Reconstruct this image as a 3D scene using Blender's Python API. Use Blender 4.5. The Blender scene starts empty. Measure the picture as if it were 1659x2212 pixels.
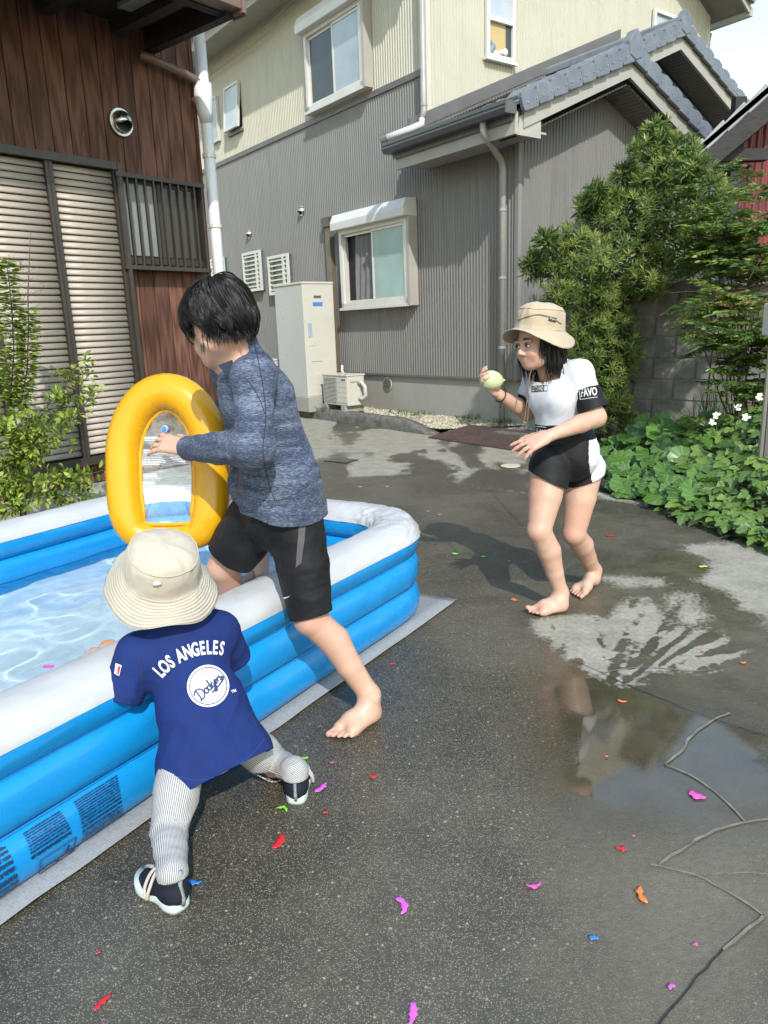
import bpy, bmesh, math, random
import numpy as np
from mathutils import Vector, Matrix
from mathutils.bvhtree import BVHTree

# ------------------------------------------------------------------ camera, sky, sun, exposure
SC = bpy.context.scene
COL = SC.collection
CAM_H, PITCH, ROLL, FPX = 1.25, math.radians(13.9), math.radians(-2.0), 1600.0
_fw = np.array([0, math.cos(PITCH), -math.sin(PITCH)])
_r0 = np.array([1.0, 0, 0]); _u0 = np.cross(_r0, _fw)
_rt = math.cos(ROLL) * _r0 + math.sin(ROLL) * _u0
_up = -math.sin(ROLL) * _r0 + math.cos(ROLL) * _u0
_C = np.array([0, 0, CAM_H])
cam_data = bpy.data.cameras.new('camera')
cam_data.sensor_fit = 'VERTICAL'; cam_data.sensor_height = 36.0; cam_data.lens = FPX / 2212 * 36
cam_data.clip_start = 0.05; cam_data.clip_end = 2000
cam = bpy.data.objects.new('camera', cam_data); COL.objects.link(cam)
_m = Matrix.Identity(4)
for i in range(3):
    _m[i][0], _m[i][1], _m[i][2], _m[i][3] = _rt[i], _up[i], -_fw[i], _C[i]
cam.matrix_world = _m
SC.camera = cam

SUN = np.array([0.50, -2.36, 2.10]); SUN /= np.linalg.norm(SUN)
world = bpy.data.worlds.new('World'); SC.world = world; world.use_nodes = True
wn = world.node_tree.nodes; wl = world.node_tree.links
sky = wn.new('ShaderNodeTexSky'); sky.sky_type = 'NISHITA'; sky.sun_disc = False
sky.sun_elevation = math.asin(SUN[2]); sky.sun_rotation = math.atan2(SUN[0], SUN[1]) % (2 * math.pi)
sky.air_density = 2.0; sky.dust_density = 0.7; sky.ozone_density = 1.9
wn['Background'].inputs['Strength'].default_value = 0.15
wl.new(sky.outputs[0], wn['Background'].inputs['Color'])
sun_data = bpy.data.lights.new('sun', 'SUN'); sun_data.energy = 2.4; sun_data.angle = math.radians(0.6)
sun_data.color = (1.0, 0.97, 0.925)
sun = bpy.data.objects.new('sun', sun_data); COL.objects.link(sun)
sun.rotation_euler = Vector(SUN).to_track_quat('Z', 'Y').to_euler()
SC.view_settings.view_transform = 'Standard'; SC.view_settings.look = 'None'
SC.view_settings.exposure = 0.93; SC.view_settings.gamma = 1.0
SC.view_settings.use_curve_mapping = False
SC.render.engine = 'CYCLES'
SC.cycles.max_bounces = 6; SC.cycles.use_adaptive_sampling = True; SC.cycles.adaptive_threshold = 0.02; SC.cycles.transparent_max_bounces = 12

rng = np.random.default_rng(7)
random.seed(7)

# ------------------------------------------------------------------ measuring helpers
def ray(x, y):
    return (x - 829.5) / FPX * _rt - (y - 1106) / FPX * _up + _fw
def at(x, y, Y):
    v = ray(x, y); return _C + v * (Y / v[1])
def gp(x, y, z=0.0):
    v = ray(x, y); return _C + v * ((z - CAM_H) / v[2])
def nrm(v):
    v = np.asarray(v, float); return v / np.linalg.norm(v)
UZ = np.array([0, 0, 1.0])

# ------------------------------------------------------------------ object helpers
def tag(o, label=None, cat=None, group=None, kind=None):
    if label: o['label'] = label
    if cat: o['category'] = cat
    if group: o['group'] = group
    if kind: o['kind'] = kind
    return o
def thing(name, label, cat, loc=(0, 0, 0), group=None, rz=0.0):
    o = bpy.data.objects.new(name, None); COL.objects.link(o)
    o.empty_display_size = 0.1
    o.location = loc; o.rotation_euler = (0, 0, rz)
    return tag(o, label, cat, group)
def link(name, me, mat=None, parent=None):
    o = bpy.data.objects.new(name, me); COL.objects.link(o)
    if mat is not None and len(me.materials) == 0: me.materials.append(mat)
    if parent is not None:
        o.parent = parent
        # children are modelled in world space unless said otherwise
        o.matrix_parent_inverse = Matrix.LocRotScale(parent_world(parent).to_translation(), parent_world(parent).to_quaternion(), (1, 1, 1)).inverted()
    return o
def parent_world(p):
    m = Matrix.LocRotScale(p.location, p.rotation_euler, p.scale)
    if p.parent is not None:
        m = parent_world(p.parent) @ p.matrix_parent_inverse @ m
    return m
def mesh(V, F, smooth=True, attrs=None):
    V = np.asarray(V, np.float32)
    me = bpy.data.meshes.new('m')
    if isinstance(F, np.ndarray):
        k = F.shape[1]
        me.vertices.add(len(V)); me.vertices.foreach_set('co', V.ravel())
        me.loops.add(F.size); me.loops.foreach_set('vertex_index', F.astype(np.int32).ravel())
        me.polygons.add(len(F)); me.polygons.foreach_set('loop_start', np.arange(0, F.size, k, dtype=np.int32))
        me.update(calc_edges=True)
    else:
        me.from_pydata([tuple(map(float, v)) for v in V], [], [tuple(int(i) for i in f) for f in F])
        me.update()
    me.polygons.foreach_set('use_smooth', np.full(len(me.polygons), bool(smooth)))
    if attrs:
        for n, a in attrs.items():
            a = np.asarray(a, np.float32)
            if a.ndim == 1:
                at_ = me.attributes.new(n, 'FLOAT', 'POINT'); at_.data.foreach_set('value', a)
            else:
                at_ = me.attributes.new(n, 'FLOAT_COLOR', 'POINT')
                c = np.ones((len(a), 4), np.float32); c[:, :3] = a; at_.data.foreach_set('color', c.ravel())
    return me
def mk(name, V, F, mat, parent=None, smooth=True, attrs=None):
    return link(name, mesh(V, F, smooth, attrs), mat, parent)

class MB:
    """collects boxes, tubes and prisms that belong to ONE piece"""
    def __init__(s): s.V = []; s.F = []
    def add(s, V, F):
        n = len(s.V); s.V += [tuple(v) for v in V]; s.F += [tuple(i + n for i in f) for f in F]
        return s
    def box(s, o, a, b, c):
        """box with corner o and edge vectors a, b, c"""
        o, a, b, c = map(lambda q: np.asarray(q, float), (o, a, b, c))
        V = [o, o + a, o + a + b, o + b, o + c, o + a + c, o + a + b + c, o + b + c]
        F = [(0, 3, 2, 1), (4, 5, 6, 7), (0, 1, 5, 4), (1, 2, 6, 5), (2, 3, 7, 6), (3, 0, 4, 7)]
        if np.dot(np.cross(a, b), c) < 0: F = [f[::-1] for f in F]
        return s.add(V, F)
    def cbox(s, c, hx, hy, hz):
        c = np.asarray(c, float)
        return s.box(c - np.asarray(hx) - np.asarray(hy) - np.asarray(hz), 2 * np.asarray(hx), 2 * np.asarray(hy), 2 * np.asarray(hz))
    def tube(s, pts, r, n=10, caps=True):
        pts = [np.asarray(p, float) for p in pts]
        rs = r if hasattr(r, '__len__') else [r] * len(pts)
        V = []; F = []; prev = None
        for i, p in enumerate(pts):
            t = nrm((pts[min(i + 1, len(pts) - 1)] - pts[max(i - 1, 0)]))
            if prev is None:
                a = nrm(np.cross(t, UZ if abs(t[2]) < .9 else np.array([1.0, 0, 0])))
            else:
                a = nrm(prev - t * np.dot(prev, t))
            prev = a; b = np.cross(t, a)
            for k in range(n):
                w = 2 * math.pi * k / n
                V.append(p + rs[i] * (math.cos(w) * a + math.sin(w) * b))
        for i in range(len(pts) - 1):
            for k in range(n):
                k2 = (k + 1) % n
                F.append((i * n + k, i * n + k2, (i + 1) * n + k2, (i + 1) * n + k))
        if caps:
            F.append(tuple(range(n))[::-1]); F.append(tuple(range((len(pts) - 1) * n, len(pts) * n)))
        return s.add(V, F)
    def prism(s, poly, ext):
        """polygon (3-D points) extruded along ext"""
        poly = [np.asarray(p, float) for p in poly]; ext = np.asarray(ext, float); n = len(poly)
        V = poly + [p + ext for p in poly]
        nn = np.zeros(3)
        for i in range(n): nn += np.cross(poly[i] - poly[0], poly[(i + 1) % n] - poly[0])
        F = [tuple(range(n)), tuple(range(n, 2 * n))[::-1]] + [(i, i + n, (i + 1) % n + n, (i + 1) % n) for i in range(n)]
        if np.dot(nn, ext) > 0: F = [f[::-1] for f in F]
        return s.add(V, F)
    def build(s, name, mat, parent=None, smooth=False, bevel=0.0):
        o = mk(name, s.V, s.F, mat, parent, smooth)
        if bevel:
            m = o.modifiers.new('bevel', 'BEVEL'); m.width = bevel; m.segments = 2; m.limit_method = 'ANGLE'
            m.harden_normals = False
        return o
def auto_smooth(o, deg=35):
    me = o.data; bm = bmesh.new(); bm.from_mesh(me)
    for f in bm.faces: f.smooth = True
    for e in bm.edges:
        if len(e.link_faces) == 2 and e.calc_face_angle(0) > math.radians(deg): e.smooth = False
    bm.to_mesh(me); bm.free(); return o

# ------------------------------------------------------------------ numpy noise
_perm = np.random.default_rng(3).random(4096).astype(np.float32)
def _h(i, j, k): return _perm[(i * 73856093 ^ j * 19349663 ^ k * 83492791) & 4095]
def noise(p):
    p = np.asarray(p, float); f = np.floor(p).astype(np.int64); t = p - f; t = t * t * (3 - 2 * t)
    x, y, z = f[..., 0], f[..., 1], f[..., 2]; u, v, w = t[..., 0], t[..., 1], t[..., 2]
    def L(a, b, s): return a + (b - a) * s
    return L(L(L(_h(x, y, z), _h(x + 1, y, z), u), L(_h(x, y + 1, z), _h(x + 1, y + 1, z), u), v),
             L(L(_h(x, y, z + 1), _h(x + 1, y, z + 1), u), L(_h(x, y + 1, z + 1), _h(x + 1, y + 1, z + 1), u), v), w)
def fbm(p, o=3):
    p = np.asarray(p, float); a = 1; s = 0; t = 0
    for i in range(o):
        s = s + a * noise(p * 2 ** i + 17.3 * i); t += a; a *= .5
    return s / t

# ------------------------------------------------------------------ materials
MATS = {}
class NT:
    def __init__(s, name):
        s.m = bpy.data.materials.new(name); s.m.use_nodes = True; s.t = s.m.node_tree
        s.b = s.t.nodes['Principled BSDF']; s.out = s.t.nodes['Material Output']
    def n(s, ty, **kw):
        nd = s.t.nodes.new('ShaderNode' + ty)
        for k, v in kw.items():
            if k in nd.inputs.keys() if isinstance(k, str) else False: nd.inputs[k].default_value = v
            else: setattr(nd, k, v)
        return nd
    def l(s, a, b): s.t.links.new(a, b)
    def coord(s, scale=(1, 1, 1), kind='Object', rot=(0, 0, 0)):
        c = s.n('TexCoord'); mp = s.n('Mapping'); mp.inputs['Scale'].default_value = scale; mp.inputs['Rotation'].default_value = rot
        s.l(c.outputs[kind], mp.inputs['Vector']); return mp.outputs[0]
    def noise(s, vec, scale, detail=4, rough=.55, dist=0.0):
        n = s.n('TexNoise'); n.inputs['Scale'].default_value = scale; n.inputs['Detail'].default_value = detail
        n.inputs['Roughness'].default_value = rough; n.inputs['Distortion'].default_value = dist
        if vec is not None: s.l(vec, n.inputs['Vector'])
        return n.outputs['Fac']
    def ramp(s, fac, stops, interp='LINEAR'):
        r = s.n('ValToRGB'); r.color_ramp.interpolation = interp
        e = r.color_ramp.elements
        while len(e) < len(stops): e.new(.5)
        for i, (p, c) in enumerate(stops):
            e[i].position = p; e[i].color = (*c, 1) if hasattr(c, '__len__') else (c, c, c, 1)
        s.l(fac, r.inputs[0]); return r.outputs[0]
    def mix(s, fac, a, b, mode='MIX'):
        m = s.n('Mix'); m.data_type = 'RGBA'; m.blend_type = mode
        for sock, v in ((m.inputs[0], fac), (m.inputs[6], a), (m.inputs[7], b)):
            if hasattr(v, 'is_output') or hasattr(v, 'links'): s.l(v, sock)
            elif hasattr(v, '__len__'): sock.default_value = (*v, 1)
            elif sock.type == 'VALUE': sock.default_value = v
            else: sock.default_value = (v, v, v, 1)
        return m.outputs[2]
    def math(s, op, a, b=None, c=None, clamp=False):
        m = s.n('Math'); m.operation = op; m.use_clamp = clamp
        for i, v in enumerate((a, b, c)):
            if v is None: continue
            if hasattr(v, 'links'): s.l(v, m.inputs[i])
            else: m.inputs[i].default_value = v
        return m.outputs[0]
    def attr(s, name, out='Fac'):
        a = s.n('Attribute'); a.attribute_name = name; return a.outputs[out]
    def bump(s, h, strength=.3, dist=.01, normal=None):
        b = s.n('Bump'); b.inputs['Strength'].default_value = strength; b.inputs['Distance'].default_value = dist
        s.l(h, b.inputs['Height'])
        if normal is not None: s.l(normal, b.inputs['Normal'])
        s.l(b.outputs[0], s.b.inputs['Normal']); return b.outputs[0]
    def set(s, **kw):
        for k, v in kw.items():
            sock = s.b.inputs[k.replace('_', ' ')]
            if hasattr(v, 'links'): s.l(v, sock)
            elif hasattr(v, '__len__') and len(v) == 3: sock.default_value = (*v, 1)
            else: sock.default_value = v
        return s
def M(name, col, rough=.55, var=.18, scale=6.0, bump=0.0, bscale=80.0, bdist=.004, metal=0.0, spec=.5, coat=0.0, stretch=(1, 1, 1), dirt=None, dscale=2.0, dlo=.5, dhi=.75):
    """plain procedural surface: colour with soft variation, optional dirt blotches and fine relief"""
    t = NT(name); co = t.coord(stretch)
    f = t.noise(co, scale, 5)
    c0 = tuple(max(0, x * (1 - var)) for x in col); c1 = tuple(min(1, x * (1 + var)) for x in col)
    c = t.ramp(f, [(.3, c0), (.7, c1)])
    if dirt is not None:
        d = t.ramp(t.noise(co, dscale, 6, .65), [(dlo, 0), (dhi, 1)])
        c = t.mix(d, c, dirt)
    t.set(Base_Color=c, Metallic=metal, Specular_IOR_Level=spec, Coat_Weight=coat)
    r = t.ramp(t.noise(co, scale * 2.3, 4), [(.3, max(.02, rough - .08)), (.7, min(1, rough + .08))])
    t.set(Roughness=r)
    if bump: t.bump(t.noise(co, bscale, 4), bump, bdist)
    MATS[name] = t.m
    return t.m

# ================================================================== GROUND
K = 1659 / 1920.0
def c6(x, y): return ((1200 + x / 2.304) * K, (1300 + y / 2.304) * K)
def c7(x, y): return ((1200 + x / 2.304) * K, (1900 + y / 2.304) * K)
def poly_ground(pts): return np.array([gp(*p)[:2] for p in pts])
def sd_poly(P, poly):
    """signed distance, positive inside"""
    d = np.full(len(P), 1e9); ins = np.zeros(len(P), bool); n = len(poly)
    for i in range(n):
        a, b = poly[i], poly[(i + 1) % n]
        e = b - a; w = P - a
        t = np.clip((w @ e) / max(e @ e, 1e-12), 0, 1)
        d = np.minimum(d, np.hypot(*(w - t[:, None] * e).T))
        c = (a[1] > P[:, 1]) != (b[1] > P[:, 1])
        with np.errstate(divide='ignore', invalid='ignore'):
            xi = (b[0] - a[0]) * (P[:, 1] - a[1]) / (b[1] - a[1]) + a[0]
        ins ^= c & (P[:, 0] < xi)
    return np.where(ins, d, -d)
def build_ground():
    fx = np.arange(-2.6, 3.6, .025); fy = np.arange(.7, 4.4, .025); fy2 = np.arange(4.4, 13, .06)
    gx = np.concatenate([[-400, -150, -60, -25, -12, -7, -4.5, -3.4], fx, [3.9, 4.5, 6, 9, 15, 40, 150, 400]])
    gy = np.concatenate([[-150, -40, -12, -5, -2, -.6, .2], fy, fy2, [13.5, 15, 18, 25, 40, 80, 200, 500]])
    X, Y = np.meshgrid(gx, gy); n, m = X.shape
    P = np.stack([X.ravel(), Y.ravel()], 1)
    N3 = np.concatenate([P, np.zeros((len(P), 1))], 1)
    wob = (fbm(N3 * 5.0, 4) - .5)
    wob2 = (fbm(N3 * 16.0, 3) - .5)
    def dry_of(pts, amp=.35, amp2=.12):
        q = sd_poly(P, poly_ground(pts)); return q + wob * amp * .5 + wob2 * amp2 * .5
    big = [(-900, 1043), (300, 1043), (560, 1036), (690, 1032), (870, 1025), (985, 1041), (1030, 1052), (1130, 1064), (1300, 1066), (1330, 1040), (1500, 900), (1900, 780), (1900, 745), (-900, 800)]
    blotch = [(838, 985), (890, 975), (938, 966), (905, 984), (930, 990), (962, 995), (988, 1012), (972, 1046), (880, 1036), (868, 1014), (890, 1002), (850, 996)]
    dry = dry_of(big, .25, .1)
    dry = np.minimum(dry, -(sd_poly(P, poly_ground(blotch)) + wob2 * .25))
    # scattered damp stains on the far concrete
    st = fbm(N3 * np.array([2.2, .9, 1]) + 5, 4)
    dry = np.where(dry > 0, np.minimum(dry, (.60 - st) * 1.2), dry)
    # pale dry streaks in the middle, fanned out from the foot of the slope
    cx, cy = gp(*c6(760, 1000))[:2]
    ang = np.arctan2(P[:, 0] - cx, P[:, 1] - cy); rad = np.hypot(P[:, 0] - cx, P[:, 1] - cy)
    fan = noise(np.stack([ang * 20, rad * 3.0, rad * 0], 1)) - .5 + .5 * (noise(np.stack([ang * 48, rad * 9, rad * 0 + 3], 1)) - .5)
    mid = [c6(*q) for q in [(340, 585), (480, 555), (600, 540), (750, 570), (790, 505), (850, 450), (960, 440), (1060, 540), (1130, 600), (1360, 645), (1510, 720), (1570, 790), (1300, 860), (1130, 850), (940, 860), (930, 920), (830, 930), (700, 890), (560, 830), (490, 790), (390, 700), (330, 640)]]
    s_mid = sd_poly(P, poly_ground(mid))
    near = np.clip((cy + .62 - P[:, 1]) / .45, 0, 1)
    d_mid = np.minimum(s_mid * 1.6 + wob * .14 + wob2 * .05 + .02, .09 + fan * (.30 + .60 * near) + wob2 * .22 - .05 * near)
    dry = np.maximum(dry, d_mid)
    m2 = [c6(*q) for q in [(1045, 430), (1150, 415), (1250, 420), (1300, 550), (1250, 620), (1150, 600), (1060, 480)]]
    m3 = [c6(*q) for q in [(690, 320), (900, 322), (1090, 335), (1000, 380), (810, 385)]]
    for q in (m2, m3): dry = np.maximum(dry, np.minimum(sd_poly(P, poly_ground(q)) + wob * .10 + wob2 * .05, .05 + fan * .2 + wob2 * .15))
    rgt = [c6(*q) for q in [(1090, 172), (1180, 140), (1310, 132), (1500, 120), (1800, 100), (1900, 700), (1700, 620), (1520, 500), (1370, 380), (1230, 310), (1290, 220), (1160, 190)]]
    dry = np.maximum(dry, np.minimum(sd_poly(P, poly_ground(rgt)) + wob * .22 + wob2 * .1, (.62 - st) * .9 + wob2 * .3))
    edge = [(1290, 1062), (1330, 1060), (1460, 1090), (1560, 1120), (1700, 1165), (1700, 1185), (1560, 1150), (1470, 1118), (1380, 1085), (1300, 1078)]
    dry = np.maximum(dry, sd_poly(P, poly_ground(edge)) + wob * .1)
    pud = [c6(*q) for q in [(350, 950), (372, 1250), (430, 1500), (500, 1659), (570, 1730), (650, 1650), (900, 1700), (1250, 1720), (1500, 1660), (1800, 1560), (1800, 1180), (1440, 1100), (1100, 1040), (840, 930), (640, 865), (470, 870)]]
    puddle = sd_poly(P, poly_ground(pud)) + wob * .16 + wob2 * .05
    smo = [c6(*q) for q in [(230, 560), (345, 960), (360, 1250), (430, 1500), (460, 1700), (500, 2000), (560, 2300), (660, 2900), (2600, 2900), (2600, 200), (1200, 130), (700, 300), (320, 420)]]
    smooth = sd_poly(P, poly_ground(smo)) + wob * .25
    damp = [c7(*q) for q in [(420, 330), (640, 330), (1000, 250), (1700, 400), (1900, 1700), (640, 1700), (520, 1100), (440, 700)]]
    dampd = sd_poly(P, poly_ground(damp)) + wob * .5
    near_dry = [(120, 1960), (330, 1990), (520, 2060), (700, 2080), (640, 2400), (100, 2400), (60, 2100)]
    nd = sd_poly(P, poly_ground(near_dry)) + wob * .5
    nd2 = sd_poly(P, poly_ground([(830, 1800), (960, 1795), (990, 1830), (900, 1880), (820, 1860)])) + wob * .2
    damp_v = np.clip(.5 + dampd / .5, 0, 1) * .8
    damp_v = np.maximum(damp_v, np.clip(.45 + nd / .4, 0, 1) * .42)
    damp_v = np.maximum(damp_v, np.clip(.3 + nd2 / .12, 0, 1) * .45)
    damp_v = np.maximum(damp_v, np.clip((fbm(N3 * 2.4 + 9, 3) - .5) * 2.2, 0, .35))
    # very gentle unevenness, flat where water stands
    z = (fbm(N3 * 1.1 + 2, 3) - .5) * .006 * np.clip(-puddle / .3, 0, 1)
    V = np.stack([P[:, 0], P[:, 1], z - .003], 1)
    idx = np.arange(n * m).reshape(n, m)
    F = np.stack([idx[:-1, :-1], idx[:-1, 1:], idx[1:, 1:], idx[1:, :-1]], -1).reshape(-1, 4)
    me = mesh(V, F, True, dict(dry=np.clip(dry / .06, -3, 3), puddle=np.clip(puddle / .12, -2, 2), smooth_zone=np.clip(smooth / .12, -2, 2), damp=damp_v))
    t = NT('wet_concrete'); co = t.coord()
    fine = t.noise(co, 55, 4, .6); mid_n = t.noise(co, 7, 5, .6); big_n = t.noise(co, 1.6, 4)
    dryv = t.math('ADD', t.attr('dry'), t.math('MULTIPLY', t.math('SUBTRACT', fine, .5), 3.2))
    dryf = t.math('MULTIPLY_ADD', dryv, .9, .5, clamp=True)
    smf = t.math('MULTIPLY_ADD', t.attr('smooth_zone'), .5, .5, clamp=True)
    pudf = t.math('MULTIPLY_ADD', t.math('ADD', t.attr('puddle'), t.math('MULTIPLY', t.math('SUBTRACT', mid_n, .5), 2.2)), .55, .62, clamp=True)
    dmp = t.attr('damp')
    vor = t.n('TexVoronoi'); vor.inputs['Scale'].default_value = 290; t.l(co, vor.inputs['Vector'])
    vcol = t.n('SeparateColor'); t.l(vor.outputs['Color'], vcol.inputs[0])
    dot = t.ramp(vor.outputs['Distance'], [(.22, 1), (.50, 0)])
    sel = t.ramp(vcol.outputs[0], [(.30, 0), (.60, .55), (.95, 1)])
    spk = t.math('MULTIPLY', dot, sel)
    vor2 = t.n('TexVoronoi'); vor2.inputs['Scale'].default_value = 60; t.l(co, vor2.inputs['Vector'])
    v2c = t.n('SeparateColor'); t.l(vor2.outputs['Color'], v2c.inputs[0])
    spk2 = t.math('MULTIPLY', t.ramp(vor2.outputs['Distance'], [(.14, 1), (.24, 0)]), t.ramp(v2c.outputs[0], [(.80, 0), (.9, 1)]))
    agg = t.math('SUBTRACT', 1.0, t.math('MULTIPLY', smf, .72))
    spk = t.math('MULTIPLY', t.math('MAXIMUM', spk, spk2), agg)
    dry_c = t.ramp(t.math('MULTIPLY_ADD', fine, .5, t.math('MULTIPLY', mid_n, .5)), [(.3, (.16, .147, .114)), (.5, (.26, .24, .19)), (.72, (.38, .35, .28))])
    wet_c = t.ramp(t.math('MULTIPLY_ADD', mid_n, .6, t.math('MULTIPLY', fine, .4)), [(.3, (.031, .0270, .0195)), (.55, (.052, .045, .0315)), (.8, (.080, .068, .047))])
    wet_s = t.ramp(mid_n, [(.3, (.052, .045, .029)), (.7, (.098, .084, .054))])
    wet_c = t.mix(smf, wet_c, wet_s)
    wet_c = t.mix(t.math('MULTIPLY', dmp, .8), wet_c, t.ramp(t.math('MULTIPLY_ADD', fine, .5, t.math('MULTIPLY', big_n, .5)), [(.3, (.100, .088, .064)), (.7, (.20, .177, .130))]))
    wet_c = t.mix(spk, wet_c, (.30, .27, .20))
    wet_c = t.mix(t.math('MULTIPLY', pudf, .62), wet_c, t.ramp(mid_n, [(.3, (.030, .024, .013)), (.7, (.058, .048, .028))]))
    c = t.mix(dryf, wet_c, dry_c)
    t.set(Base_Color=c)
    wet_r = t.ramp(t.math('MULTIPLY_ADD', mid_n, .5, t.math('MULTIPLY', fine, .5)), [(.35, .28), (.7, .55)])
    r = t.mix(smf, wet_r, t.ramp(mid_n, [(.35, .14), (.65, .36)]))
    r = t.mix(dmp, r, t.ramp(mid_n, [(.35, .26), (.65, .46)]))
    r = t.mix(pudf, r, .035)
    r = t.mix(dryf, r, .88)
    t.set(Roughness=r, Specular_IOR_Level=t.math('MULTIPLY_ADD', pudf, .5, .5))
    rel = t.math('MULTIPLY_ADD', vor.outputs['Distance'], -.35, t.math('MULTIPLY', fine, 1.0))
    rel = t.math('MULTIPLY', rel, t.math('SUBTRACT', 1.0, t.math('MULTIPLY', pudf, .985)))
    t.bump(rel, .5, .004)
    o = link('ground', me, t.m)
    tag(o, kind='structure')
    # sealed joints scored across the right-hand slab
    ml = M('joint_seal', (.17, .155, .12), .6, .35, 26, .3, 200)
    lines = [([c7(*q) for q in [(1030, 600), (1150, 520), (1300, 430), (1450, 375), (1800, 320)]], .009),
             ([c7(*q) for q in [(980, 600), (1200, 650), (1300, 690), (1500, 800), (1640, 895)]], .007),
             ([c7(*q) for q in [(1640, 895), (1500, 1010), (1400, 1090)]], .007),
             ([c7(*q) for q in [(1060, 25), (1200, 80), (1350, 180), (1450, 270), (1530, 355)]], .007),
             ([c6(*q) for q in [(1060, 1410), (1160, 1330), (1220, 1240), (1330, 1160), (1440, 1110)]], .009),
             ([c7(*q) for q in [(1290, 662), (1400, 655), (1540, 650), (1800, 668)]], .004),
             ([c6(*q) for q in [(700, 880), (850, 855), (1000, 850), (1200, 870), (1350, 860)]], .006)]
    md = M('joint_groove', (.018, .017, .014), .5, .3, 30)
    darkl = [([c6(*q) for q in [(520, 800), (680, 870), (830, 940), (1100, 1050), (1300, 1130), (1800, 1290)]], .0035), ([c7(*q) for q in [(1400, 1090), (1300, 1200), (1150, 1380), (1000, 1560)]], .004), ([(1040, 1040), (1085, 1090), (1130, 1140), (1170, 1200)], .0025)]
    for L_, mm_ in ((lines, ml), (darkl, md)):
        for pts, w in L_:
            g = [gp(*p)[:2] for p in pts]; dense = []
            for i in range(len(g) - 1):
                p0 = g[max(i - 1, 0)]; p1 = g[i]; p2 = g[i + 1]; p3 = g[min(i + 2, len(g) - 1)]
                for tt in np.linspace(0, 1, 10, endpoint=(i == len(g) - 2)):
                    dense.append(.5 * (2 * p1 + (p2 - p0) * tt + (2 * p0 - 5 * p1 + 4 * p2 - p3) * tt ** 2 + (3 * p1 - 3 * p2 + p3 - p0) * tt ** 3))
            V = []; F = []
            for i, p in enumerate(dense):
                tg = nrm(dense[min(i + 1, len(dense) - 1)] - dense[max(i - 1, 0)]); sd = np.array([-tg[1], tg[0]])
                ww = w * (.30 + .26 * noise(np.array([i * .23, w * 900, 0.])))
                off = sd * (noise(np.array([i * .3, 5 + w * 999, 0.])) - .5) * .004
                for k in (-1, -.35, .35, 1): V.append((*(p + off + sd * ww * (k + (.35 * (noise(np.array([i * 1.7, k * 9, w * 77])) - .5) if abs(k) == 1 else 0))), .0008))
            for i in range(len(dense) - 1):
                for k in range(3): F.append((i * 4 + k, i * 4 + k + 1, i * 4 + k + 5, i * 4 + k + 4))
            mk('joint_line', V, F, mm_, o, False)
    return o
GROUND = build_ground()

def spline3(pts, m=8):
    g = [np.array(p, float) for p in pts]; out = []
    for i in range(len(g) - 1):
        p0 = g[max(i - 1, 0)]; p1 = g[i]; p2 = g[i + 1]; p3 = g[min(i + 2, len(g) - 1)]
        for t in np.linspace(0, 1, m, endpoint=(i == len(g) - 2)): out.append(.5 * (2 * p1 + (p2 - p0) * t + (2 * p0 - 5 * p1 + 4 * p2 - p3) * t ** 2 + (3 * p1 - 3 * p2 + p3 - p0) * t ** 3))
    return out
# ================================================================== TWO-STOREY HOUSE WITH RIBBED SIDING
HP0 = np.array([1.559, 8.49, 0]); D1 = nrm([-.593, .805, 0]); D2 = np.array([D1[1], -D1[0], 0])
def hp(s, t, z): return HP0 + D1 * s + D2 * t + UZ * z
m_cream = M('cream_siding', (.44, .42, .335), .45, .06, 3, .08, 300, .001, dirt=(.37, .355, .285), dscale=1.2, dlo=.55, dhi=.8)
m_grey = M('grey_siding', (.172, .168, .158), .42, .07, 3, .08, 300, .001, dirt=(.145, .142, .134), dscale=1.4, dlo=.5, dhi=.8)
def siding_mat(name, col, streak, rough=.42):
    t = NT(name); co = t.coord((1, 1, 1)); cs = t.coord((7, 7, .35)); cl = t.coord((.55, .55, .8))
    f = t.noise(co, 2.2, 5); c = t.ramp(f, [(.3, tuple(x * .95 for x in col)), (.7, tuple(x * 1.05 for x in col))])
    st = t.math('MULTIPLY', t.ramp(t.noise(cs, 1.6, 5, .65), [(.50, 0), (.74, 1)]), t.ramp(t.noise(cl, 1.5, 3), [(.35, .15), (.7, .8)]))
    c = t.mix(st, c, streak); fine = t.ramp(t.noise(co, 34, 4), [(.55, 0), (.8, .25)]); c = t.mix(fine, c, streak)
    t.set(Base_Color=c, Roughness=t.ramp(t.noise(cs, 2, 4), [(.3, rough - .08), (.7, rough + .14)])); t.bump(t.noise(co, 3.5, 3), .06, .02); return t.m
m_cream = siding_mat('cream_siding_weathered', (.44, .42, .335), (.33, .315, .25)); m_grey = siding_mat('grey_siding_weathered', (.172, .168, .158), (.118, .115, .106))
m_trimgrey = M('taupe_trim', (.36, .34, .30), .45, .06, 4)
m_darktrim = M('dark_trim', (.11, .105, .10), .4, .1, 6)
m_alu = M('aluminium_frame', (.58, .56, .52), .38, .06, 6, metal=.15)
m_white = M('white_plastic', (.62, .61, .58), .35, .05, 5)
m_found = M('render_foundation', (.30, .295, .265), .85, .1, 3, .25, 90, .004, dirt=(.22, .21, .16), dscale=1.5)
m_tile = M('slate_blue_tile', (.135, .15, .175), .38, .2, 7, .1, 60, .003)
m_gutter = M('dark_gutter', (.085, .085, .085), .35, .1, 6)
m_pipegrey = M('grey_pipe', (.30, .29, .27), .35, .08, 5)
m_pipebrown = M('bronze_pipe', (.13, .105, .075), .4, .1, 5)
m_steel = M('brushed_steel', (.55, .53, .50), .28, .1, 30, metal=1.0)
m_black = M('matte_black', (.012, .012, .012), .6, .2, 10)
m_soffit = M('soffit', (.17, .165, .14), .6, .1, 6)
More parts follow.
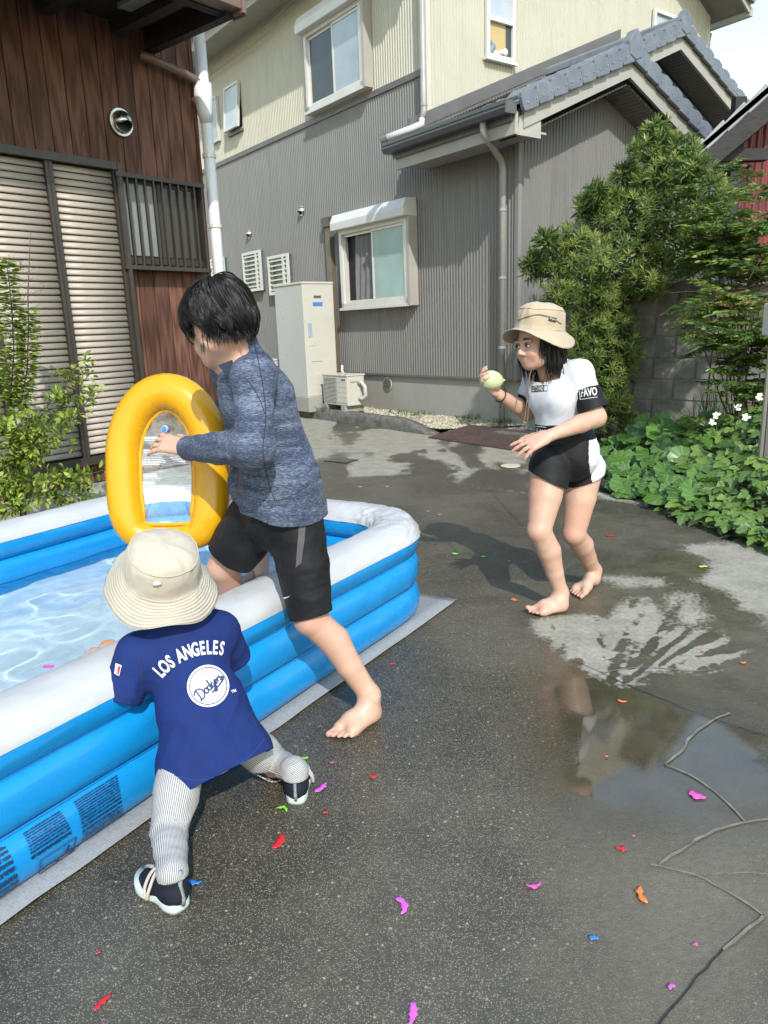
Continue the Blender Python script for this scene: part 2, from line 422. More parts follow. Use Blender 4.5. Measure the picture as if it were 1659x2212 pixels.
def glass_mat(name, col, rough=.06, spec=.6):
    t = NT(name); co = t.coord(); f = t.noise(co, 1.3, 3)
    t.set(Base_Color=t.ramp(f, [(.35, tuple(x * .8 for x in col)), (.65, tuple(min(1, x * 1.2) for x in col))]), Roughness=rough, Specular_IOR_Level=spec)
    t.bump(t.noise(co, 3, 2), .02, .02); return t.m
m_glassdark = glass_mat('dark_glass', (.03, .032, .034), .05, .8)
m_glasspale = glass_mat('pale_blue_glass', (.34, .38, .42), .06, .9)  # pale blue-grey pane colour
m_frost = glass_mat('frosted_teal_glass', (.25, .36, .34), .35)
m_frostblue = glass_mat('frosted_blue_glass', (.42, .48, .50), .3)
m_lattice_glass = glass_mat('grille_glass', (.10, .16, .16), .2)
m_curtain_grey = M('grey_curtain', (.16, .155, .155), .85, .15, 5, .2, 120)

house = thing('house', 'cream and grey two-storey house with ribbed siding and tiled lean-to roof', 'house', tuple(hp(0, 0, 0)))

def siding(name, o, along, out, L, z0, z1, mat, parent, pitch=.05, depth=.010):
    """one sheet of vertical trapezoid ribs; z1 a number or a function of the distance along"""
    xs = []; ds = []; x = 0.0
    while x < L:
        for a, d in ((0, 0), (.45, 0), (.58, 1), (.87, 1)):
            if x + a * pitch <= L: xs.append(x + a * pitch); ds.append(d * depth)
        x += pitch
    xs.append(L); ds.append(0)
    xs = np.array(xs); ds = np.array(ds)
    top = np.array([z1(x) for x in xs]) if callable(z1) else np.full(len(xs), z1)
    nz = 2
    base = np.asarray(o)[None] + xs[:, None] * along + ds[:, None] * out
    V = np.concatenate([base + UZ * z0, base + top[:, None] * UZ]); n = len(xs)
    a = np.arange(n - 1)
    F = np.stack([a, a + 1, a + 1 + n, a + n], 1)
    if np.dot(np.cross(along, UZ), out) < 0: F = F[:, ::-1]
    return mk(name, V, np.ascontiguousarray(F), mat, parent, smooth=False)
SL = .42                                   # roof slope
def roof_under(t): return 3.27 + SL * t    # underside of the left slope at the wall
# front wall: grey below, cream above
siding('wall', hp(0, 0, 0), D1, -D2, 12, .64, lambda x: 4.16 if x > 1.5 else 3.25, m_grey, house)
siding('wall', hp(1.56, 0, 0), D1, -D2, 10.4, 4.20, 5.9, m_cream, house)
MB().box(hp(1.52, -.025, 4.14), D1 * 10.4, D2 * .03, UZ * .07).build('band', m_darktrim, house)
MB().box(hp(1.49, -.022, 3.55), D1 * .085, D2 * .1, UZ * 2.4).build('corner_trim', M('cream_trim', (.50, .48, .40), .4, .04), house)
# right side of the upper storey
siding('wall', hp(1.50, .06, 0), D2, -D1, 5.82, 3.3, 7.0, m_cream, house)
MB().box(hp(1.49, 5.86, 3.3), D1 * .06, D2 * .05, UZ * 3.6).build('corner_trim', MATS['cream_trim'], house)
# gable of the lean-to and the larger gable behind it
RT = 1.30; HW = 1.68
siding('wall', hp(0, 0, 0), D2, -D1, 2.62, .64, lambda t: min(3.22 + SL * t, 3.22 + SL * (2 * RT - t)), m_grey, house)
siding('wall', hp(.9, 2.5, 0), D2, -D1, 5.0, .3, lambda x: min(4.70 - SL * (3.62 - 2.5 - x), 4.70 - SL * (x + 2.5 - 3.62)), m_grey, house)
siding('wall', hp(0.02, 2.60, 0), D1, D2, .9, .3, 3.4, m_grey, house)
MB().box(hp(-.014, -.02, .62), D1 * .055, D2 * .05, UZ * 2.62).build('corner_trim', M('grey_trim', (.22, .21, .195), .4, .05), house)
# foundation
MB().box(hp(0.0, .03, 0), D1 * 12, D2 * .2, UZ * .62).build('foundation', m_found, house)
MB().box(hp(0.03, .03, 0), D1 * .2, D2 * 2.6, UZ * .615).build('foundation', m_found, house)
MB().box(hp(-.01, -.012, .615), D1 * 12, D2 * .05, UZ * .028).build('drip_flashing', m_darktrim, house)
MB().box(hp(-.016, -.005, .613), D1 * .05, D2 * 2.6, UZ * .026).build('drip_flashing', m_darktrim, house)
# upper roof eave over the front wall
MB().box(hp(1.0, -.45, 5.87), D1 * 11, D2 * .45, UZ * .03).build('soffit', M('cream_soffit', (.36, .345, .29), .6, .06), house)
MB().box(hp(1.0, -.48, 5.80), D1 * 11, D2 * .03, UZ * .24).build('fascia', m_trimgrey, house)
MB().box(hp(1.0, -.60, 5.95), D1 * 11, D2 * .12, UZ * .10).build('gutter', m_trimgrey, house)

# ---- lean-to roof
roof = MB().prism([hp(-.36, -.50, 3.17), hp(-.36, RT, 3.17 + SL * (RT + .5)), hp(-.36, RT, 3.25 + SL * (RT + .5)), hp(-.36, -.50, 3.25)], D1 * 1.9).build('roof', m_darktrim, house)
def field_tiles(s0, s1, t0, t1, zf, parent, flip=1):
    """interlocking pan tiles: rolls along the eave, a step at every course"""
    ns = int((s1 - s0) / .0275) + 1; S = np.linspace(s0, s1, ns)
    course = .235; T = []
    n = int(abs(t1 - t0) / course)
    sg = 1 if t1 > t0 else -1
    for i in range(n + 1):
        for f, h in ((0, .034), (.03, .036), (.97, .004)):
            q = t0 + sg * (i + f) * course
            if (q - t1) * sg <= 0: T.append((q, h))
    V = []; 
    for q, h in T:
        for s in S:
            ph = (s / .22) % 1.0
            roll = .034 * math.exp(-((ph - .3) / .17) ** 2) - .012 * math.exp(-((ph - .75) / .2) ** 2)
            V.append(hp(s, q, zf(q) + h + roll))
    m = len(S); F = []
    for i in range(len(T) - 1):
        for j in range(m - 1):
            f = (i * m + j, i * m + j + 1, (i + 1) * m + j + 1, (i + 1) * m + j); F.append(f if sg < 0 else f[::-1])
    o = mk('tile_field', V, F, m_tile, parent); o['kind'] = 'stuff'
    return o
zl = lambda t: 3.265 + SL * (t + .5)
field_tiles(-.34, 1.45, -.56, RT, zl, roof)
field_tiles(.55, 1.45, RT, 3.55, zl, roof)
MB().prism([hp(.55, RT, 3.17 + SL * (RT + .5)), hp(.55, 3.62, 3.17 + SL * 4.12), hp(.55, 3.62, 3.25 + SL * 4.12), hp(.55, RT, 3.25 + SL * (RT + .5))], D1 * .95).build('deck', m_darktrim, roof)
zr = lambda t: zl(2 * RT - t)
MB().prism([hp(-.36, RT, 3.17 + SL * (RT + .5)), hp(-.36, 2 * RT + .45, 3.19), hp(-.36, 2 * RT + .45, 3.27), hp(-.36, RT, 3.25 + SL * (RT + .5))], D1 * 1.3).build('deck', m_darktrim, roof)
field_tiles(-.34, .9, 2 * RT + .5, RT, zr, roof)
# boards of the front gable
def rake(sp, t_lo, t_hi, z_lo, z_hi, w, name, mat, parent, th=.035):
    MB().prism([hp(sp, t_lo, z_lo), hp(sp, t_hi, z_hi), hp(sp, t_hi, z_hi - w), hp(sp, t_lo, z_lo - w)], D1 * th).build(name, mat, parent)
m_barge = M('bargeboard', (.33, .315, .28), .5, .05, 3, .05, 100, .002)
rake(-.40, -.36, RT, 3.30, 3.30 + SL * (RT + .36), .185, 'bargeboard', m_barge, roof)
rake(-.40, 2 * RT + .40, RT, 3.285, 3.30 + SL * (RT + .36), .185, 'bargeboard', m_barge, roof)
def ribbed_soffit(s0, s1, t0, t1, zf, parent):
    n = int(abs(t1 - t0) / .055); V = []; F = []
    for i in range(n + 1):
        for f, d in ((0, 0), (.6, 0), (.66, .012), (.94, .012)):
            q = t0 + (t1 - t0) * (i + f) / (n + 1)
            V.append(hp(s0, q, zf(q) + d)); V.append(hp(s1, q, zf(q) + d))
    for i in range(len(V) // 2 - 1): F.append((2 * i, 2 * i + 1, 2 * i + 3, 2 * i + 2))
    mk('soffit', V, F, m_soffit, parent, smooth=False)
ribbed_soffit(-.37, 0.02, -.3, RT, lambda t: 3.20 + SL * t, roof)
ribbed_soffit(-.37, 0.02, RT, 2 * RT + .35, lambda t: 3.20 + SL * (2 * RT - t), roof)
# eave box and gutter along the front
MB().box(hp(-.385, -.47, 3.055), D1 * 1.90, D2 * .04, UZ * .20).build('fascia', m_trimgrey, roof)
MB().box(hp(-.36, -.43, 3.10), D1 * 1.86, D2 * .44, UZ * .02).build('soffit', m_trimgrey, roof)
MB().prism([hp(-.385, -.44, 3.05), hp(-.385, -.10, 3.05), hp(-.385, -.10, 3.34), hp(-.385, -.40, 3.22)], D1 * .03).build('eave_end', m_trimgrey, roof)
gt = MB(); 
prof = [(-.62, 3.33), (-.625, 3.27), (-.60, 3.225), (-.49, 3.225), (-.48, 3.27), (-.48, 3.33)]
gt.prism([hp(-.40, a, b) for a, b in prof], D1 * 1.98); gt.box(hp(-.40, -.632, 3.30), D1 * 1.98, D2 * .012, UZ * .035)
gt.box(hp(-.41, -.628, 3.222), D1 * .012, D2 * .15, UZ * .115)
gt.build('gutter', m_gutter, house)
# rake tiles, one by one
def rake_tile(lo, hi, parent, sp, w=.17, drop=.15):
    """flat-faced verge tile with a rounded lower lip, its nails proud of the face"""
    lo = np.asarray(lo, float); hi = np.asarray(hi, float)
    e = hi - lo; L = np.linalg.norm(e); e /= L; dn = nrm(np.cross(e, D1)); 
    if dn[2] > 0: dn = -dn
    pf = [(0, .02), (0, drop * .75), (.05, drop), (.9, drop * 1.02), (1.0, drop * .8), (1.0, .0), (.5, -.035), (.06, -.02)]
    poly = [lo + e * (a * L * 1.03) + dn * b for a, b in pf]
    mb = MB(); o0 = D1 * sp
    mb.prism([p - D1 * .03 for p in poly], D1 * .045)
    mb.prism([lo + e * (a * L * 1.03) + dn * b + D1 * .01 for a, b in ((0, -.01), (0, .03), (1, .015), (1, -.03), (.5, -.055))], D1 * w)
    o = mb.build('rake_tile', m_tile, parent, bevel=.008)
    nm = MB()
    for a, b in ((.30, .55), (.88, .50)):
        c = lo + e * L * a + dn * drop * b - D1 * .034
        nm.tube([c, c - D1 * .006], .007, 8)
    nm.build('nail', m_steel, parent)
def rake_row(sp, t0, z0, t1, z1, n, parent):
    a = hp(sp, t0, z0); b = hp(sp, t1, z1)
    for i in range(n):
        lift = UZ * (.012)
        rake_tile(a + (b - a) * i / n + lift, a + (b - a) * (i + 1) / n, parent, sp)
pk = 3.30 + SL * (RT + .36) + .10
rake_row(-.43, -.47, 3.37, RT - .04, pk, 8, roof)
rake_row(-.43, 2 * RT + .50, 3.36, RT + .06, pk, 8, roof)
def ridge_end(s, t, z, parent):
    e = [hp(s, t - .10, z - .11), hp(s, t - .12, z + .02), hp(s, t - .05, z + .13), hp(s, t, z + .16), hp(s, t + .05, z + .13), hp(s, t + .12, z + .02), hp(s, t + .10, z - .11), hp(s, t, z - .15)]
    MB().prism(e, D1 * .10).build('ridge_end_tile', m_tile, parent, bevel=.012)
ridge_end(-.47, RT, pk + .015, roof)
rd = 0
for i in range(4):
    s0 = -.36 + i * .27
    pts = []
    mb = MB()
    ring = [(-.10, -.02), (-.085, .05), (-.04, .085), (.04, .085), (.085, .05), (.10, -.02)]
    mb.prism([hp(s0, RT + a, pk + .03 + b) for a, b in ring], D1 * .285)
    mb.build('ridge_tile', m_tile, roof, bevel=.008)
# flashing where the slope meets the cream wall
MB().prism([hp(1.50, -.28, 3.37 + SL * .25), hp(1.50, 3.62, 3.37 + SL * 4.15), hp(1.50, 3.62, 3.52 + SL * 4.15), hp(1.50, -.28, 3.52 + SL * .25)], -D1 * .03).build('flashing', m_darktrim, roof)
MB().prism([hp(1.47, -.28, 3.34 + SL * .25), hp(1.47, 3.62, 3.34 + SL * 4.15), hp(1.47, 3.62, 3.36 + SL * 4.15), hp(1.47, -.28, 3.36 + SL * .25)], -D1 * .13).build('flashing', m_darktrim, roof)
# snow guards on the slope
for i in range(4):
    tq = .45 + i * .36
    MB().tube([hp(-.1, tq, zl(tq) + .05), hp(-.12, tq + .02, zl(tq) + .10), hp(-.10, tq + .14, zl(tq + .14) + .11), hp(-.1, tq + .17, zl(tq + .17) + .05)], .014, 6).build('snow_guard', m_tile, roof)
# second, larger gable behind
G2S = .5; R2 = 3.62; zp2 = 4.93
roof2 = MB().prism([hp(G2S + .04, R2, zp2 - .1), hp(G2S + .04, 6.6, zp2 - .1 - SL * (6.6 - R2)), hp(G2S + .04, 6.6, zp2 - .02 - SL * (6.6 - R2)), hp(G2S + .04, R2, zp2 - .02)], D1 * 1.1).build('roof', m_darktrim, house)
rake(G2S, R2 - 2.2, R2, zp2 - SL * 2.2, zp2, .20, 'bargeboard', m_barge, roof2)
rake(G2S, 6.5, R2, zp2 - SL * (6.5 - R2), zp2, .20, 'bargeboard', m_barge, roof2)
rake_row(G2S - .03, R2 - 1.95, zp2 + .09 - SL * 1.95, R2 - .04, zp2 + .09, 9, roof2)
rake_row(G2S - .03, 6.55, zp2 + .09 - SL * (6.55 - R2), R2 + .06, zp2 + .09, 13, roof2)
ridge_end(G2S - .07, R2, zp2 + .105, roof2)
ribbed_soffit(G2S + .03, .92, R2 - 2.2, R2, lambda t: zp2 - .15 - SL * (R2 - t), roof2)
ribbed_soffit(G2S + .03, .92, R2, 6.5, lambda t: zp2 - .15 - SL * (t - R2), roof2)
for i in range(4):
    mb = MB(); s0 = G2S + .04 + i * .26
    mb.prism([hp(s0, R2 + a, zp2 + .11 + b) for a, b in ring], D1 * .275); mb.build('ridge_tile', m_tile, roof2, bevel=.008)
# upper eave at the far right corner
MB().prism([hp(.95, 4.4, 6.62), hp(.95, 6.02, 5.79), hp(.95, 6.02, 5.85), hp(.95, 4.4, 6.68)], D1 * .7).build('soffit', m_soffit, house)
MB().prism([hp(.92, 4.4, 6.61), hp(.92, 6.05, 5.74), hp(.92, 6.05, 5.96), hp(.92, 4.4, 6.83)], D1 * .03).build('bargeboard', m_barge, house)
MB().box(hp(.92, 6.03, 5.72), D1 * 2.2, D2 * .10, UZ * .12).build('gutter', m_trimgrey, house)
for i in range(5):
    a = hp(.88, 6.10 - i * .26, 5.98 + i * .138); b = hp(.88, 6.10 - (i + 1) * .26, 5.98 + (i + 1) * .138)
    rake_tile(a, b, house, 0)
MB().tube([hp(1.7, 6.08, 5.72), hp(1.6, 6.05, 5.66), hp(1.52, 5.96, 5.62), hp(1.52, 5.93, 5.5), hp(1.52, 5.93, 3.6)], .035, 10).build('downpipe', m_trimgrey, house, smooth=True)

# ---- pipes and vents on the front wall
def band_pipe(name, pts, r, mat, parent, clips=(), clipmat=None):
    o = MB().tube(pts, r, 12).build(name, mat, parent, smooth=True)
    for c in clips: MB().tube([np.array(c) - UZ * .015, np.array(c) + UZ * .015], r * 1.18, 12).build('pipe_clip', clipmat or mat, o)
    return o
band_pipe('downpipe', [hp(1.42, -.10, 7), hp(1.42, -.10, 3.72), hp(1.42, -.14, 3.62)], .036, m_pipegrey, house, [hp(1.42, -.1, 5.0), hp(1.42, -.1, 3.78)])
band_pipe('downpipe', [hp(1.42, -.14, 3.62), hp(1.40, -.16, 3.56), hp(1.45, -.30, 3.50), hp(1.62, -.52, 3.415)], .040, M('pale_pipe', (.50, .50, .48), .3, .06), house)
MB().tube([hp(1.62, -.52, 3.415), hp(1.67, -.57, 3.395)], .062, 14).build('pipe_socket', m_darktrim, house)
band_pipe('downpipe', [hp(-.02, -.55, 3.23), hp(-.02, -.54, 3.12), hp(.03, -.36, 3.02), hp(.12, -.14, 2.93), hp(.13, -.11, 2.85), hp(.13, -.11, .1)], .034, m_pipegrey, house, [hp(.13, -.11, 2.45), hp(.13, -.11, 1.75), hp(.13, -.11, 1.0)])
MB().box(hp(3.62, -.075, .64), D1 * .12, D2 * .075, UZ * 2.1).build('duct_cover', m_pipebrown, house, bevel=.006)
MB().box(hp(3.60, -.10, 2.70), D1 * .19, D2 * .10, UZ * .14).build('duct_cap', M('dark_bronze', (.07, .06, .05), .4, .1), house, bevel=.008)
def vent(s, z, r=.06, parent=house, P=None, out=None, along=None):
    P = hp(s, -.01, z) if P is None else P; out = -D2 if out is None else out; along = D1 if along is None else along
    V = []; F = []; n = 16; m = 8
    for i in range(m + 1):
        a = i / m * math.pi / 2
        for k in range(n):
            w = 2 * math.pi * k / n
            V.append(P + out * (r * 1.15 * math.sin(a)) + r * math.cos(a) * (along * math.cos(w) + UZ * math.sin(w)))
    keep = []
    for i in range(m):
        for k in range(n):
            f = (i * n + k, i * n + (k + 1) % n, (i + 1) * n + (k + 1) % n, (i + 1) * n + k)
            w = 2 * math.pi * (k + .5) / n
            if math.sin(w) < -.35 and i >= 2: continue   # the open mouth below
            keep.append(f if np.dot(np.cross(along, UZ), out) > 0 else f[::-1])
    o = mk('vent_hood', V, keep, m_steel, parent)
    mod = o.modifiers.new('th', 'SOLIDIFY'); mod.thickness = .003
    MB().tube([P - out * .01, P + out * .008], r * 1.18, 20).build('flange', m_steel, o, smooth=False)
    MB().tube([P + out * .009, P + out * .012], r * .9, 16).build('opening', m_black, o)
    return o
for s, z in ((4.45, 3.03), (6.22, 2.90), (7.48, 2.88), (7.42, 5.42)): vent(s, z)
fv = MB(); fv.tube([hp(2.46, .02, .50), hp(2.46, .012, .50)], .095, 24); fvo = fv.build('foundation_vent', m_alu, house)
for i in range(9):
    zz = .50 - .072 + i * .018; hw = math.sqrt(max(.0, .085 ** 2 - (zz - .5) ** 2))
    MB().box(hp(2.46 - hw, .004, zz - .003), D1 * 2 * hw, D2 * .006, UZ * .006).build('vent_slat', m_black, fvo)

# cables slung along the wall under the eave
def on_wall(x, y, t):
    v = ray(x, y); Q = hp(0, t, 0); return _C + v * (np.dot(Q - _C, D2) / np.dot(v, D2))
for dy in (0, 14):
    MB().tube(spline3([on_wall(425, 172 + dy, -.08), on_wall(500, 118 + dy, -.08), on_wall(560, 72 + dy, -.10), on_wall(640, -8 + dy, -.12)]), .006, 5).build('cable', m_pipegrey, house, smooth=True)
# ---- windows
def sliding_window(s0, s1, z0, z1, depth, hood, left_mat, right_mat, parent, out=-1):
    """s1 > s0; the wall's left is the larger s"""
    w = link('window', MB_mesh([(hp(s0, -.012, z0), D1 * (s1 - s0), D2 * -.004, UZ * (z1 - z0))]), m_black, parent)  # black backing colour stands in for the darkness of the room
    fr = MB(); f = .055
    fr.box(hp(s0, -depth, z0), D1 * (s1 - s0), D2 * depth, UZ * f * 1.2)
    fr.box(hp(s0, -depth, z1 - f), D1 * (s1 - s0), D2 * depth, UZ * f)
    fr.box(hp(s0, -depth, z0), D1 * f * 1.4, D2 * depth, UZ * (z1 - z0 - f))
    fr.box(hp(s1 - f, -depth, z0), D1 * f, D2 * depth, UZ * (z1 - z0 - f))
    fr.box(hp(s0 - .03, -depth - .02, z0 - .03), D1 * (s1 - s0 + .06), D2 * (depth + .02), UZ * .035)
    fr.build('frame', m_alu, w)
    mid = (s0 + s1) / 2
    for a, b, mt, dp in ((mid - .02, s1 - f, left_mat, depth - .05), (s0 + f * 1.4, mid + .02, right_mat, depth - .028)):
        fr = MB(); g = .035
        fr.box(hp(a, -dp - .012, z0 + .066), D1 * (b - a), D2 * .024, UZ * g); fr.box(hp(a, -dp - .012, z1 - f - g - .002), D1 * (b - a), D2 * .024, UZ * g)
        fr.box(hp(a, -dp - .012, z0 + .066 + g), D1 * g, D2 * .024, UZ * (z1 - z0 - f - .07 - 2 * g)); fr.box(hp(b - g, -dp - .012, z0 + .066 + g), D1 * g, D2 * .024, UZ * (z1 - z0 - f - .07 - 2 * g))
        fr.build('sash', m_alu, w)
        if mt is not None:
            MB().box(hp(a + g, -dp - .003, z0 + .066 + g), D1 * (b - a - 2 * g), D2 * .006, UZ * (z1 - z0 - f - .07 - 2 * g)).build('pane', mt, w)
    if hood:
        hb = MB()
        hb.prism([hp(s0 - .05, -.005, z1), hp(s0 - .05, -depth - .09, z1), hp(s0 - .05, -depth - .10, z1 + .10), hp(s0 - .05, -depth - .05, z1 + .21), hp(s0 - .05, -.005, z1 + .22)], D1 * (s1 - s0 + .12))
        hb.build('shutter_box', m_white if hood == 1 else m_alu, w, bevel=.008)
        MB().box(hp(s0 - .055, -depth - .02, z0 - .02), D1 * .05, D2 * (depth + .01), UZ * (z1 - z0 + .02)).build('shutter_rail', m_trimgrey, w)
    return w
def MB_mesh(boxes):
    mb = MB()
    for b in boxes: mb.box(*b)
    return mesh(mb.V, mb.F, False)
wl1 = sliding_window(1.76, 3.30, 1.55, 2.60, .13, 1, None, m_frost, house)
wu1 = sliding_window(2.58, 3.98, 4.27, 5.26, .12, 1, m_glassdark, m_glasspale, house)
def curtain(s0, s1, z0, z1, t, mat, parent, amp=.02, pinch=0.0):
    n = 60; V = []; F = []; m = 14
    for j in range(m + 1):
        v = j / m
        for i in range(n + 1):
            u = i / n; k = 1 - pinch * math.sin(math.pi * v) * .2
            s = s0 + (s1 - s0) * (.5 + (u - .5) * k)
            d = amp * math.sin(u * 26 + 2.2 * math.sin(v * 2 + u * 3)) * (.6 + .4 * v)
            V.append(hp(s, t + d, z1 + (z0 - z1) * v + .02 * math.sin(u * 7)))
    for j in range(m):
        for i in range(n): F.append((j * (n + 1) + i, j * (n + 1) + i + 1, (j + 1) * (n + 1) + i + 1, (j + 1) * (n + 1) + i))
    o = mk('curtain', V, F, mat, parent); return o
curtain(2.60, 3.02, 1.64, 2.52, -.05, m_curtain_grey, wl1, .018)
def small_window(s0, s1, z0, z1, mat, parent, awning=0.0):
    w = link('window', MB_mesh([(hp(s0 + .02, -.016, z0 + .02), D1 * (s1 - s0 - .04), D2 * .006, UZ * (z1 - z0 - .04))]), m_black, parent)
    fr = MB(); f = .035; dp = .06
    def P(s, t, z): return hp(s, t - awning * (z1 - z) / (z1 - z0), z)
    fr.box(P(s0, -dp, z0), D1 * (s1 - s0), D2 * .05, UZ * f); fr.box(P(s0, -dp, z1 - f), D1 * (s1 - s0), D2 * .05, UZ * f)
    for s in (s0, s1 - f): fr.add([P(s, -dp, z0 + f), P(s + f, -dp, z0 + f), P(s + f, -dp, z1 - f), P(s, -dp, z1 - f), P(s, -dp + .05, z0 + f), P(s + f, -dp + .05, z0 + f), P(s + f, -dp + .05, z1 - f), P(s, -dp + .05, z1 - f)], [(0, 1, 2, 3), (4, 7, 6, 5), (0, 4, 5, 1), (1, 5, 6, 2), (2, 6, 7, 3), (3, 7, 4, 0)])
    fr.build('frame', m_alu, w)
    mk('pane', [P(s0 + f, -dp + .02, z0 + f), P(s1 - f, -dp + .02, z0 + f), P(s1 - f, -dp + .02, z1 - f), P(s0 + f, -dp + .02, z1 - f)], [(0, 3, 2, 1)], mat, w, False)
    if awning: MB().box(hp(s0, -.05, z0 - .06), D1 * (s1 - s0), D2 * .05, UZ * .04).build('sill', m_darktrim, w)
    return w
small_window(7.02, 7.58, 4.53, 5.24, m_frostblue, house)
small_window(6.16, 6.68, 4.57, 5.26, m_frostblue, house, .07)
def grille_window(s0, s1, z0, z1, n, parent):
    w = link('window', MB_mesh([(hp(s0, -.02, z0), D1 * (s1 - s0), D2 * .008, UZ * (z1 - z0))]), m_lattice_glass, parent)
    fr = MB(); f = .045; dp = .09
    fr.box(hp(s0, -dp, z0), D1 * (s1 - s0), D2 * .035, UZ * f); fr.box(hp(s0, -dp, z1 - f), D1 * (s1 - s0), D2 * .035, UZ * f)
    fr.box(hp(s0, -dp, z0 + f), D1 * f, D2 * .035, UZ * (z1 - z0 - 2 * f)); fr.box(hp(s1 - f, -dp, z0 + f), D1 * f, D2 * .035, UZ * (z1 - z0 - 2 * f))
    fr.box(hp(s0 + (s1 - s0) * .2, -dp, z0 + f), D1 * .05, D2 * .035, UZ * (z1 - z0 - 2 * f))
    fr.build('frame', m_alu, w)
    for i in range(n):
        z = z0 + f + (z1 - z0 - 2 * f) * (i + .5) / n
        MB().box(hp(s0 + .01, -dp + .008, z - .011), D1 * (s1 - s0 - .02), D2 * .02, UZ * .022).build('grille_bar', m_alu, w)
    return w
grille_window(5.77, 6.42, 1.95, 2.60, 8, house)
grille_window(4.85, 5.52, 1.85, 2.46, 7, house)
grille_window(7.18, 7.74, 1.95, 2.62, 8, house)
# windows of the side wall (upper storey)
def side_window(t0, t1, z0, z1, parent, hung=False, mat=None):
    S0 = 1.485
    w = link('window', MB_mesh([(hp(S0, t0, z0), D2 * (t1 - t0), -D1 * .012, UZ * (z1 - z0))]), m_glasspale if mat is None else mat, parent)
    f = .045; fr = MB()
    fr.box(hp(S0 - .05, t0, z0), D2 * (t1 - t0), D1 * .048, UZ * f); fr.box(hp(S0 - .05, t0, z1 - f), D2 * (t1 - t0), D1 * .048, UZ * f)
    fr.box(hp(S0 - .05, t0, z0 + f), D2 * f, D1 * .048, UZ * (z1 - z0 - 2 * f)); fr.box(hp(S0 - .05, t1 - f, z0 + f), D2 * f, D1 * .048, UZ * (z1 - z0 - 2 * f))
    fr.box(hp(S0 - .07, t0 - .03, z0 - .035), D2 * (t1 - t0 + .06), D1 * .07, UZ * .03)
    if hung:
        zm = z0 + (z1 - z0) * .50; fr.box(hp(S0 - .06, t0 + f, zm - .03), D2 * (t1 - t0 - 2 * f), D1 * .05, UZ * .05)
    fr.build('frame', m_white, w)
    return w
wsd = side_window(.95, 1.44, 4.47, 5.34, house, True)
MB().box(hp(1.47, 1.0, 4.52), D2 * .40, D1 * .004, UZ * .36).build('pane', glass_mat('amber_blind', (.40, .30, .13), .25, .4), wsd)  # lower pane in an amber colour
MB().box(hp(1.467, 1.30, 4.52), D2 * .10, D1 * .004, UZ * .36).build('pane', m_glassdark, wsd)
for tq, zq, r_, c_ in ((1.03, 4.56, .05, 0), (1.07, 4.60, .04, 0), (1.02, 4.64, .035, 0), (1.16, 4.54, .035, 1), (1.22, 4.56, .03, 1), (1.28, 4.57, .045, 1), (1.10, 4.53, .03, 1)):
    ball = MB(); 
    for i in range(1): pass
    V = []; F = []
    for i in range(7):
        a = math.pi * i / 6
        for k in range(10): V.append(hp(1.452, tq, zq) + r_ * (math.cos(a) * UZ + math.sin(a) * (D2 * math.cos(k * .628) - D1 * .35 * math.sin(k * .628))))
    for i in range(6):
        for k in range(10): F.append((i * 10 + k, i * 10 + (k + 1) % 10, (i + 1) * 10 + (k + 1) % 10, (i + 1) * 10 + k))
    mk('soft_toy', V, F, M('toy_blue%d' % 0, (.20, .25, .28), .9) if c_ == 0 else m_white, wsd)
side_window(4.36, 4.90, 5.05, 5.66, house)

# ================================================================== KERB, GRAVEL, MACHINES BY THE WALL
ka = gp(645, 899); kb = gp(928, 940)
kd = nrm(kb - ka); ka = ka - kd * 6; kn = np.array([-kd[1], kd[0], 0]); kn = kn if kn[1] > 0 else -kn
def rough_slab(name, a, L, w, h, mat, taper=True, seed=0):
    n = 90; V = []; F = []
    for i in range(n + 1):
        u = i / n; p = a + kd * L * u
        hh = h * (1 - max(0, (u - .93) / .07) ** 1.3 * .9) if taper else h
        j = lambda q: (noise(np.array([u * 45, q, seed])) - .5) * .022
        for q, (o, z) in enumerate(((0, 0), (j(1), hh * .5), (.015 + j(2), hh * .93), (.035 + j(3), hh + j(4) * .5), (w, hh + j(5) * .4), (w, 0))): V.append(p + kn * o + UZ * (z - .004))
    for i in range(n):
        for q in range(5): F.append((i * 6 + q, i * 6 + q + 6, i * 6 + q + 7, i * 6 + q + 1))
    F.append(tuple(range(6))); F.append(tuple(range(n * 6, n * 6 + 6))[::-1])
    return mk(name, V, F, mat)
m_kerb = M('weathered_kerb', (.13, .125, .11), .9, .35, 14, .5, 60, .012, dirt=(.055, .055, .048), dscale=6)
kerb = rough_slab('kerb', ka, np.linalg.norm(kb - ka) , .16, .15, m_kerb)
tag(kerb, 'rough old concrete kerb edging the gravel strip below the grey house', 'kerb')
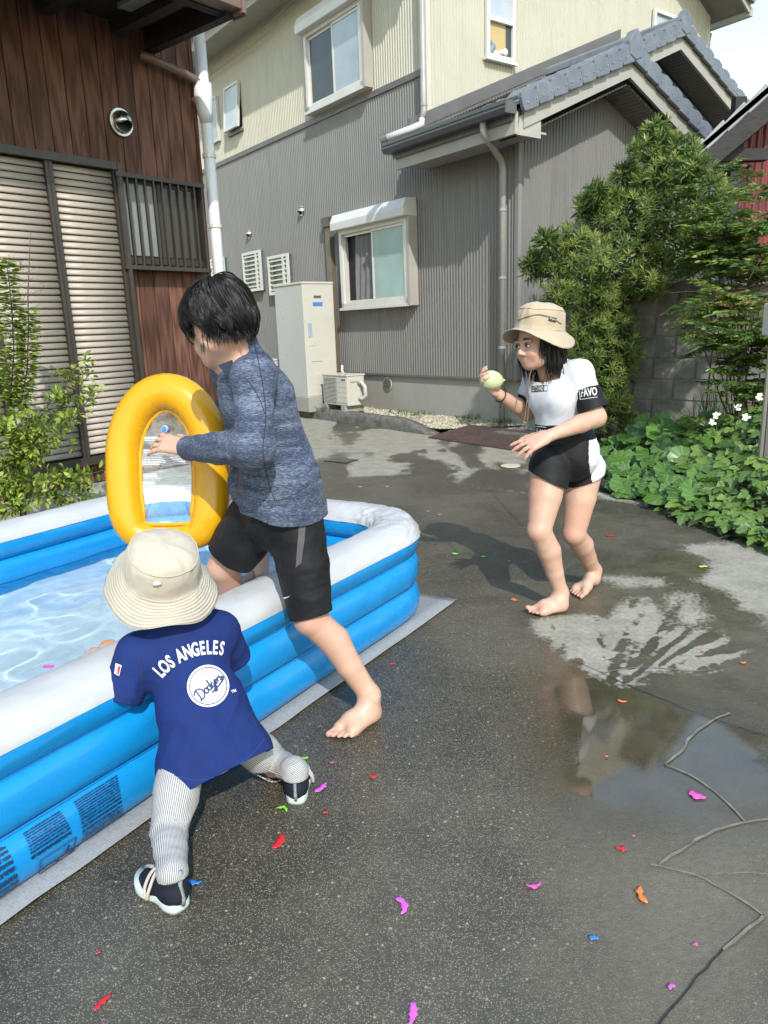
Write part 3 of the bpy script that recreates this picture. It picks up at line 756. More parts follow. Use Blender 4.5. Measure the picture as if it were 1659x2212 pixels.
# gravel strip: sheet + pebbles
gz = .13
m_gsand = M('gravel_bed', (.30, .27, .19), .95, .3, 40, .6, 150, .01)
gq = [ka + kn * .15 + UZ * .10, kb + kn * .15 + UZ * .055, hp(-.1, .05, .12), hp(12, .05, .17)]
V = []; F = []
nU, nV = 90, 14
for i in range(nU + 1):
    for j in range(nV + 1):
        u = i / nU; v = j / nV
        p = (gq[0] * (1 - u) + gq[1] * u) * (1 - v) + (gq[3] * (1 - u) + gq[2] * u) * v
        V.append(p + UZ * (noise(p * 6) - .5) * .03)
for i in range(nU):
    for j in range(nV): F.append((i * (nV + 1) + j, (i + 1) * (nV + 1) + j, (i + 1) * (nV + 1) + j + 1, i * (nV + 1) + j + 1))
tag(mk('gravel_bed', V, F, m_gsand), kind='structure')
def pebbles(name, n, quad, r0, r1, cols, seed, u_pow=.6):
    R = np.random.default_rng(seed)
    u = R.random(n) ** u_pow; v = R.random(n)
    q = [np.asarray(a) for a in quad]
    P = ((q[0][None] * (1 - u)[:, None] + q[1][None] * u[:, None]) * (1 - v)[:, None] + (q[3][None] * (1 - u)[:, None] + q[2][None] * u[:, None]) * v[:, None])
    P[:, 2] += (np.array([noise(p * 6) for p in P]) - .5) * .03 + .004
    T = np.array([(1, 0, 0), (0, 1, 0), (-1, 0, 0), (0, -1, 0), (0, 0, .7), (0, 0, -.5)], float)
    FT = np.array([(0, 1, 4), (1, 2, 4), (2, 3, 4), (3, 0, 4), (1, 0, 5), (2, 1, 5), (3, 2, 5), (0, 3, 5)])
    s = R.uniform(r0, r1, (n, 1, 1)); a = R.random(n) * 6.28
    rot = np.zeros((n, 3, 3)); rot[:, 0, 0] = np.cos(a); rot[:, 0, 1] = -np.sin(a); rot[:, 1, 0] = np.sin(a); rot[:, 1, 1] = np.cos(a); rot[:, 2, 2] = 1
    TT = T[None] * R.uniform(.6, 1.3, (n, 1, 3))
    V = P[:, None] + np.einsum('nij,nkj->nki', rot, TT * s)
    F = (FT[None] + (np.arange(n) * 6)[:, None, None]).reshape(-1, 3)
    rnd = np.repeat(R.random(n), 6)
    t = NT(name + '_mat'); t.set(Base_Color=t.ramp(t.attr('rnd'), cols), Roughness=.85)
    return mk(name, V.reshape(-1, 3), F, t.m, None, True, dict(rnd=rnd))
tag(pebbles('gravel', 15000, gq, .008, .02, [(0, (.22, .18, .11)), (.5, (.42, .37, .26)), (1, (.60, .57, .48))], 5), 'pale tan gravel strip along the foot of the grey wall', 'gravel', kind='stuff')
gq2 = [kb + kd * .05 + kn * .22 + UZ * .03, kb + kd * 1.9 + kn * .22 + UZ * .03, hp(-1.0, .1, .05), hp(-.02, .06, .09)]
tag(pebbles('gravel', 5000, gq2, .010, .024, [(0, (.16, .16, .15)), (.5, (.27, .27, .26)), (1, (.42, .42, .40))], 9, 1), 'grey gravel patch beyond the rusty plate by the house corner', 'gravel', kind='stuff')
sl = MB().box(hp(-.05, -.42, 0), -D1 * 1.0, D2 * .35, UZ * .10).build('stone_slab', m_kerb, bevel=.01)
tag(sl, 'low grey stone slab at the grey house corner', 'slab')
# rusty steel plate bridging the kerb
m_rust = M('rusty_plate', (.075, .042, .032), .75, .25, 12, .35, 120, .004, dirt=(.04, .026, .022), dscale=5)
pa = gp(925, 946); pb = gp(1150, 980); pdn = nrm(pb - pa); pn = np.array([-pdn[1], pdn[0], 0]); pn = pn if pn[1] > 0 else -pn
plate = MB().add([pa, pa + pdn * 1.75, pa + pdn * 1.75 + pn * .55 + UZ * .10, pa + pn * .55 + pdn * .12 + UZ * .10, pa + UZ * .012, pa + pdn * 1.75 + UZ * .012, pa + pdn * 1.75 + pn * .55 + UZ * .112, pa + pn * .55 + pdn * .12 + UZ * .112],
    [(0, 3, 2, 1), (4, 5, 6, 7), (0, 1, 5, 4), (1, 2, 6, 5), (2, 3, 7, 6), (3, 0, 4, 7)]).build('steel_ramp', m_rust)
tag(plate, 'rust-brown steel ramp plate laid from road to gravel', 'ramp')
# covers in the road
def disc(name, p, r, h, mat, sq=1.0, n=36):
    V = [(p[0] + r * math.cos(6.2832 * k / n), p[1] + r * sq * math.sin(6.2832 * k / n), p[2] + h) for k in range(n)]
    return MB().prism(V[::-1] if False else V, (0, 0, -h)).build(name, mat, None, bevel=.003)
tag(disc('drain_cover', gp(1103, 1007), .09, .008, M('cream_cover', (.50, .46, .34), .6, .06)), 'small round cream drain cover set in the concrete', 'cover')
gc = gp(737, 995)
gr = thing('drain_grate', 'dark rectangular drain grate in the far concrete', 'grate', tuple(gc))
ga = nrm([.8, -.6, 0]); gb = np.array([.6, .8, 0])
MB().box(gc - ga * .14 - gb * .10 + UZ * -.002, ga * .28, gb * .20, UZ * .006).build('pan', m_black, gr)
for i in range(9): MB().box(gc - ga * .135 + ga * i * .031 - gb * .095 + UZ * .004, ga * .012, gb * .19, UZ * .006).build('grate_bar', m_darktrim, gr)

def boxed(s0, s1, t0, t1, z0, z1): return (hp(s0, t0, z0), D1 * (s1 - s0), D2 * (t1 - t0), UZ * (z1 - z0))
m_ivory = M('ivory_enamel', (.50, .485, .42), .32, .03, 3)
m_greyenam = M('grey_enamel', (.44, .44, .42), .35, .03, 3)
wh = thing('water_heater', 'tall ivory tank water heater beside the grey wall', 'water heater', tuple(hp(3.9, -.4, .15)))
MB().box(*boxed(3.42, 4.30, -.70, -.08, 0.10, .32)).build('plinth', m_found, wh, bevel=.01)
MB().box(*boxed(3.474, 4.27, -.678, -.17, .32, 1.90)).build('tank_casing', m_greyenam, wh, bevel=.006)
MB().box(*boxed(3.46, 3.476, -.684, -.165, .32, 1.90)).build('front_panel', m_ivory, wh, bevel=.004)
MB().box(*boxed(3.45, 4.28, -.69, -.16, 1.90, 1.93)).build('top_cover', m_ivory, wh, bevel=.006)
MB().box(*boxed(3.452, 3.462, -.60, -.42, .82, 1.02)).build('access_panel', m_ivory, wh, bevel=.004)
MB().box(*boxed(3.454, 3.462, -.62, -.52, 1.04, 1.14)).build('access_panel', m_ivory, wh, bevel=.004)
MB().box(*boxed(3.455, 3.461, -.655, -.17, .33, .66)).build('leg_cover', m_ivory, wh, bevel=.003)
gl = MB()
for q in range(4): gl.box(*boxed(3.4535, 3.456, -.62 + q * .11, -.614 + q * .11, .35, .62))
for q in range(3): gl.box(*boxed(3.4530, 3.4555, -.62, -.25, .40 + q * .09, .404 + q * .09))
gl.build('panel_seam', m_greyenam, wh)
MB().box(*boxed(3.452, 3.461, -.50, -.38, 1.71, 1.74)).build('label_plate', m_darktrim, wh)
MB().box(*boxed(3.452, 3.461, -.52, -.36, 1.60, 1.65)).build('label_plate', M('blue_label', (.05, .20, .55), .4, .05), wh)
MB().box(*boxed(3.452, 3.461, -.62, -.56, 1.17, 1.36)).build('label_plate', M('pale_blue_label', (.28, .38, .42), .5, .2, 60), wh)
ac = thing('air_conditioner', 'small ivory outdoor air conditioner unit with round pipe loop beside water heater', 'air conditioner', tuple(hp(2.9, -.4, .15)))
A0, A1, B0, B1, Z0, Z1 = 2.66, 3.28, -.53, -.24, .22, .64
MB().box(*boxed(A0, A1, B0, B1, Z0, Z1)).build('casing', m_ivory, ac, bevel=.012)
MB().box(*boxed(A0 - .01, A1 + .01, B0 - .012, B1 + .01, Z1 - .012, Z1 + .012)).build('top_cover', m_ivory, ac, bevel=.006)
for q in range(19):
    z = Z0 + .045 + q * .0185
    MB().box(*boxed(2.93, 3.26, B0 - .012, B0 + .002, z, z + .009)).build('grille_slat', m_ivory, ac)
MB().box(*boxed(2.93, 3.26, B0 - .003, B0 + .004, Z0 + .04, Z1 - .04)).build('grille_back', m_black, ac)
for q in range(5): MB().box(*boxed(2.68, 2.91, B0 - .006, B0, Z0 + .04 + q * .07, Z0 + .105 + q * .07)).build('front_panel', m_ivory, ac, bevel=.003)
MB().box(*boxed(2.70, 2.80, B0 - .007, B0 - .004, Z1 - .075, Z1 - .05)).build('label_plate', M('navy_label', (.05, .09, .22), .5, .1), ac)
MB().box(*boxed(A0 - .012, A0, B0 + .05, B0 + .17, Z1 - .09, Z1 - .06)).build('side_handle', m_greyenam, ac)
MB().tube([hp(A0 - .005, -.34, .52), hp(A0 - .06, -.33, .54), hp(A0 - .11, -.31, .48), hp(A0 - .11, -.30, .36), hp(A0 - .06, -.32, .31), hp(A0 - .005, -.34, .32)], .028, 10).build('pipe', m_ivory, ac, smooth=True)
for q in (2.72, 3.20): MB().box(*boxed(q, q + .09, B0 - .02, B1 + .02, .13, .22)).build('foot_block', m_found, ac)
MB().tube([hp(3.40, -.06, .60), hp(3.42, -.10, .66), hp(3.44, -.08, .74)], .02, 8).build('pipe', m_white, ac, smooth=True)
ac2 = thing('air_conditioner', 'ivory outdoor air conditioner unit mostly hidden behind the water heater', 'air conditioner', tuple(hp(5.0, -.5, .15)))
MB().box(*boxed(4.55, 5.3, -.72, -.42, .25, .83)).build('casing', m_ivory, ac2, bevel=.012)
MB().box(*boxed(4.54, 5.31, -.73, -.41, .82, .845)).build('top_cover', m_ivory, ac2, bevel=.006)
MB().box(*boxed(4.54, 4.552, -.66, -.55, .70, .74)).build('side_handle', m_black, ac2)
for q in (4.62, 5.15): MB().box(*boxed(q, q + .09, -.74, -.40, .13, .25)).build('foot_block', m_found, ac2)

# ================================================================== OLD TIMBER HOUSE ON THE LEFT
W0 = np.array([-2.141, 5.431, 0]); D3 = nrm([.642, .767, 0]); N3_ = np.array([D3[1], -D3[0], 0])
def wp(s, o, z): return W0 + D3 * s + N3_ * o + UZ * z
RW = Matrix(((D3[0], N3_[0], 0), (D3[1], N3_[1], 0), (0, 0, 1))).to_euler()    # local x along wall, y out, z up (mirrored handled by meshes)
def wood_mat(name, dark, mid, light):
    t = NT(name)
    oi = t.n('ObjectInfo'); c = t.n('TexCoord'); mp = t.n('Mapping'); mp.inputs['Scale'].default_value = (9, 9, .55)
    off = t.n('CombineXYZ'); 
    for k, q in ((0, 7.0), (2, 31.0)): t.l(t.math('MULTIPLY', oi.outputs['Random'], q), off.inputs[k])
    va = t.n('VectorMath'); va.operation = 'ADD'; t.l(c.outputs['Object'], va.inputs[0]); t.l(off.outputs[0], va.inputs[1]); t.l(va.outputs[0], mp.inputs['Vector'])
    g1 = t.noise(mp.outputs[0], 2.2, 6, .6, 1.6); 
    mp2 = t.n('Mapping'); mp2.inputs['Scale'].default_value = (60, 60, 2.0); t.l(va.outputs[0], mp2.inputs['Vector'])
    g2 = t.noise(mp2.outputs[0], 3, 4, .6)
    wv = t.n('TexWave'); wv.wave_type = 'RINGS'; wv.inputs['Scale'].default_value = 1.3; wv.inputs['Distortion'].default_value = 9; wv.inputs['Detail'].default_value = 3; wv.inputs['Detail Scale'].default_value = 1.2
    t.l(mp.outputs[0], wv.inputs['Vector'])
    f = t.math('ADD', t.math('MULTIPLY', g1, .5), t.math('ADD', t.math('MULTIPLY', g2, .28), t.math('MULTIPLY', wv.outputs[0], .22)))
    col = t.ramp(f, [(.3, dark), (.5, mid), (.72, light)])
    hsv = t.n('HueSaturation'); t.l(col, hsv.inputs['Color']); t.l(t.math('MULTIPLY_ADD', oi.outputs['Random'], .5, .75), hsv.inputs['Value'])
    # worn, bleached scratches
    mp3 = t.n('Mapping'); mp3.inputs['Scale'].default_value = (26, 26, 2.6); t.l(va.outputs[0], mp3.inputs['Vector'])
    wear = t.ramp(t.noise(mp3.outputs[0], 2.4, 5, .65), [(.66, 0), (.74, 1)])
    c2 = t.mix(t.math('MULTIPLY', wear, .35), hsv.outputs[0], (.34, .25, .19))
    t.set(Base_Color=c2, Roughness=.62, Specular_IOR_Level=.3)
    t.bump(f, .35, .004); return t.m
m_plank = wood_mat('brown_cedar', (.050, .021, .014), (.108, .047, .030), (.170, .082, .054))
m_bronze = M('bronze_aluminium', (.038, .031, .026), .4, .1, 8)
m_slat = None
t = NT('taupe_slat'); co = t.coord((3, 3, 90)); f = t.noise(co, 2, 4)
t.set(Base_Color=t.ramp(f, [(.3, (.27, .232, .188)), (.7, (.375, .33, .272))]), Roughness=.45); m_slat = t.m
timber = thing('timber_house', 'old brown plank house with louvred shutters and barred window', 'house', tuple(wp(0, 0, 0)))
def plank_mesh(L, w=.131, th=.02):
    mb = MB(); mb.box((0, 0, 0), (w - .004, 0, 0), (0, th, 0), (0, 0, L)); 
    me = mesh(mb.V, mb.F, False); me.materials.append(m_plank)
    bm = bmesh.new(); bm.from_mesh(me); bmesh.ops.bevel(bm, geom=[e for e in bm.edges], offset=.003, segments=1, affect='EDGES'); bm.to_mesh(me); bm.free()
    return me
RWM = Matrix(((D3[0], N3_[0], 0, 0), (D3[1], N3_[1], 0, 0), (0, 0, 1, 0), (0, 0, 0, 1)))
def put(me, name, parent, s, o, z):
    """local x along the wall, local y outwards"""
    ob = link(name, me, None, parent); p = wp(s, o, z)
    m = RWM.copy(); m.translation = Vector(p)
    if m.determinant() < 0:      # keep a proper rotation: flip local y
        m.col[1] = -m.col[1]
    ob.matrix_local = m if parent is None else ob.matrix_parent_inverse @ m if False else m
    ob.matrix_basis = m
    return ob
MB().box(wp(-3.5, -.06, .2), D3 * 4.72, N3_ * .04, UZ * 3.8).build('wall', m_black, timber)
up_p = plank_mesh(1.55); lo_p = plank_mesh(1.52); sk_p = plank_mesh(.17)
for i in range(27):
    s = 1.215 - .1325 * (i + 1)
    put(up_p, 'plank', timber, s, .0 + .004 * (random.random() - .5), 2.44 if s < .40 else 2.385)
for i in range(6):
    put(lo_p, 'plank', timber, 1.215 - .1325 * (i + 1), .004 * (random.random() - .5), .22)
for i in range(25):
    put(sk_p, 'plank', timber, .40 - .1325 * (i + 1), .0, .21)
MB().box(wp(-3.5, -.02, -.02), D3 * 4.72, N3_ * .06, UZ * .225).build('foundation', m_found, timber)
MB().box(wp(1.195, -.25, .2), D3 * .03, N3_ * .26, UZ * 3.8).build('corner_board', m_plank, timber)
MB().box(wp(1.2, -3.5, .0), D3 * .03, N3_ * 3.3, UZ * 4.0).build('wall', M('side_wall', (.20, .19, .17), .7, .1), timber)
# shutters
def slat_mesh(L):
    prof = [(0, .003), (.012, .003), (.0155, .008), (.0145, .017), (.009, .032), (.002, .043), (0, .043)]
    V = []; F = []
    for x in (0, L):
        for a, b in prof: V.append((x, -a, b))
    n = len(prof)
    for i in range(n - 1): F.append((i, i + n, i + n + 1, i + 1))
    F.append(tuple(range(n))); F.append(tuple(range(n, 2 * n))[::-1])
    me = mesh(V, F, True); me.materials.append(m_slat)
    bm = bmesh.new(); bm.from_mesh(me); bmesh.ops.recalc_face_normals(bm, faces=bm.faces)
    bm.to_mesh(me); bm.free(); return me
MB().box(wp(-1.5, .02, 2.405), D3 * 1.935, N3_ * .075, UZ * .05).build('shutter_rail', m_bronze, timber)
MB().box(wp(-1.5, .0, .36), D3 * 1.94, N3_ * .09, UZ * .055).build('shutter_rail', m_bronze, timber)
for a, b in ((-.055, .39), (-.55, -.105), (-1.05, -.60)):
    pn = MB().box(wp(a, .012, .42), D3 * (b - a), N3_ * .012, UZ * 1.98).build('shutter_panel', m_black, timber)
    sm_ = slat_mesh(b - a)
    for i in range(44):
        put(sm_, 'slat', pn, a, .034, .424 + i * .0449)
    for x in (a - .028, b - .0):
        MB().box(wp(x, .02, .415), D3 * .028, N3_ * .052, UZ * 1.99).build('stile', m_bronze, pn)
MB().box(wp(.415, .015, .36), D3 * .03, N3_ * .085, UZ * 2.09).build('shutter_post', m_bronze, timber)
# barred window
gw = MB().box(wp(.42, .005, 1.78), D3 * .71, N3_ * .02, UZ * .60).build('window', m_black, timber)
MB().box(wp(.46, .026, 1.84), D3 * .30, N3_ * .006, UZ * .50).build('pane', glass_mat('pale_frosted_pane', (.20, .22, .22), .25), gw)
MB().box(wp(.80, .022, 1.84), D3 * .30, N3_ * .006, UZ * .50).build('pane', glass_mat('dim_pane', (.025, .024, .02), .15), gw)
MB().box(wp(.76, .024, 1.78), D3 * .035, N3_ * .02, UZ * .60).build('sash', m_bronze, gw)
for z in (1.78, 2.34): MB().box(wp(.42, .024, z), D3 * .71, N3_ * .018, UZ * .045).build('sash', m_bronze, gw)
for zq in (2.365, 1.735): MB().box(wp(.395, .02, zq), D3 * .765, N3_ * .085, UZ * .03).build('grille_rail', m_bronze, gw)
for i in range(11):
    s = .405 + .0725 * i
    MB().box(wp(s, .075, 1.765), D3 * .014, N3_ * .022, UZ * .60).build('grille_bar', m_bronze, gw)
for s in (.405, 1.13): MB().box(wp(s, .03, 1.765), D3 * .012, N3_ * .05, UZ * .60).build('grille_side', m_bronze, gw)
vent(0, 0, .078, timber, wp(.535, .02, 2.745), N3_, -D3)
# canopy with boxed gutter, dark beams and grey boards
m_cano = M('dark_canopy_timber', (.018, .014, .012), .7, .3, 12, .2, 60, .004)
m_canob = M('grey_canopy_board', (.22, .22, .21), .7, .12, 6)
m_brownm = M('brown_metal', (.15, .095, .075), .45, .1, 6)
CS, CO = .88, .92; CZ = .20
cn = MB().box(wp(-3.4, -.05, 3.400), D3 * (3.4 + CS - .03), N3_ * (CO + .03), UZ * .05).build('canopy', m_cano, timber)
for s in np.arange(CS - .30, -3.2, -.52):
    MB().box(wp(s - .06, .03, 3.300), D3 * .09, N3_ * (CO - .12), UZ * .10).build('beam', m_cano, cn)
MB().box(wp(CS - .07, .02, 3.260), D3 * .07, N3_ * (CO - .02), UZ * .14).build('beam', m_cano, cn)
MB().box(wp(-3.3, CO - .10, 3.280), D3 * (3.3 + CS - .05), N3_ * .07, UZ * .12).build('beam', m_cano, cn)
for s in np.arange(CS - .26, -3.2, -.52):
    MB().box(wp(s - .20, CO - .62, 3.365), D3 * .20, N3_ * .48, UZ * .03).build('board', m_canob, cn)
MB().box(wp(-3.4, CO - .03, 3.290), D3 * (3.4 + CS), N3_ * .12, UZ * .13).build('gutter', m_brownm, cn, bevel=.006)
MB().box(wp(CS - .012, -.02, 3.270), D3 * .03, N3_ * (CO + .12), UZ * .16).build('fascia', m_brownm, cn)
MB().box(wp(CS + .018, CO - .04, 3.260), D3 * .012, N3_ * .13, UZ * .18).build('gutter_end', m_brownm, cn, bevel=.004)
MB().tube([wp(.72, .06, 3.21), wp(.80, .07, 3.20), wp(1.12, .07, 3.155), wp(1.19, .07, 3.14), wp(1.235, .07, 3.10)], .032, 10).build('branch_pipe', m_brownm, timber, smooth=True)
m_wpipe = M('white_pipe', (.66, .68, .70), .3, .04, 5)
band_pipe('downpipe', [wp(1.275, .05, 4.2), wp(1.275, .05, .0)], .046, m_wpipe, timber, [wp(1.275, .05, 2.62), wp(1.275, .05, 2.1), wp(1.275, .05, 1.2)], m_alu)
MB().tube([wp(1.25, .07, 3.13), wp(1.25, .07, 3.02), wp(1.262, .06, 2.93), wp(1.275, .05, 2.86)], [.07, .07, .06, .047], 14).build('pipe_hopper', m_wpipe, timber, smooth=True)
# main eave of the timber house, above the canopy
MB().prism([wp(-3.4, -.1, 3.9), wp(-3.4, .55, 3.72), wp(-3.4, .55, 3.80), wp(-3.4, -.1, 3.98)], D3 * 5.0).build('roof', m_cano, timber)

# ================================================================== BLOCK WALL AND SHED ON THE RIGHT
m_block = M('weathered_block', (.21, .205, .185), .92, .3, 9, .5, 70, .008, dirt=(.07, .068, .058), dscale=3.5, dlo=.42, dhi=.72)
m_mortar = M('mortar', (.19, .185, .17), .95, .2, 20, .4, 90, .005)
BA = np.array([2.05, 8.47, 0]); BD = nrm([.75, -.66, 0]); BN = np.array([-.66, -.75, 0]) / math.hypot(.66, .75)
def bp(s, o, z): return BA + BD * s + BN * o + UZ * z
bw = thing('block_wall', 'weathered grey concrete block wall behind the leafy bed', 'wall', tuple(bp(1.5, 0, 0)))
MB().box(bp(0, -.05, 0), BD * 3.9, BN * .044, UZ * 1.50).build('mortar', m_mortar, bw)
hB, lB = .214, .425
bm_full = MB().box((0, 0, 0), (lB - .013, 0, 0), (0, .10, 0), (0, 0, hB - .011))
bme = mesh(bm_full.V, bm_full.F, False); bme.materials.append(m_block)
bm = bmesh.new(); bm.from_mesh(bme); bmesh.ops.bevel(bm, geom=list(bm.edges), offset=.006, segments=2, affect='EDGES'); bm.to_mesh(bme); bm.free()
BR = Matrix(((BD[0], -BN[0], 0, 0), (BD[1], -BN[1], 0, 0), (0, 0, 1, 0), (0, 0, 0, 1)))
for r in range(7):
    for c in range(10):
        s = c * lB - (lB / 2 if r % 2 else 0)
        if s < -.3 or s > 3.7: continue
        ob = link('block', bme, None, bw); m = BR.copy(); m.translation = Vector(bp(s, .004 + .004 * random.random(), .01 + r * hB)); ob.matrix_basis = m
V = []; F = []; n = 120
for i in range(n + 1):
    s = 3.9 * i / n; w = .012 * math.sin(s * 2 * math.pi / .42) + .012 * (noise(np.array([s * 9, 1., 1.])) - .5)
    for o, z in ((.012, 1.505), (.05, 1.515 + w * .6), (.058, 1.56 + w), (.0, 1.60 + w * .4), (-.12, 1.60), (-.16, 1.54)):
        V.append(bp(s, o + .012 * (noise(np.array([s * 14, z * 9, 2.])) - .5), z))
for i in range(n):
    for k in range(5): F.append((i * 6 + k, i * 6 + k + 1, i * 6 + k + 7, i * 6 + k + 6))
mk('coping', V, F, M('coping_concrete', (.17, .165, .15), .95, .35, 12, .7, 50, .012), bw)

shed = thing('shed', 'dark shed with tiled roof edge and faded red corrugated wall', 'shed', tuple(at(1620, 700, 8.4)))
SY = 7.95
a0 = at(1484, 338, SY); a1 = at(1700, 152, SY); e = nrm(a1 - a0); dn = nrm(np.cross(e, [0, -1, 0])); dn = dn if dn[2] < 0 else -dn
Lr = np.linalg.norm(a1 - a0) * 1.8; qx = nrm([1.75, 3.0, 0])
m_blackwood = M('black_worn_wood', (.016, .013, .012), .7, .3, 6, .4, 60, .006, stretch=(1, 1, 4), dirt=(.10, .085, .075), dscale=9, dlo=.62, dhi=.75)
rf = MB().prism([a0, a0 + e * Lr, a0 + e * Lr + dn * .05, a0 + dn * .05], qx * 3.4).build('roof', m_cano, shed)
MB().prism([a0 + dn * .075, a0 + e * Lr + dn * .075, a0 + e * Lr + dn * .275, a0 + dn * .25], qx * .05).build('bargeboard', m_blackwood, shed)
m_oldtile = M('old_grey_tile', (.23, .235, .24), .55, .15, 7, .2, 60, .004)
nT = 11
for i in range(nT):
    p = a0 - e * .06 + e * i * .25
    MB().prism([p + dn * .085, p + e * .275 + dn * .065, p + e * .275 - dn * .045, p - dn * .012], qx * .26).build('rake_tile', m_oldtile, rf, bevel=.01)
    
# corrugated red sheet
r0 = at(1597, 300, 8.35); 
V = []; F = []; nn = 150
t = NT('faded_red_sheet'); co = t.coord((1, 1, .25)); f = t.noise(co, 9, 5, .6)
t.set(Base_Color=t.ramp(f, [(.3, (.055, .012, .014)), (.55, (.16, .022, .026)), (.8, (.26, .06, .055))]), Roughness=.5); m_red = t.m
for i in range(nn + 1):
    x = r0[0] + i * .0125
    zt = a0[2] + (x - a0[0]) * e[2] / e[0] - .12
    for z in (.2, zt): V.append((x, 8.35 + .011 * math.sin(i * 1.05), z))
for i in range(nn): F.append((2 * i, 2 * i + 2, 2 * i + 3, 2 * i + 1))
mk('red_wall', V, F, m_red, shed)
pq = at(1588, 340, 8.2); MB().box((pq[0] - .06, 8.14, .1), (.11, 0, 0), (0, .11, 0), (0, 0, pq[2] + .45)).build('post', m_blackwood, shed)
MB().box((pq[0] - .25, 8.10, pq[2] - .05), (.55, 0, 0), (0, .12, 0), (0, 0, .11)).build('beam', m_blackwood, shed)
MB().tube([(pq[0] - .12, 8.05, pq[2] + .12), (pq[0] - .12, 8.5, pq[2] + .12)], .055, 12).build('rafter', m_blackwood, shed)
# meter box on a post at the right edge
mp_ = at(1664, 690, 4.75)
mt = thing('meter_box', 'grey meter box on a thin post at the right edge', 'meter box', (mp_[0], mp_[1], 0))
MB().cbox(mp_ + np.array([.05, 0, 0]), (.075, 0, 0), (0, .05, 0), (0, 0, .10)).build('box', m_greyenam, mt, bevel=.01)
MB().cbox(mp_ + np.array([.045, -.052, .03]), (.05, 0, 0), (0, .004, 0), (0, 0, .05)).build('pane', m_glassdark, mt)
MB().tube([mp_ + np.array([.03, .03, -.1]), (mp_[0] + .03, mp_[1] + .03, .0)], .014, 8).build('post', M('grey_conduit', (.16, .15, .12), .5, .1), mt)
MB().tube([mp_ + np.array([.06, .03, -.1]), (mp_[0] + .06, mp_[1] + .03, .0)], .018, 8).build('post', m_darktrim, mt)

# ================================================================== PLANTS
def leaf_mat(name, stops, rough=.4, trans=.25, spec=.5):
    t = NT(name); co = t.coord(); 
    c = t.ramp(t.math('ADD', t.attr('rnd'), t.math('MULTIPLY', t.math('SUBTRACT', t.noise(co, 14, 3), .5), .35)), stops)
    t.set(Base_Color=c, Roughness=rough, Specular_IOR_Level=spec)
    if trans:
        tr = t.n('BsdfTranslucent'); t.l(c, tr.inputs['Color'])
        mx = t.n('MixShader'); mx.inputs[0].default_value = trans
        t.l(t.b.outputs[0], mx.inputs[1]); t.l(tr.outputs[0], mx.inputs[2]); t.l(mx.outputs[0], t.out.inputs['Surface'])
    return t.m
LANCE = (np.array([(0, 0, 0), (.30, .5, .03), (.30, -.5, .03), (.65, .42, .02), (.65, -.42, .02), (1, 0, -.08)], float), np.array([(0, 2, 1, 1), (1, 2, 4, 3), (3, 4, 5, 5)]))
OVATE = (np.array([(0, 0, 0), (.35, .48, .06), (.35, -.48, .06), (.35, 0, -.01), (.72, .36, .03), (.72, -.36, .03), (.72, 0, -.03), (1, 0, -.10)], float), np.array([(0, 3, 1, 1), (0, 2, 3, 3), (3, 6, 4, 1), (2, 5, 6, 3), (6, 7, 4, 4), (5, 7, 6, 6)]))
def leaves(P, A, N, L, W, T=LANCE):
    """P positions, A axis, N approximate normal, L lengths, W widths -> verts, quads"""
    A = A / np.linalg.norm(A, axis=1, keepdims=True)
    S = np.cross(N, A); S /= np.maximum(np.linalg.norm(S, axis=1, keepdims=True), 1e-6); N = np.cross(A, S)
    t, q = T; n = len(P)
    V = P[:, None] + A[:, None] * (t[None, :, 0:1] * L[:, None, None]) + S[:, None] * (t[None, :, 1:2] * W[:, None, None]) + N[:, None] * (t[None, :, 2:3] * L[:, None, None])
    F = q[None] + (np.arange(n) * len(t))[:, None, None]
    return V.reshape(-1, 3), F.reshape(-1, 4), len(t)
def tri_fix(V, F):
    """quads with a doubled corner -> separate list of polygons"""
    a = F[F[:, 2] == F[:, 3]][:, :3]; b = F[F[:, 2] != F[:, 3]]
    tri = np.concatenate([a, b[:, [0, 1, 2]], b[:, [0, 2, 3]]]); return V, tri
def rand_dirs(n, R):
    v = R.normal(size=(n, 3)); return v / np.linalg.norm(v, axis=1, keepdims=True)

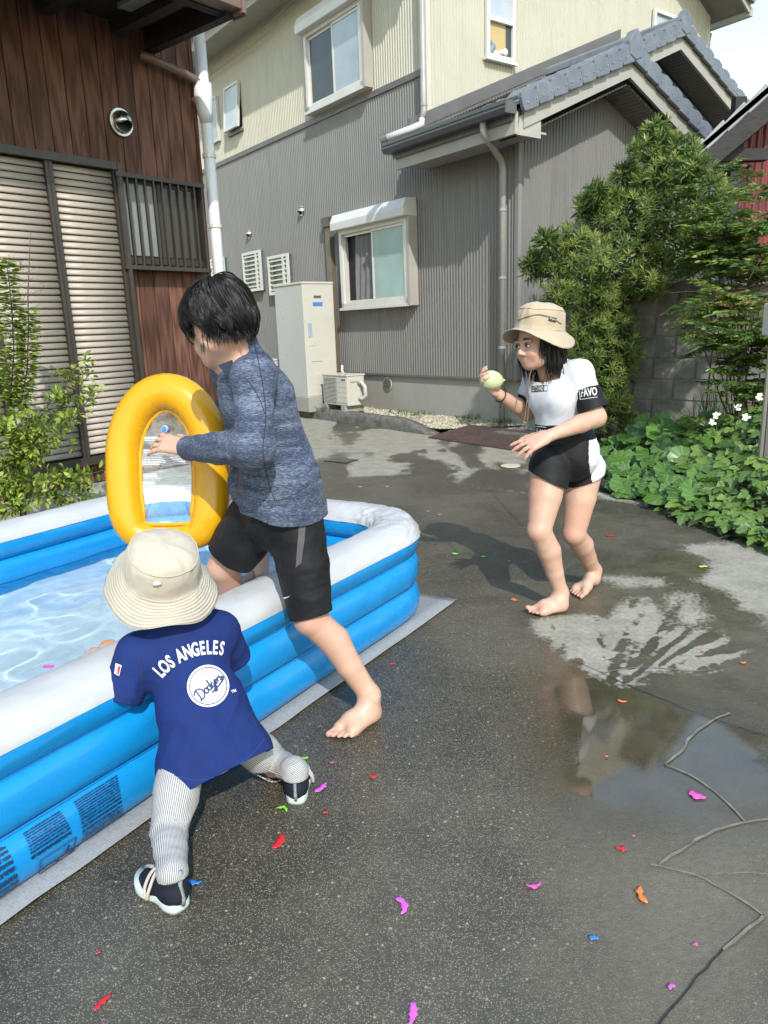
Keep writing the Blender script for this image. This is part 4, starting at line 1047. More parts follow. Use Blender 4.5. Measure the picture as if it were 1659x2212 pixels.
def rosette_crown(blobs, density, nleaf, Lr, Wr, R, up=.55):
    """whorls of narrow leaves over the skins of overlapping lumps"""
    cs = np.array([b[0] for b in blobs]); rs = np.array([b[1] for b in blobs])
    Pn, Dn = [], []
    for c, r in zip(cs, rs):
        n = int(density * r * r); d = rand_dirs(n, R); d[:, 2] = d[:, 2] * .8 + .15
        q = c + d * r * (1 + .22 * (R.random((n, 1)) - .5)) * np.array([1, 1, .92])
        dist = np.linalg.norm(q[:, None] - cs[None], axis=2) / rs[None]
        ok = (dist < .80).sum(1) == 0
        Pn.append(q[ok]); Dn.append(d[ok])
    P = np.concatenate(Pn); D = np.concatenate(Dn); D = D + np.array([0, 0, up]) + R.normal(size=D.shape) * .22; D /= np.linalg.norm(D, axis=1, keepdims=True)
    m = len(P); k = nleaf
    T1 = np.cross(D, rand_dirs(m, R)); T1 /= np.linalg.norm(T1, axis=1, keepdims=True); T2 = np.cross(D, T1)
    a = np.arange(k)[None] * 2.39996 + R.random((m, 1)) * 6.28
    el = np.linspace(.05, 1.0, k)[None] ** .8 * 1.25 + R.random((m, k)) * .2
    A = (np.sin(el)[..., None] * (np.cos(a)[..., None] * T1[:, None] + np.sin(a)[..., None] * T2[:, None]) + np.cos(el)[..., None] * D[:, None])
    pos = P[:, None] - D[:, None] * (np.linspace(0, 1, k)[None, :, None] * .045)
    sz = R.uniform(.7, 1.15, (m, 1)) * (.75 + .35 * np.linspace(0, 1, k)[None])
    young = R.random((m, 1)) ** 1.6
    rnd = np.clip(.18 + .62 * young * (1 - .75 * np.linspace(0, 1, k)[None]) + R.random((m, k)) * .15, 0, 1)
    V, F, nv = leaves(pos.reshape(-1, 3), A.reshape(-1, 3), np.repeat(D, k, 0) + .3 * rand_dirs(m * k, R), (sz * Lr).ravel(), (sz * Wr).ravel() * 1.0)
    return V, F, np.repeat(rnd.ravel(), nv), P, D
R = np.random.default_rng(21)
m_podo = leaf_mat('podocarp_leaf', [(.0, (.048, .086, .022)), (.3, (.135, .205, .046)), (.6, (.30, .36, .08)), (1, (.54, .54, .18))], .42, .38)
m_bark = M('bark', (.085, .065, .048), .9, .3, 20, .6, 60, .01, stretch=(1, 1, .3))
blobs_px = [(1420, 285, 26), (1412, 330, 42), (1470, 330, 38), (1495, 370, 34), (1440, 390, 58), (1362, 410, 44), (1355, 375, 24), (1290, 415, 22), (1268, 445, 28), (1300, 475, 50), (1370, 480, 62), (1450, 470, 68), (1520, 440, 52), (1235, 530, 40), (1190, 570, 44), (1155, 575, 30), (1262, 570, 62), (1340, 560, 62), (1420, 565, 66), (1500, 550, 66), (1210, 640, 38), (1275, 645, 56), (1335, 640, 46), (1400, 610, 45), (1270, 715, 42), (1325, 705, 44), (1300, 770, 50), (1335, 800, 40), (1275, 830, 40), (1318, 865, 44), (1335, 905, 36), (1290, 905, 32), (1290, 670, 58), (1312, 735, 58), (1300, 810, 56), (1300, 875, 50), (1262, 770, 34), (1348, 760, 40), (1550, 560, 45), (1545, 500, 30), (1180, 520, 20), (1330, 440, 30)]
bl = []
for x, y, r in blobs_px:
    Yd = 7.15 + .35 * R.random() + .2 * math.sin(x * .02); p = at(x, y, Yd); bl.append((p, r * Yd / 1600 * 1.06))
for x, y, r in [(1350, 500, 90), (1440, 480, 100), (1300, 600, 80), (1420, 570, 80), (1310, 780, 60)]:
    p = at(x, y, 7.75); bl.append((p, r * 7.75 / 1600))
tree = thing('evergreen_shrub', 'big dense evergreen shrub with narrow whorled leaves at the house corner', 'shrub', (float(at(1330, 900, 7.4)[0]), 7.45, 0))
V, F, rnd, RP, RD = rosette_crown(bl, 1500, 15, .080, .0092, R)
V, F = tri_fix(V, F)
mk('crown', V, F, m_podo, tree, True, dict(rnd=rnd))
# dim inner foliage so the lumps are not hollow
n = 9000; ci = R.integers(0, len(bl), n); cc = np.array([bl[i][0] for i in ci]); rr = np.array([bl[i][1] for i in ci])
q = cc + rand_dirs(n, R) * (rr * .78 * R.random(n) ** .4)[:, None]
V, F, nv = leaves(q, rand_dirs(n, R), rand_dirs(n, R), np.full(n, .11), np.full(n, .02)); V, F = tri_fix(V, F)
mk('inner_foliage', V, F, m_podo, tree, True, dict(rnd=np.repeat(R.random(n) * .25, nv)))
base = np.array([tree.location[0], 7.45, 0.0])
tk = MB().tube([base, base + (-.02, .02, .6), base + (.05, .03, 1.2), base + (.2, .05, 1.9), base + (.4, .05, 2.6)], [.07, .06, .05, .035, .015], 8).build('trunk', m_bark, tree, smooth=True)
for i in range(26):
    b_ = bl[int(R.integers(0, len(bl) - 5))]; z0 = min(max(b_[0][2] - .35, .3), 2.3); s0 = base + np.array([.14 * z0, .03, z0])
    MB().tube([s0, (s0 + b_[0]) / 2 + np.array([0, 0, -.04]), b_[0]], [.022, .014, .006], 5).build('branch', m_bark, tree, smooth=True)

# --- nandina: arching compound sprays of small pointed leaflets
def spray(p, d, L, R, nl=15, ls=.036):
    """a drooping pinnate frond; returns leaflet arrays and the rachis"""
    P, A, N = [], [], []; pts = []
    d = nrm(d); side = nrm(np.cross(d, UZ)); 
    for i in range(8):
        u = i / 7; pts.append(p + d * L * u + UZ * (-.18 * L * u * u))
    for br in range(5):
        u = .3 + .16 * br
        q = p + d * L * u + UZ * (-.18 * L * u * u)
        for sg in (-1, 1):
            bd = nrm(d * .55 + side * sg * .8 + UZ * (R.random() - .5) * .3); bL = L * .42 * (1 - .5 * abs(u - .5))
            for j in range(4):
                v = (j + 1) / 4; qq = q + bd * bL * v - UZ * .15 * bL * v * v
                for s2 in (-1, 1):
                    P.append(qq); A.append(bd * .6 + np.cross(bd, UZ) * s2 * .8 - UZ * .22); N.append(UZ + .75 * R.normal(size=3))
                if j == 3: P.append(qq); A.append(bd - UZ * .4); N.append(UZ + .2 * R.normal(size=3))
    return P, A, N, pts
m_nand = leaf_mat('nandina_leaf', [(0, (.03, .07, .016)), (.4, (.10, .17, .032)), (.75, (.20, .26, .05)), (.9, (.25, .21, .06)), (1, (.30, .16, .07))], .4, .3)
def nandina(label, base_px, tips, seed, group):
    R = np.random.default_rng(seed); b0 = at(*base_px[:2], base_px[2]); b0[2] = 0.05
    th_ = thing('nandina_shrub', label, 'shrub', tuple(b0), group)
    P, A, N, rn = [], [], [], []
    canes = MB()
    for (x, y, Yd, n, red) in tips:
        tip = at(x, y, Yd)
        canes.tube([b0 + R.normal(size=3) * np.array([.08, .06, 0]), (b0 + tip) / 2 + R.normal(size=3) * .04, tip], [.009, .007, .004], 5)
        for k in range(int(n * 2.1)):
            a = R.random() * 6.28; d = np.array([math.cos(a), math.sin(a) * .8, R.uniform(-.25, 1.0)])
            p_, a_, n_, pts = spray(tip + R.normal(size=3) * np.array([.11, .10, .13]), d, R.uniform(.16, .30), R)
            P += p_; A += a_; N += n_
            canes.tube(pts, .0025, 4, False)
            v = R.random() * .45 + red * .5 + (.1 if d[2] > .3 else 0)
            rn += list(np.clip(v + R.normal(size=len(p_)) * .08, 0, 1))
    P, A, N = map(np.array, (P, A, N)); n = len(P); sz = R.uniform(.75, 1.25, n)
    V, F, nv = leaves(P, A, N, .052 * sz, .017 * sz); V, F = tri_fix(V, F)
    mk('foliage', V, F, m_nand, th_, True, dict(rnd=np.repeat(np.array(rn), nv)))
    canes.build('stem', m_bark, th_, smooth=True)
nandina('feathery nandina shrub with reddish tips rising before the red shed wall', (1600, 900, 6.6),
        [(1585, 465, 6.7, 5, .45), (1640, 485, 6.5, 6, .5), (1540, 480, 6.8, 6, .2), (1560, 530, 6.4, 8, .25), (1620, 530, 6.3, 9, .3), (1660, 540, 6.2, 8, .3), (1640, 600, 6.2, 7, .1), (1520, 560, 6.6, 6, .1), (1590, 590, 6.2, 7, .05), (1510, 420, 6.9, 4, .2), (1600, 640, 6.2, 6, 0)], 31, 'nandina shrubs by the block wall')
nandina('lower nandina with pale green sprays leaning over the block wall face', (1610, 930, 5.9),
        [(1545, 690, 5.9, 3, .75), (1580, 680, 5.8, 7, .8), (1640, 670, 5.7, 6, .7), (1575, 740, 5.7, 5, .3), (1515, 735, 5.8, 1, .45), (1610, 740, 5.6, 8, .35), (1650, 760, 5.5, 7, .2), (1600, 800, 5.6, 4, .1), (1630, 830, 5.6, 6, .05), (1600, 860, 5.6, 4, 0)], 33, 'nandina shrubs by the block wall')

# --- planting bed
bed_px = [(1300, 1062), (1380, 1075), (1460, 1100), (1560, 1128), (1680, 1170)]
bed_front = [gp(*p) for p in bed_px]
bed_pts = bed_front + [np.array([4.2, 4.4, 0]), np.array([4.4, 6.6, 0]), bp(3.0, .0, 0), bp(.3, .0, 0), np.array([1.95, 7.4, 0]), np.array([1.75, 6.2, 0])]
soil = MB(); soil.prism([p + UZ * .045 for p in bed_pts], (0, 0, -.06))
tag(soil.build('planting_bed', M('dark_soil', (.03, .024, .018), .95, .4, 20, .8, 70, .02)), kind='structure')
bed2 = np.array([p[:2] for p in bed_pts])
def bed_height(P2):
    """how tall the leaves stand: low at the path, higher at the back"""
    fr = np.array([p[:2] for p in bed_front]); d = np.full(len(P2), 9.0)
    for i in range(len(fr) - 1):
        a, b = fr[i], fr[i + 1]; e = b - a; w = P2 - a; t = np.clip((w @ e) / (e @ e), 0, 1); d = np.minimum(d, np.hypot(*(w - t[:, None] * e).T))
    return d
def round_leaf(seed):
    R = np.random.default_rng(seed); n = 22; V = [(0, 0, 0)]; F = []
    ph = R.random() * 6
    for ring, rr in enumerate((.4, .75, 1.0)):
        for k in range(n + 1):
            a = math.radians(18) + (2 * math.pi - math.radians(36)) * k / n
            r = rr * (1 + .07 * math.sin(9 * a + ph) * rr + .05 * math.sin(2 * a + ph))
            lobe = .16 if k in (0, n) else 0
            z = .10 * rr * rr + .035 * rr * math.cos(9 * a) + .07 * rr * rr * math.sin(2 * a + ph) - .12 * rr ** 3
            V.append((-math.cos(a) * r * (1 - lobe * 0), math.sin(a) * r, z))
    for k in range(n): F.append((0, 1 + k, 2 + k))
    for ring in range(2):
        o = 1 + ring * (n + 1)
        for k in range(n): F.append((o + k, o + n + 1 + k, o + n + 2 + k, o + k + 1))
    return V, F
def lobed_leaf(seed):
    """three-parted, toothed leaf"""
    R = np.random.default_rng(seed); V = []; F = []
    for ang, sc in ((0, 1.0), (1.15, .82), (-1.15, .82)):
        b = len(V); out = [(0, 0), (.18, .16), (.36, .36), (.44, .28), (.60, .36), (.68, .22), (.84, .20), (1.0, 0), (.84, -.20), (.68, -.22), (.60, -.36), (.44, -.28), (.36, -.36), (.18, -.16)]
        ca, sa = math.cos(ang), math.sin(ang)
        mids = [(0, 0), (.36, 0), (.68, 0), (1, 0)]
        def tf(x, y, z): return ((x * ca - y * sa) * sc, (x * sa + y * ca) * sc, z * sc)
        for x, y in out: V.append(tf(x, y, -.22 * x * x + .18 * abs(y) + .02 * R.normal()))
        for x, y in mids[1:3]: V.append(tf(x, y, -.20 * x * x - .03))
        m1, m2 = b + 14, b + 15
        F += [(b, b + 1, m1), (b + 1, b + 2, m1), (b + 2, b + 3, m1), (b + 3, b + 4, m2, m1), (b + 4, b + 5, m2), (b + 5, b + 6, m2), (b + 6, b + 7, m2)]
        F += [(b + 13, b, m1), (b + 12, b + 13, m1), (b + 11, b + 12, m1), (b + 10, b + 11, m1, m2), (b + 9, b + 10, m2), (b + 8, b + 9, m2), (b + 7, b + 8, m2)]
    F = [f[::-1] for f in F]
    return V, [f[::-1] for f in F]
def single_leaf_mat(name, lo, hi, vein, rough, nv):
    t = NT(name); c = t.n('TexCoord'); oi = t.n('ObjectInfo')
    sx = t.n('SeparateXYZ'); t.l(c.outputs['Object'], sx.inputs[0])
    an = t.math('ARCTAN2', sx.outputs[1], sx.outputs[0])
    v = t.math('POWER', t.math('ABSOLUTE', t.math('COSINE', t.math('MULTIPLY', an, nv))), 26)
    base_ = t.mix(oi.outputs['Random'], lo, hi)
    base_ = t.mix(t.math('MULTIPLY', t.noise(c.outputs['Object'], 3, 4), .5), base_, tuple(x * .55 for x in lo))
    col = t.mix(t.math('MULTIPLY', v, .5), base_, vein)
    t.set(Base_Color=col, Roughness=rough, Specular_IOR_Level=.55)
    tr = t.n('BsdfTranslucent'); t.l(col, tr.inputs['Color']); mx = t.n('MixShader'); mx.inputs[0].default_value = .2
    t.l(t.b.outputs[0], mx.inputs[1]); t.l(tr.outputs[0], mx.inputs[2]); t.l(mx.outputs[0], t.out.inputs['Surface']); return t.m
m_round = single_leaf_mat('glossy_round_leaf', (.052, .125, .024), (.13, .25, .045), (.23, .35, .10), .27, 4.5)
m_lobed = single_leaf_mat('lobed_leaf', (.055, .12, .022), (.18, .28, .045), (.20, .30, .08), .42, 3)
def leaf_set(fn, mat, n, S=1.0):
    out = []
    for s in range(n):
        V, F = fn(100 + s); me = mesh(np.array(V), F, True); me.materials.append(mat); out.append(me)
    return out
round_set = leaf_set(round_leaf, m_round, 5); lobed_set = leaf_set(lobed_leaf, m_lobed, 5)
m_stalk = M('green_stalk', (.06, .11, .03), .6, .2)
def place_leaves(plant, me_set, P, size, R, tilt=.5, name='leaf', face=None):
    st = MB()
    for p, sz in zip(P, size):
        ob = link(name, me_set[int(R.integers(0, len(me_set)))], None, plant)
        tocam = nrm(_C - p); nn = nrm(UZ * 1.0 + tocam * tilt * R.uniform(.3, 1.6) + R.normal(size=3) * .28)
        ax = nrm(np.cross(nn, R.normal(size=3))); 
        fr = np.array([tocam[0], tocam[1], -.4]) + R.normal(size=3) * .7; ax = nrm(fr - nn * np.dot(fr, nn))
        sd = np.cross(nn, ax)
        m = Matrix(((ax[0] * sz, sd[0] * sz, nn[0] * sz, p[0]), (ax[1] * sz, sd[1] * sz, nn[1] * sz, p[1]), (ax[2] * sz, sd[2] * sz, nn[2] * sz, p[2]), (0, 0, 0, 1)))
        ob.matrix_basis = m
        st.tube([p - ax * .01 * 0, (p + np.array([0, 0, -p[2] * .5])) + R.normal(size=3) * .02, np.array([p[0] + R.normal() * .03, p[1] + .05 + R.normal() * .03, .03])], .0035, 4, False)
    st.build('stalk', m_stalk, plant, smooth=True)['kind'] = 'stuff'
R = np.random.default_rng(5)
def px_leaf_points(px_list, R, lift=.10):
    """each entry: pixel where the leaf shows and its depth"""
    return np.array([at(x, y, Yd) for x, y, Yd in px_list])
def bed_scatter(n, xr, yr, R):
    """leaves over the bed as seen from the path: picks pixel spots, gives each the depth of the bed there"""
    out = []
    for _ in range(n):
        x = R.uniform(*xr); 
        lo = np.interp(x, [1290, 1380, 1460, 1560, 1680], [1050, 1068, 1105, 1140, 1185]) - 6
        hi = np.interp(x, [1290, 1330, 1420, 1500, 1600, 1680], [975, 925, 905, 905, 880, 850])
        u = R.random(); y = lo + (hi - lo) * u
        g0 = gp(x, lo, .06); g1 = gp(x, np.interp(x, [1290, 1680], [955, 935]), .10)
        Yd = g0[1] + (min(g1[1], g0[1] + 1.6) - g0[1]) * u ** 1.15
        p = at(x, y, Yd)
        if p[2] < .05: p[2] = .05 + .05 * R.random()
        out.append(p)
    return np.array(out)
for k, (x0, x1, n) in enumerate([(1300, 1372, 22), (1360, 1430, 26), (1420, 1490, 24), (1480, 1540, 14)]):
    P = bed_scatter(n, (x0, x1), None, R); c = P.mean(0)
    lab = ['glossy round-leaved plant nearest the girl, at the left end of the bed', 'glossy round-leaved plant second from the left end of the bed', 'glossy round-leaved plant in the middle of the bed below the grass tuft', 'small glossy round-leaved plant where the lobed leaves begin'][k]
    pl_ = thing('leopard_plant', lab, 'plant', (c[0], c[1], .04), 'glossy round-leaved plants in the bed')
    place_leaves(pl_, round_set, P, R.uniform(.066, .118, n), R, .6)
for k, (x0, x1, n) in enumerate([(1380, 1460, 26), (1450, 1520, 44), (1510, 1580, 52), (1570, 1640, 54), (1620, 1690, 44)]):
    P = bed_scatter(n, (x0, x1), None, R); c = P.mean(0)
    lab = ['low lobed-leaved plant creeping under the round leaves at the path edge', 'lobed-leaved plant just right of the round leaves', 'lobed-leaved plant in front of the grass tuft and flowers', 'bushy lobed-leaved plant left of the rightmost one in the bed', 'rightmost lobed-leaved plant spilling out of the frame'][k]
    pl_ = thing('anemone_plant', lab, 'plant', (c[0], c[1], .04), 'lobed-leaved plants in the bed')
    place_leaves(pl_, lobed_set, P, R.uniform(.07, .125, n), R, .65)
# ground cover between them
P = bed_scatter(2100, (1295, 1850), None, R); P[:, 1] += .05; n = len(P)
V, F, nv = leaves(P - np.array([0, 0, .05]), rand_dirs(n, R) * np.array([1, 1, .5]), np.tile(UZ, (n, 1)) + .5 * rand_dirs(n, R), R.uniform(.05, .09, n), R.uniform(.03, .05, n), OVATE); V, F = tri_fix(V, F)
m_cover = leaf_mat('undergrowth_leaf', [(0, (.010, .030, .008)), (.5, (.030, .075, .016)), (1, (.09, .16, .03))], .45, .2)
tag(mk('undergrowth', V, F, m_cover, None, True, dict(rnd=np.repeat(R.random(n), nv))), 'dark green small-leaved undergrowth filling the planting bed', 'undergrowth', kind='stuff')
# grass tuft
tuft = thing('grass_tuft', 'tuft of long arching green blades before the block wall', 'grass', tuple(gp(1530, 935, .05)))
gb0 = at(1535, 900, 6.4); V = []; F = []; rn = []
for i in range(110):
    a = R.random() * 6.28; L = R.uniform(.35, .75); lean = R.uniform(.1, .75); d = np.array([math.cos(a), math.sin(a) * .6, 0]) * lean; p0 = np.array([gb0[0], 6.4, .12]) + np.array([R.normal() * .10, R.normal() * .07, 0])
    if i < 5: d = np.array([-1, -.1, 0]) * R.uniform(.8, 1.2); L = R.uniform(.6, .85)
    sd = np.cross(nrm(d), UZ) * .007; b = len(V); r_ = R.random()
    for k in range(7):
        u = k / 6; p = p0 + d * L * u * (.5 + .5 * u) + UZ * L * (u - .55 * lean * u * u); w = (1 - u) ** .6
        V += [p - sd * w, p + sd * w]; rn += [r_, r_]
    for k in range(6): F.append((b + 2 * k, b + 2 * k + 1, b + 2 * k + 3, b + 2 * k + 2))
mk('blades', V, F, leaf_mat('grass_blade', [(0, (.02, .05, .012)), (.6, (.05, .10, .025)), (1, (.14, .20, .06))], .45, .25), tuft, True, dict(rnd=np.array(rn)))
# white anemone flowers on thin stems
m_petal = M('white_petal', (.70, .70, .66), .7, .04)
for i, (x, y, Yd) in enumerate([(1642, 858, 5.3), (1596, 880, 5.4), (1548, 898, 5.5), (1612, 902, 5.2), (1540, 912, 5.5)]):
    p = at(x, y, Yd)
    fl = thing('anemone_flower', ['white flower highest, beside the meter post', 'white flower left of the highest one', 'white flower above the grass tuft foot', 'white flower low among lobed leaves, right', 'white flower furthest left, half hidden in leaves'][i], 'flower', (p[0], p[1], .05), 'white flowers in the bed')
    MB().tube([p, p - UZ * .15 + (.01, 0, 0), (p[0] + .02, p[1], .05)], .003, 5).build('stem', m_stalk, fl)
    for k in range(5):
        a = k * 1.2566 + i; nn = nrm(nrm(_C - p) + UZ * .6); ax = nrm(np.cross(nn, [math.cos(a), math.sin(a), .3])); sd = np.cross(nn, ax)
        q = [p, p + ax * .016 + sd * .011 + nn * .004, p + ax * .030 + sd * .006 + nn * .006, p + ax * .030 - sd * .006 + nn * .006, p + ax * .016 - sd * .011 + nn * .004]
        mk('petal', q, [(0, 1, 2, 3, 4)], m_petal, fl)
    ball = MB().tube([p, p + nrm(_C - p) * .006], .006, 8).build('centre', M('yellow_centre', (.5, .4, .08), .7), fl)
for i, (x, y) in enumerate([(620, 872), (648, 878), (708, 884), (745, 884), (860, 893), (905, 897), (1010, 905), (1083, 915), (1086, 914)]):
    p = gp(x, y, .15); n = 60; A = rand_dirs(n, R); A[:, 2] = np.abs(A[:, 2]) + .5
    V, F, nv = leaves(p + R.normal(size=(n, 3)) * np.array([.10, .06, .008]), A, rand_dirs(n, R), R.uniform(.03, .09, n), R.uniform(.006, .012, n)); V, F = tri_fix(V, F)
    wt = thing('weed_tuft', ['weed tuft at the left end of the gravel, by the plinth', 'weed tuft against the heater plinth corner', 'weed tuft under the air conditioner', 'weed tuft at the right foot of the air conditioner', 'weed tuft in the gravel left of the middle', 'weed tuft in the middle of the gravel strip', 'weed tuft in the gravel right of the middle', 'weed tuft at the downpipe foot', 'second weed tuft at the downpipe foot'][i], 'weed', tuple(p), 'weeds in the gravel strip'); mk('blades', V, F, m_cover, wt, True, dict(rnd=np.repeat(.5 + .5 * R.random(n), nv)))['kind'] = 'stuff'

# --- slender shrub in front of the shutters
SYD = 4.45
ls = thing('leafy_shrub', 'slender bright green shrub with two upright leafy shoots before the shutters', 'shrub', tuple(np.array([at(48, 1130, SYD)[0], SYD, 0])))
b0 = at(50, 1150, SYD); b0[2] = 0.0
stems = MB(); P, A, N = [], [], []
def shoot(pts, n, ln, spread, R, tipbare=0.0, droop=0.0):
    pts = [np.asarray(p, float) for p in pts]
    seg = np.array([np.linalg.norm(pts[i + 1] - pts[i]) for i in range(len(pts) - 1)]); cum = np.concatenate([[0], np.cumsum(seg)])
    for k in range(n):
        u = R.random() * cum[-1] * (1 - tipbare); i = min(np.searchsorted(cum, u, side='right') - 1, len(seg) - 1); f = (u - cum[i]) / seg[i]
        p = pts[i] + (pts[i + 1] - pts[i]) * f; d = nrm(pts[i + 1] - pts[i]); a = rand_dirs(1, R)[0]; a = nrm(a - d * np.dot(a, d))
        P.append(p + a * spread * R.random()); A.append(a + d * .5 - UZ * droop); N.append(d + .5 * rand_dirs(1, R)[0])
S = lambda x, y, dy=0: at(x, y, SYD + dy)
trunk = [b0, S(48, 1080), S(44, 1010), S(30, 940), S(22, 860)]
stems.tube(trunk, [.022, .018, .013, .009, .006], 7)
for pts, n, sp, tb in [([S(22, 870), S(30, 760), S(25, 660), S(14, 560)], 900, .040, 0), ([S(40, 900), S(58, 800), S(62, 700), S(60, 640), S(66, 500)], 700, .038, .40), ([S(10, 880), S(-20, 760), S(-10, 680)], 200, .03, 0)]:
    stems.tube(pts, [.006] + [.004] * (len(pts) - 2) + [.0015], 5); shoot(pts, n, .03, sp, R, tb, .35)
for pts, n in [([S(44, 1015), S(90, 980, -.05), S(130, 930, -.1), S(205, 850, -.1)], 330), ([S(44, 1005), S(110, 900, .05), S(160, 850, .05), S(200, 800, .05)], 260), ([S(46, 1040), S(110, 1035, -.1), S(170, 1030, -.15), S(228, 1015, -.2)], 240), ([S(48, 1075), S(100, 1075, -.1), S(160, 1072, -.15), S(205, 1065, -.2)], 240), ([S(44, 1000), S(10, 930, -.1), S(-30, 900, -.1)], 260), ([S(46, 1020), S(0, 990, -.1), S(-40, 960, -.1)], 260), ([S(48, 1060), S(20, 1050, -.1), S(-20, 1065, -.15)], 220), ([S(60, 950), S(100, 880), S(150, 820), S(165, 790)], 200), ([S(40, 960), S(60, 930, -.1), S(95, 915, -.1), S(150, 905, -.1)], 260), ([S(40, 990), S(70, 960, -.1), S(20, 900, -.1)], 260), ([S(48, 1085), S(20, 1100, -.1), S(-20, 1110, -.1)], 160)]:
    stems.tube(pts, [.007, .005, .003, .0015][:len(pts)], 5)
    shoot(pts, int(n * .5), .03, .032, R, 0, .1)
    for q in range(6):       # side twigs
        i = int(R.integers(0, len(pts) - 1)); p = pts[i] + (pts[i + 1] - pts[i]) * R.random(); e_ = p + R.normal(size=3) * np.array([.09, .07, .07]) + UZ * .05
        stems.tube([p, e_], .0015, 4); shoot([p, e_], 18, .03, .012, R, 0, .1)
for k in range(26):
    p = S(60 + R.normal() * 18, 560 + R.random() * 200); stems.tube([p, p + np.array([R.normal() * .07, R.normal() * .03, R.random() * .08])], .0011, 3, False)
for k in range(20):
    p = S(150 + R.normal() * 45, 830 + R.random() * 80); stems.tube([p, p + np.array([R.normal() * .07, R.normal() * .03, .03 + R.random() * .08])], .0011, 3, False)
P, A, N = map(np.array, (P, A, N)); n = len(P); sz = R.uniform(.7, 1.2, n)
V, F, nv = leaves(P, A, N, .046 * sz, .022 * sz, OVATE); V, F = tri_fix(V, F)
mk('foliage', V, F, leaf_mat('bright_leaf', [(0, (.08, .15, .018)), (.5, (.24, .34, .045)), (1, (.45, .50, .12))], .42, .3), ls, True, dict(rnd=np.repeat(R.random(n), nv)))
stems.build('stem', m_bark, ls, smooth=True)

# ================================================================== PADDLING POOL
PU = nrm([.536, .844, 0]); PN = np.array([PU[1], -PU[0], 0])
def pp(u, n, z): return PU * u + PN * n + UZ * z
U0, U1, NF, NB = .16, 2.95, -1.512, -3.38       # outer extents
def rr_path(inset, R, step=.02):
    """rounded rectangle, counter-clockwise seen from above; returns points, outward normals, corner weight"""
    a0, a1, b0, b1 = U0 + inset, U1 - inset, NB + inset, NF - inset
    pts, nor, cw = [], [], []
    def seg(p, q, n):
        L = math.dist(p, q); k = max(2, int(L / step))
        for i in range(k):
            t = i / k; pts.append((p[0] + (q[0] - p[0]) * t, p[1] + (q[1] - p[1]) * t)); nor.append(n)
            d = min(t, 1 - t) * L; cw.append(max(0.0, 1 - d / .22) * .5)
    def arc(c, s):
        k = max(6, int(R * 1.5708 / (step * .7)))
        for i in range(k):
            w = s + i / k * math.pi / 2; n = (math.cos(w), math.sin(w)); pts.append((c[0] + R * n[0], c[1] + R * n[1])); nor.append(n); cw.append(.5 + .5 * math.sin(i / k * math.pi))
    seg((a1, b0 + R), (a1, b1 - R), (1, 0)); arc((a1 - R, b1 - R), 0)
    seg((a1 - R, b1), (a0 + R, b1), (0, 1)); arc((a0 + R, b1 - R), math.pi / 2)
    seg((a0, b1 - R), (a0, b0 + R), (-1, 0)); arc((a0 + R, b0 + R), math.pi)
    seg((a0 + R, b0), (a1 - R, b0), (0, -1)); arc((a1 - R, b0 + R), 1.5 * math.pi)
    return np.array(pts), np.array(nor), np.array(cw)
HWID = .105
PTS, NOR, CW = rr_path(HWID, .30)
ARC = np.concatenate([[0], np.cumsum(np.hypot(*np.diff(PTS, axis=0).T))])
def sweep_ring(name, sec, mat, parent, closed=False, wr=.0035, seed=0, attrs=False):
    """sec: list of (outward offset, z, wrinkle weight)"""
    n, m = len(PTS), len(sec); V = np.zeros((n, m, 3))
    for j, (o, z, w) in enumerate(sec):
        ph = np.stack([ARC * 34, np.full(n, j * .55 + seed), np.full(n, seed * 3.1)], 1)
        rid = (1 - np.abs(2 * noise(ph) - 1)) ** 2 + .5 * (1 - np.abs(2 * noise(ph * np.array([2.1, 1, 1]) + 9) - 1)) ** 2
        fine = noise(np.stack([ARC * 8, np.full(n, j * .4), np.full(n, seed)], 1)) - .5
        d = w * (wr * (rid - .5) * (.22 + 1.5 * CW) + .004 * fine)
        P2 = PTS + NOR * (o * (1 + d[:, None] / .09 * np.sign(abs(o) + 1e-9)))
        V[:, j] = P2[:, :1] * PU + P2[:, 1:] * PN
        V[:, j, 2] = z + d * (1 if abs(o) < .09 else .4)
    idx = np.arange(n * m).reshape(n, m); nx = np.roll(idx, -1, 0)
    F = np.stack([idx[:, :-1], idx[:, 1:], nx[:, 1:], nx[:, :-1]], -1).reshape(-1, 4)
    if closed: F = np.concatenate([F, np.stack([idx[:, -1], idx[:, 0], nx[:, 0], nx[:, -1]], -1)])
    F = np.ascontiguousarray(F[:, ::-1])
    return mk(name, V.reshape(-1, 3), F, mat, parent)
def vinyl(name, col, rough=.28, drops=True, bump=.12):
    t = NT(name); co = t.coord(); f = t.noise(co, 3, 4)
    t.set(Base_Color=t.ramp(f, [(.35, tuple(x * .93 for x in col)), (.65, tuple(min(1, x * 1.05) for x in col))]), Specular_IOR_Level=.5)
    t.set(Roughness=t.ramp(t.noise(co, 12, 4), [(.35, rough * .75), (.7, rough * 1.3)]))
    h = t.math('MULTIPLY', t.noise(co, 26, 3), .5)
    if drops:
        v = t.n('TexVoronoi'); v.inputs['Scale'].default_value = 75; t.l(co, v.inputs['Vector']); sc = t.n('SeparateColor'); t.l(v.outputs['Color'], sc.inputs[0])
        h = t.math('ADD', h, t.math('MULTIPLY', t.ramp(v.outputs['Distance'], [(.0, 1), (.24, 0)], 'EASE'), t.ramp(sc.outputs[0], [(.86, 0), (.9, 1)])))
    t.bump(h, bump, .006); return t.m
m_blue = vinyl('blue_vinyl', (.006, .235, .57)); m_band = vinyl('white_vinyl', (.46, .47, .48), .35); m_floor = vinyl('pale_pool_floor', (.62, .74, .79), .5, False)
pool = thing('paddling_pool', 'large rectangular blue inflatable pool with white top band', 'pool', tuple(pp(1.5, -2.4, 0)))
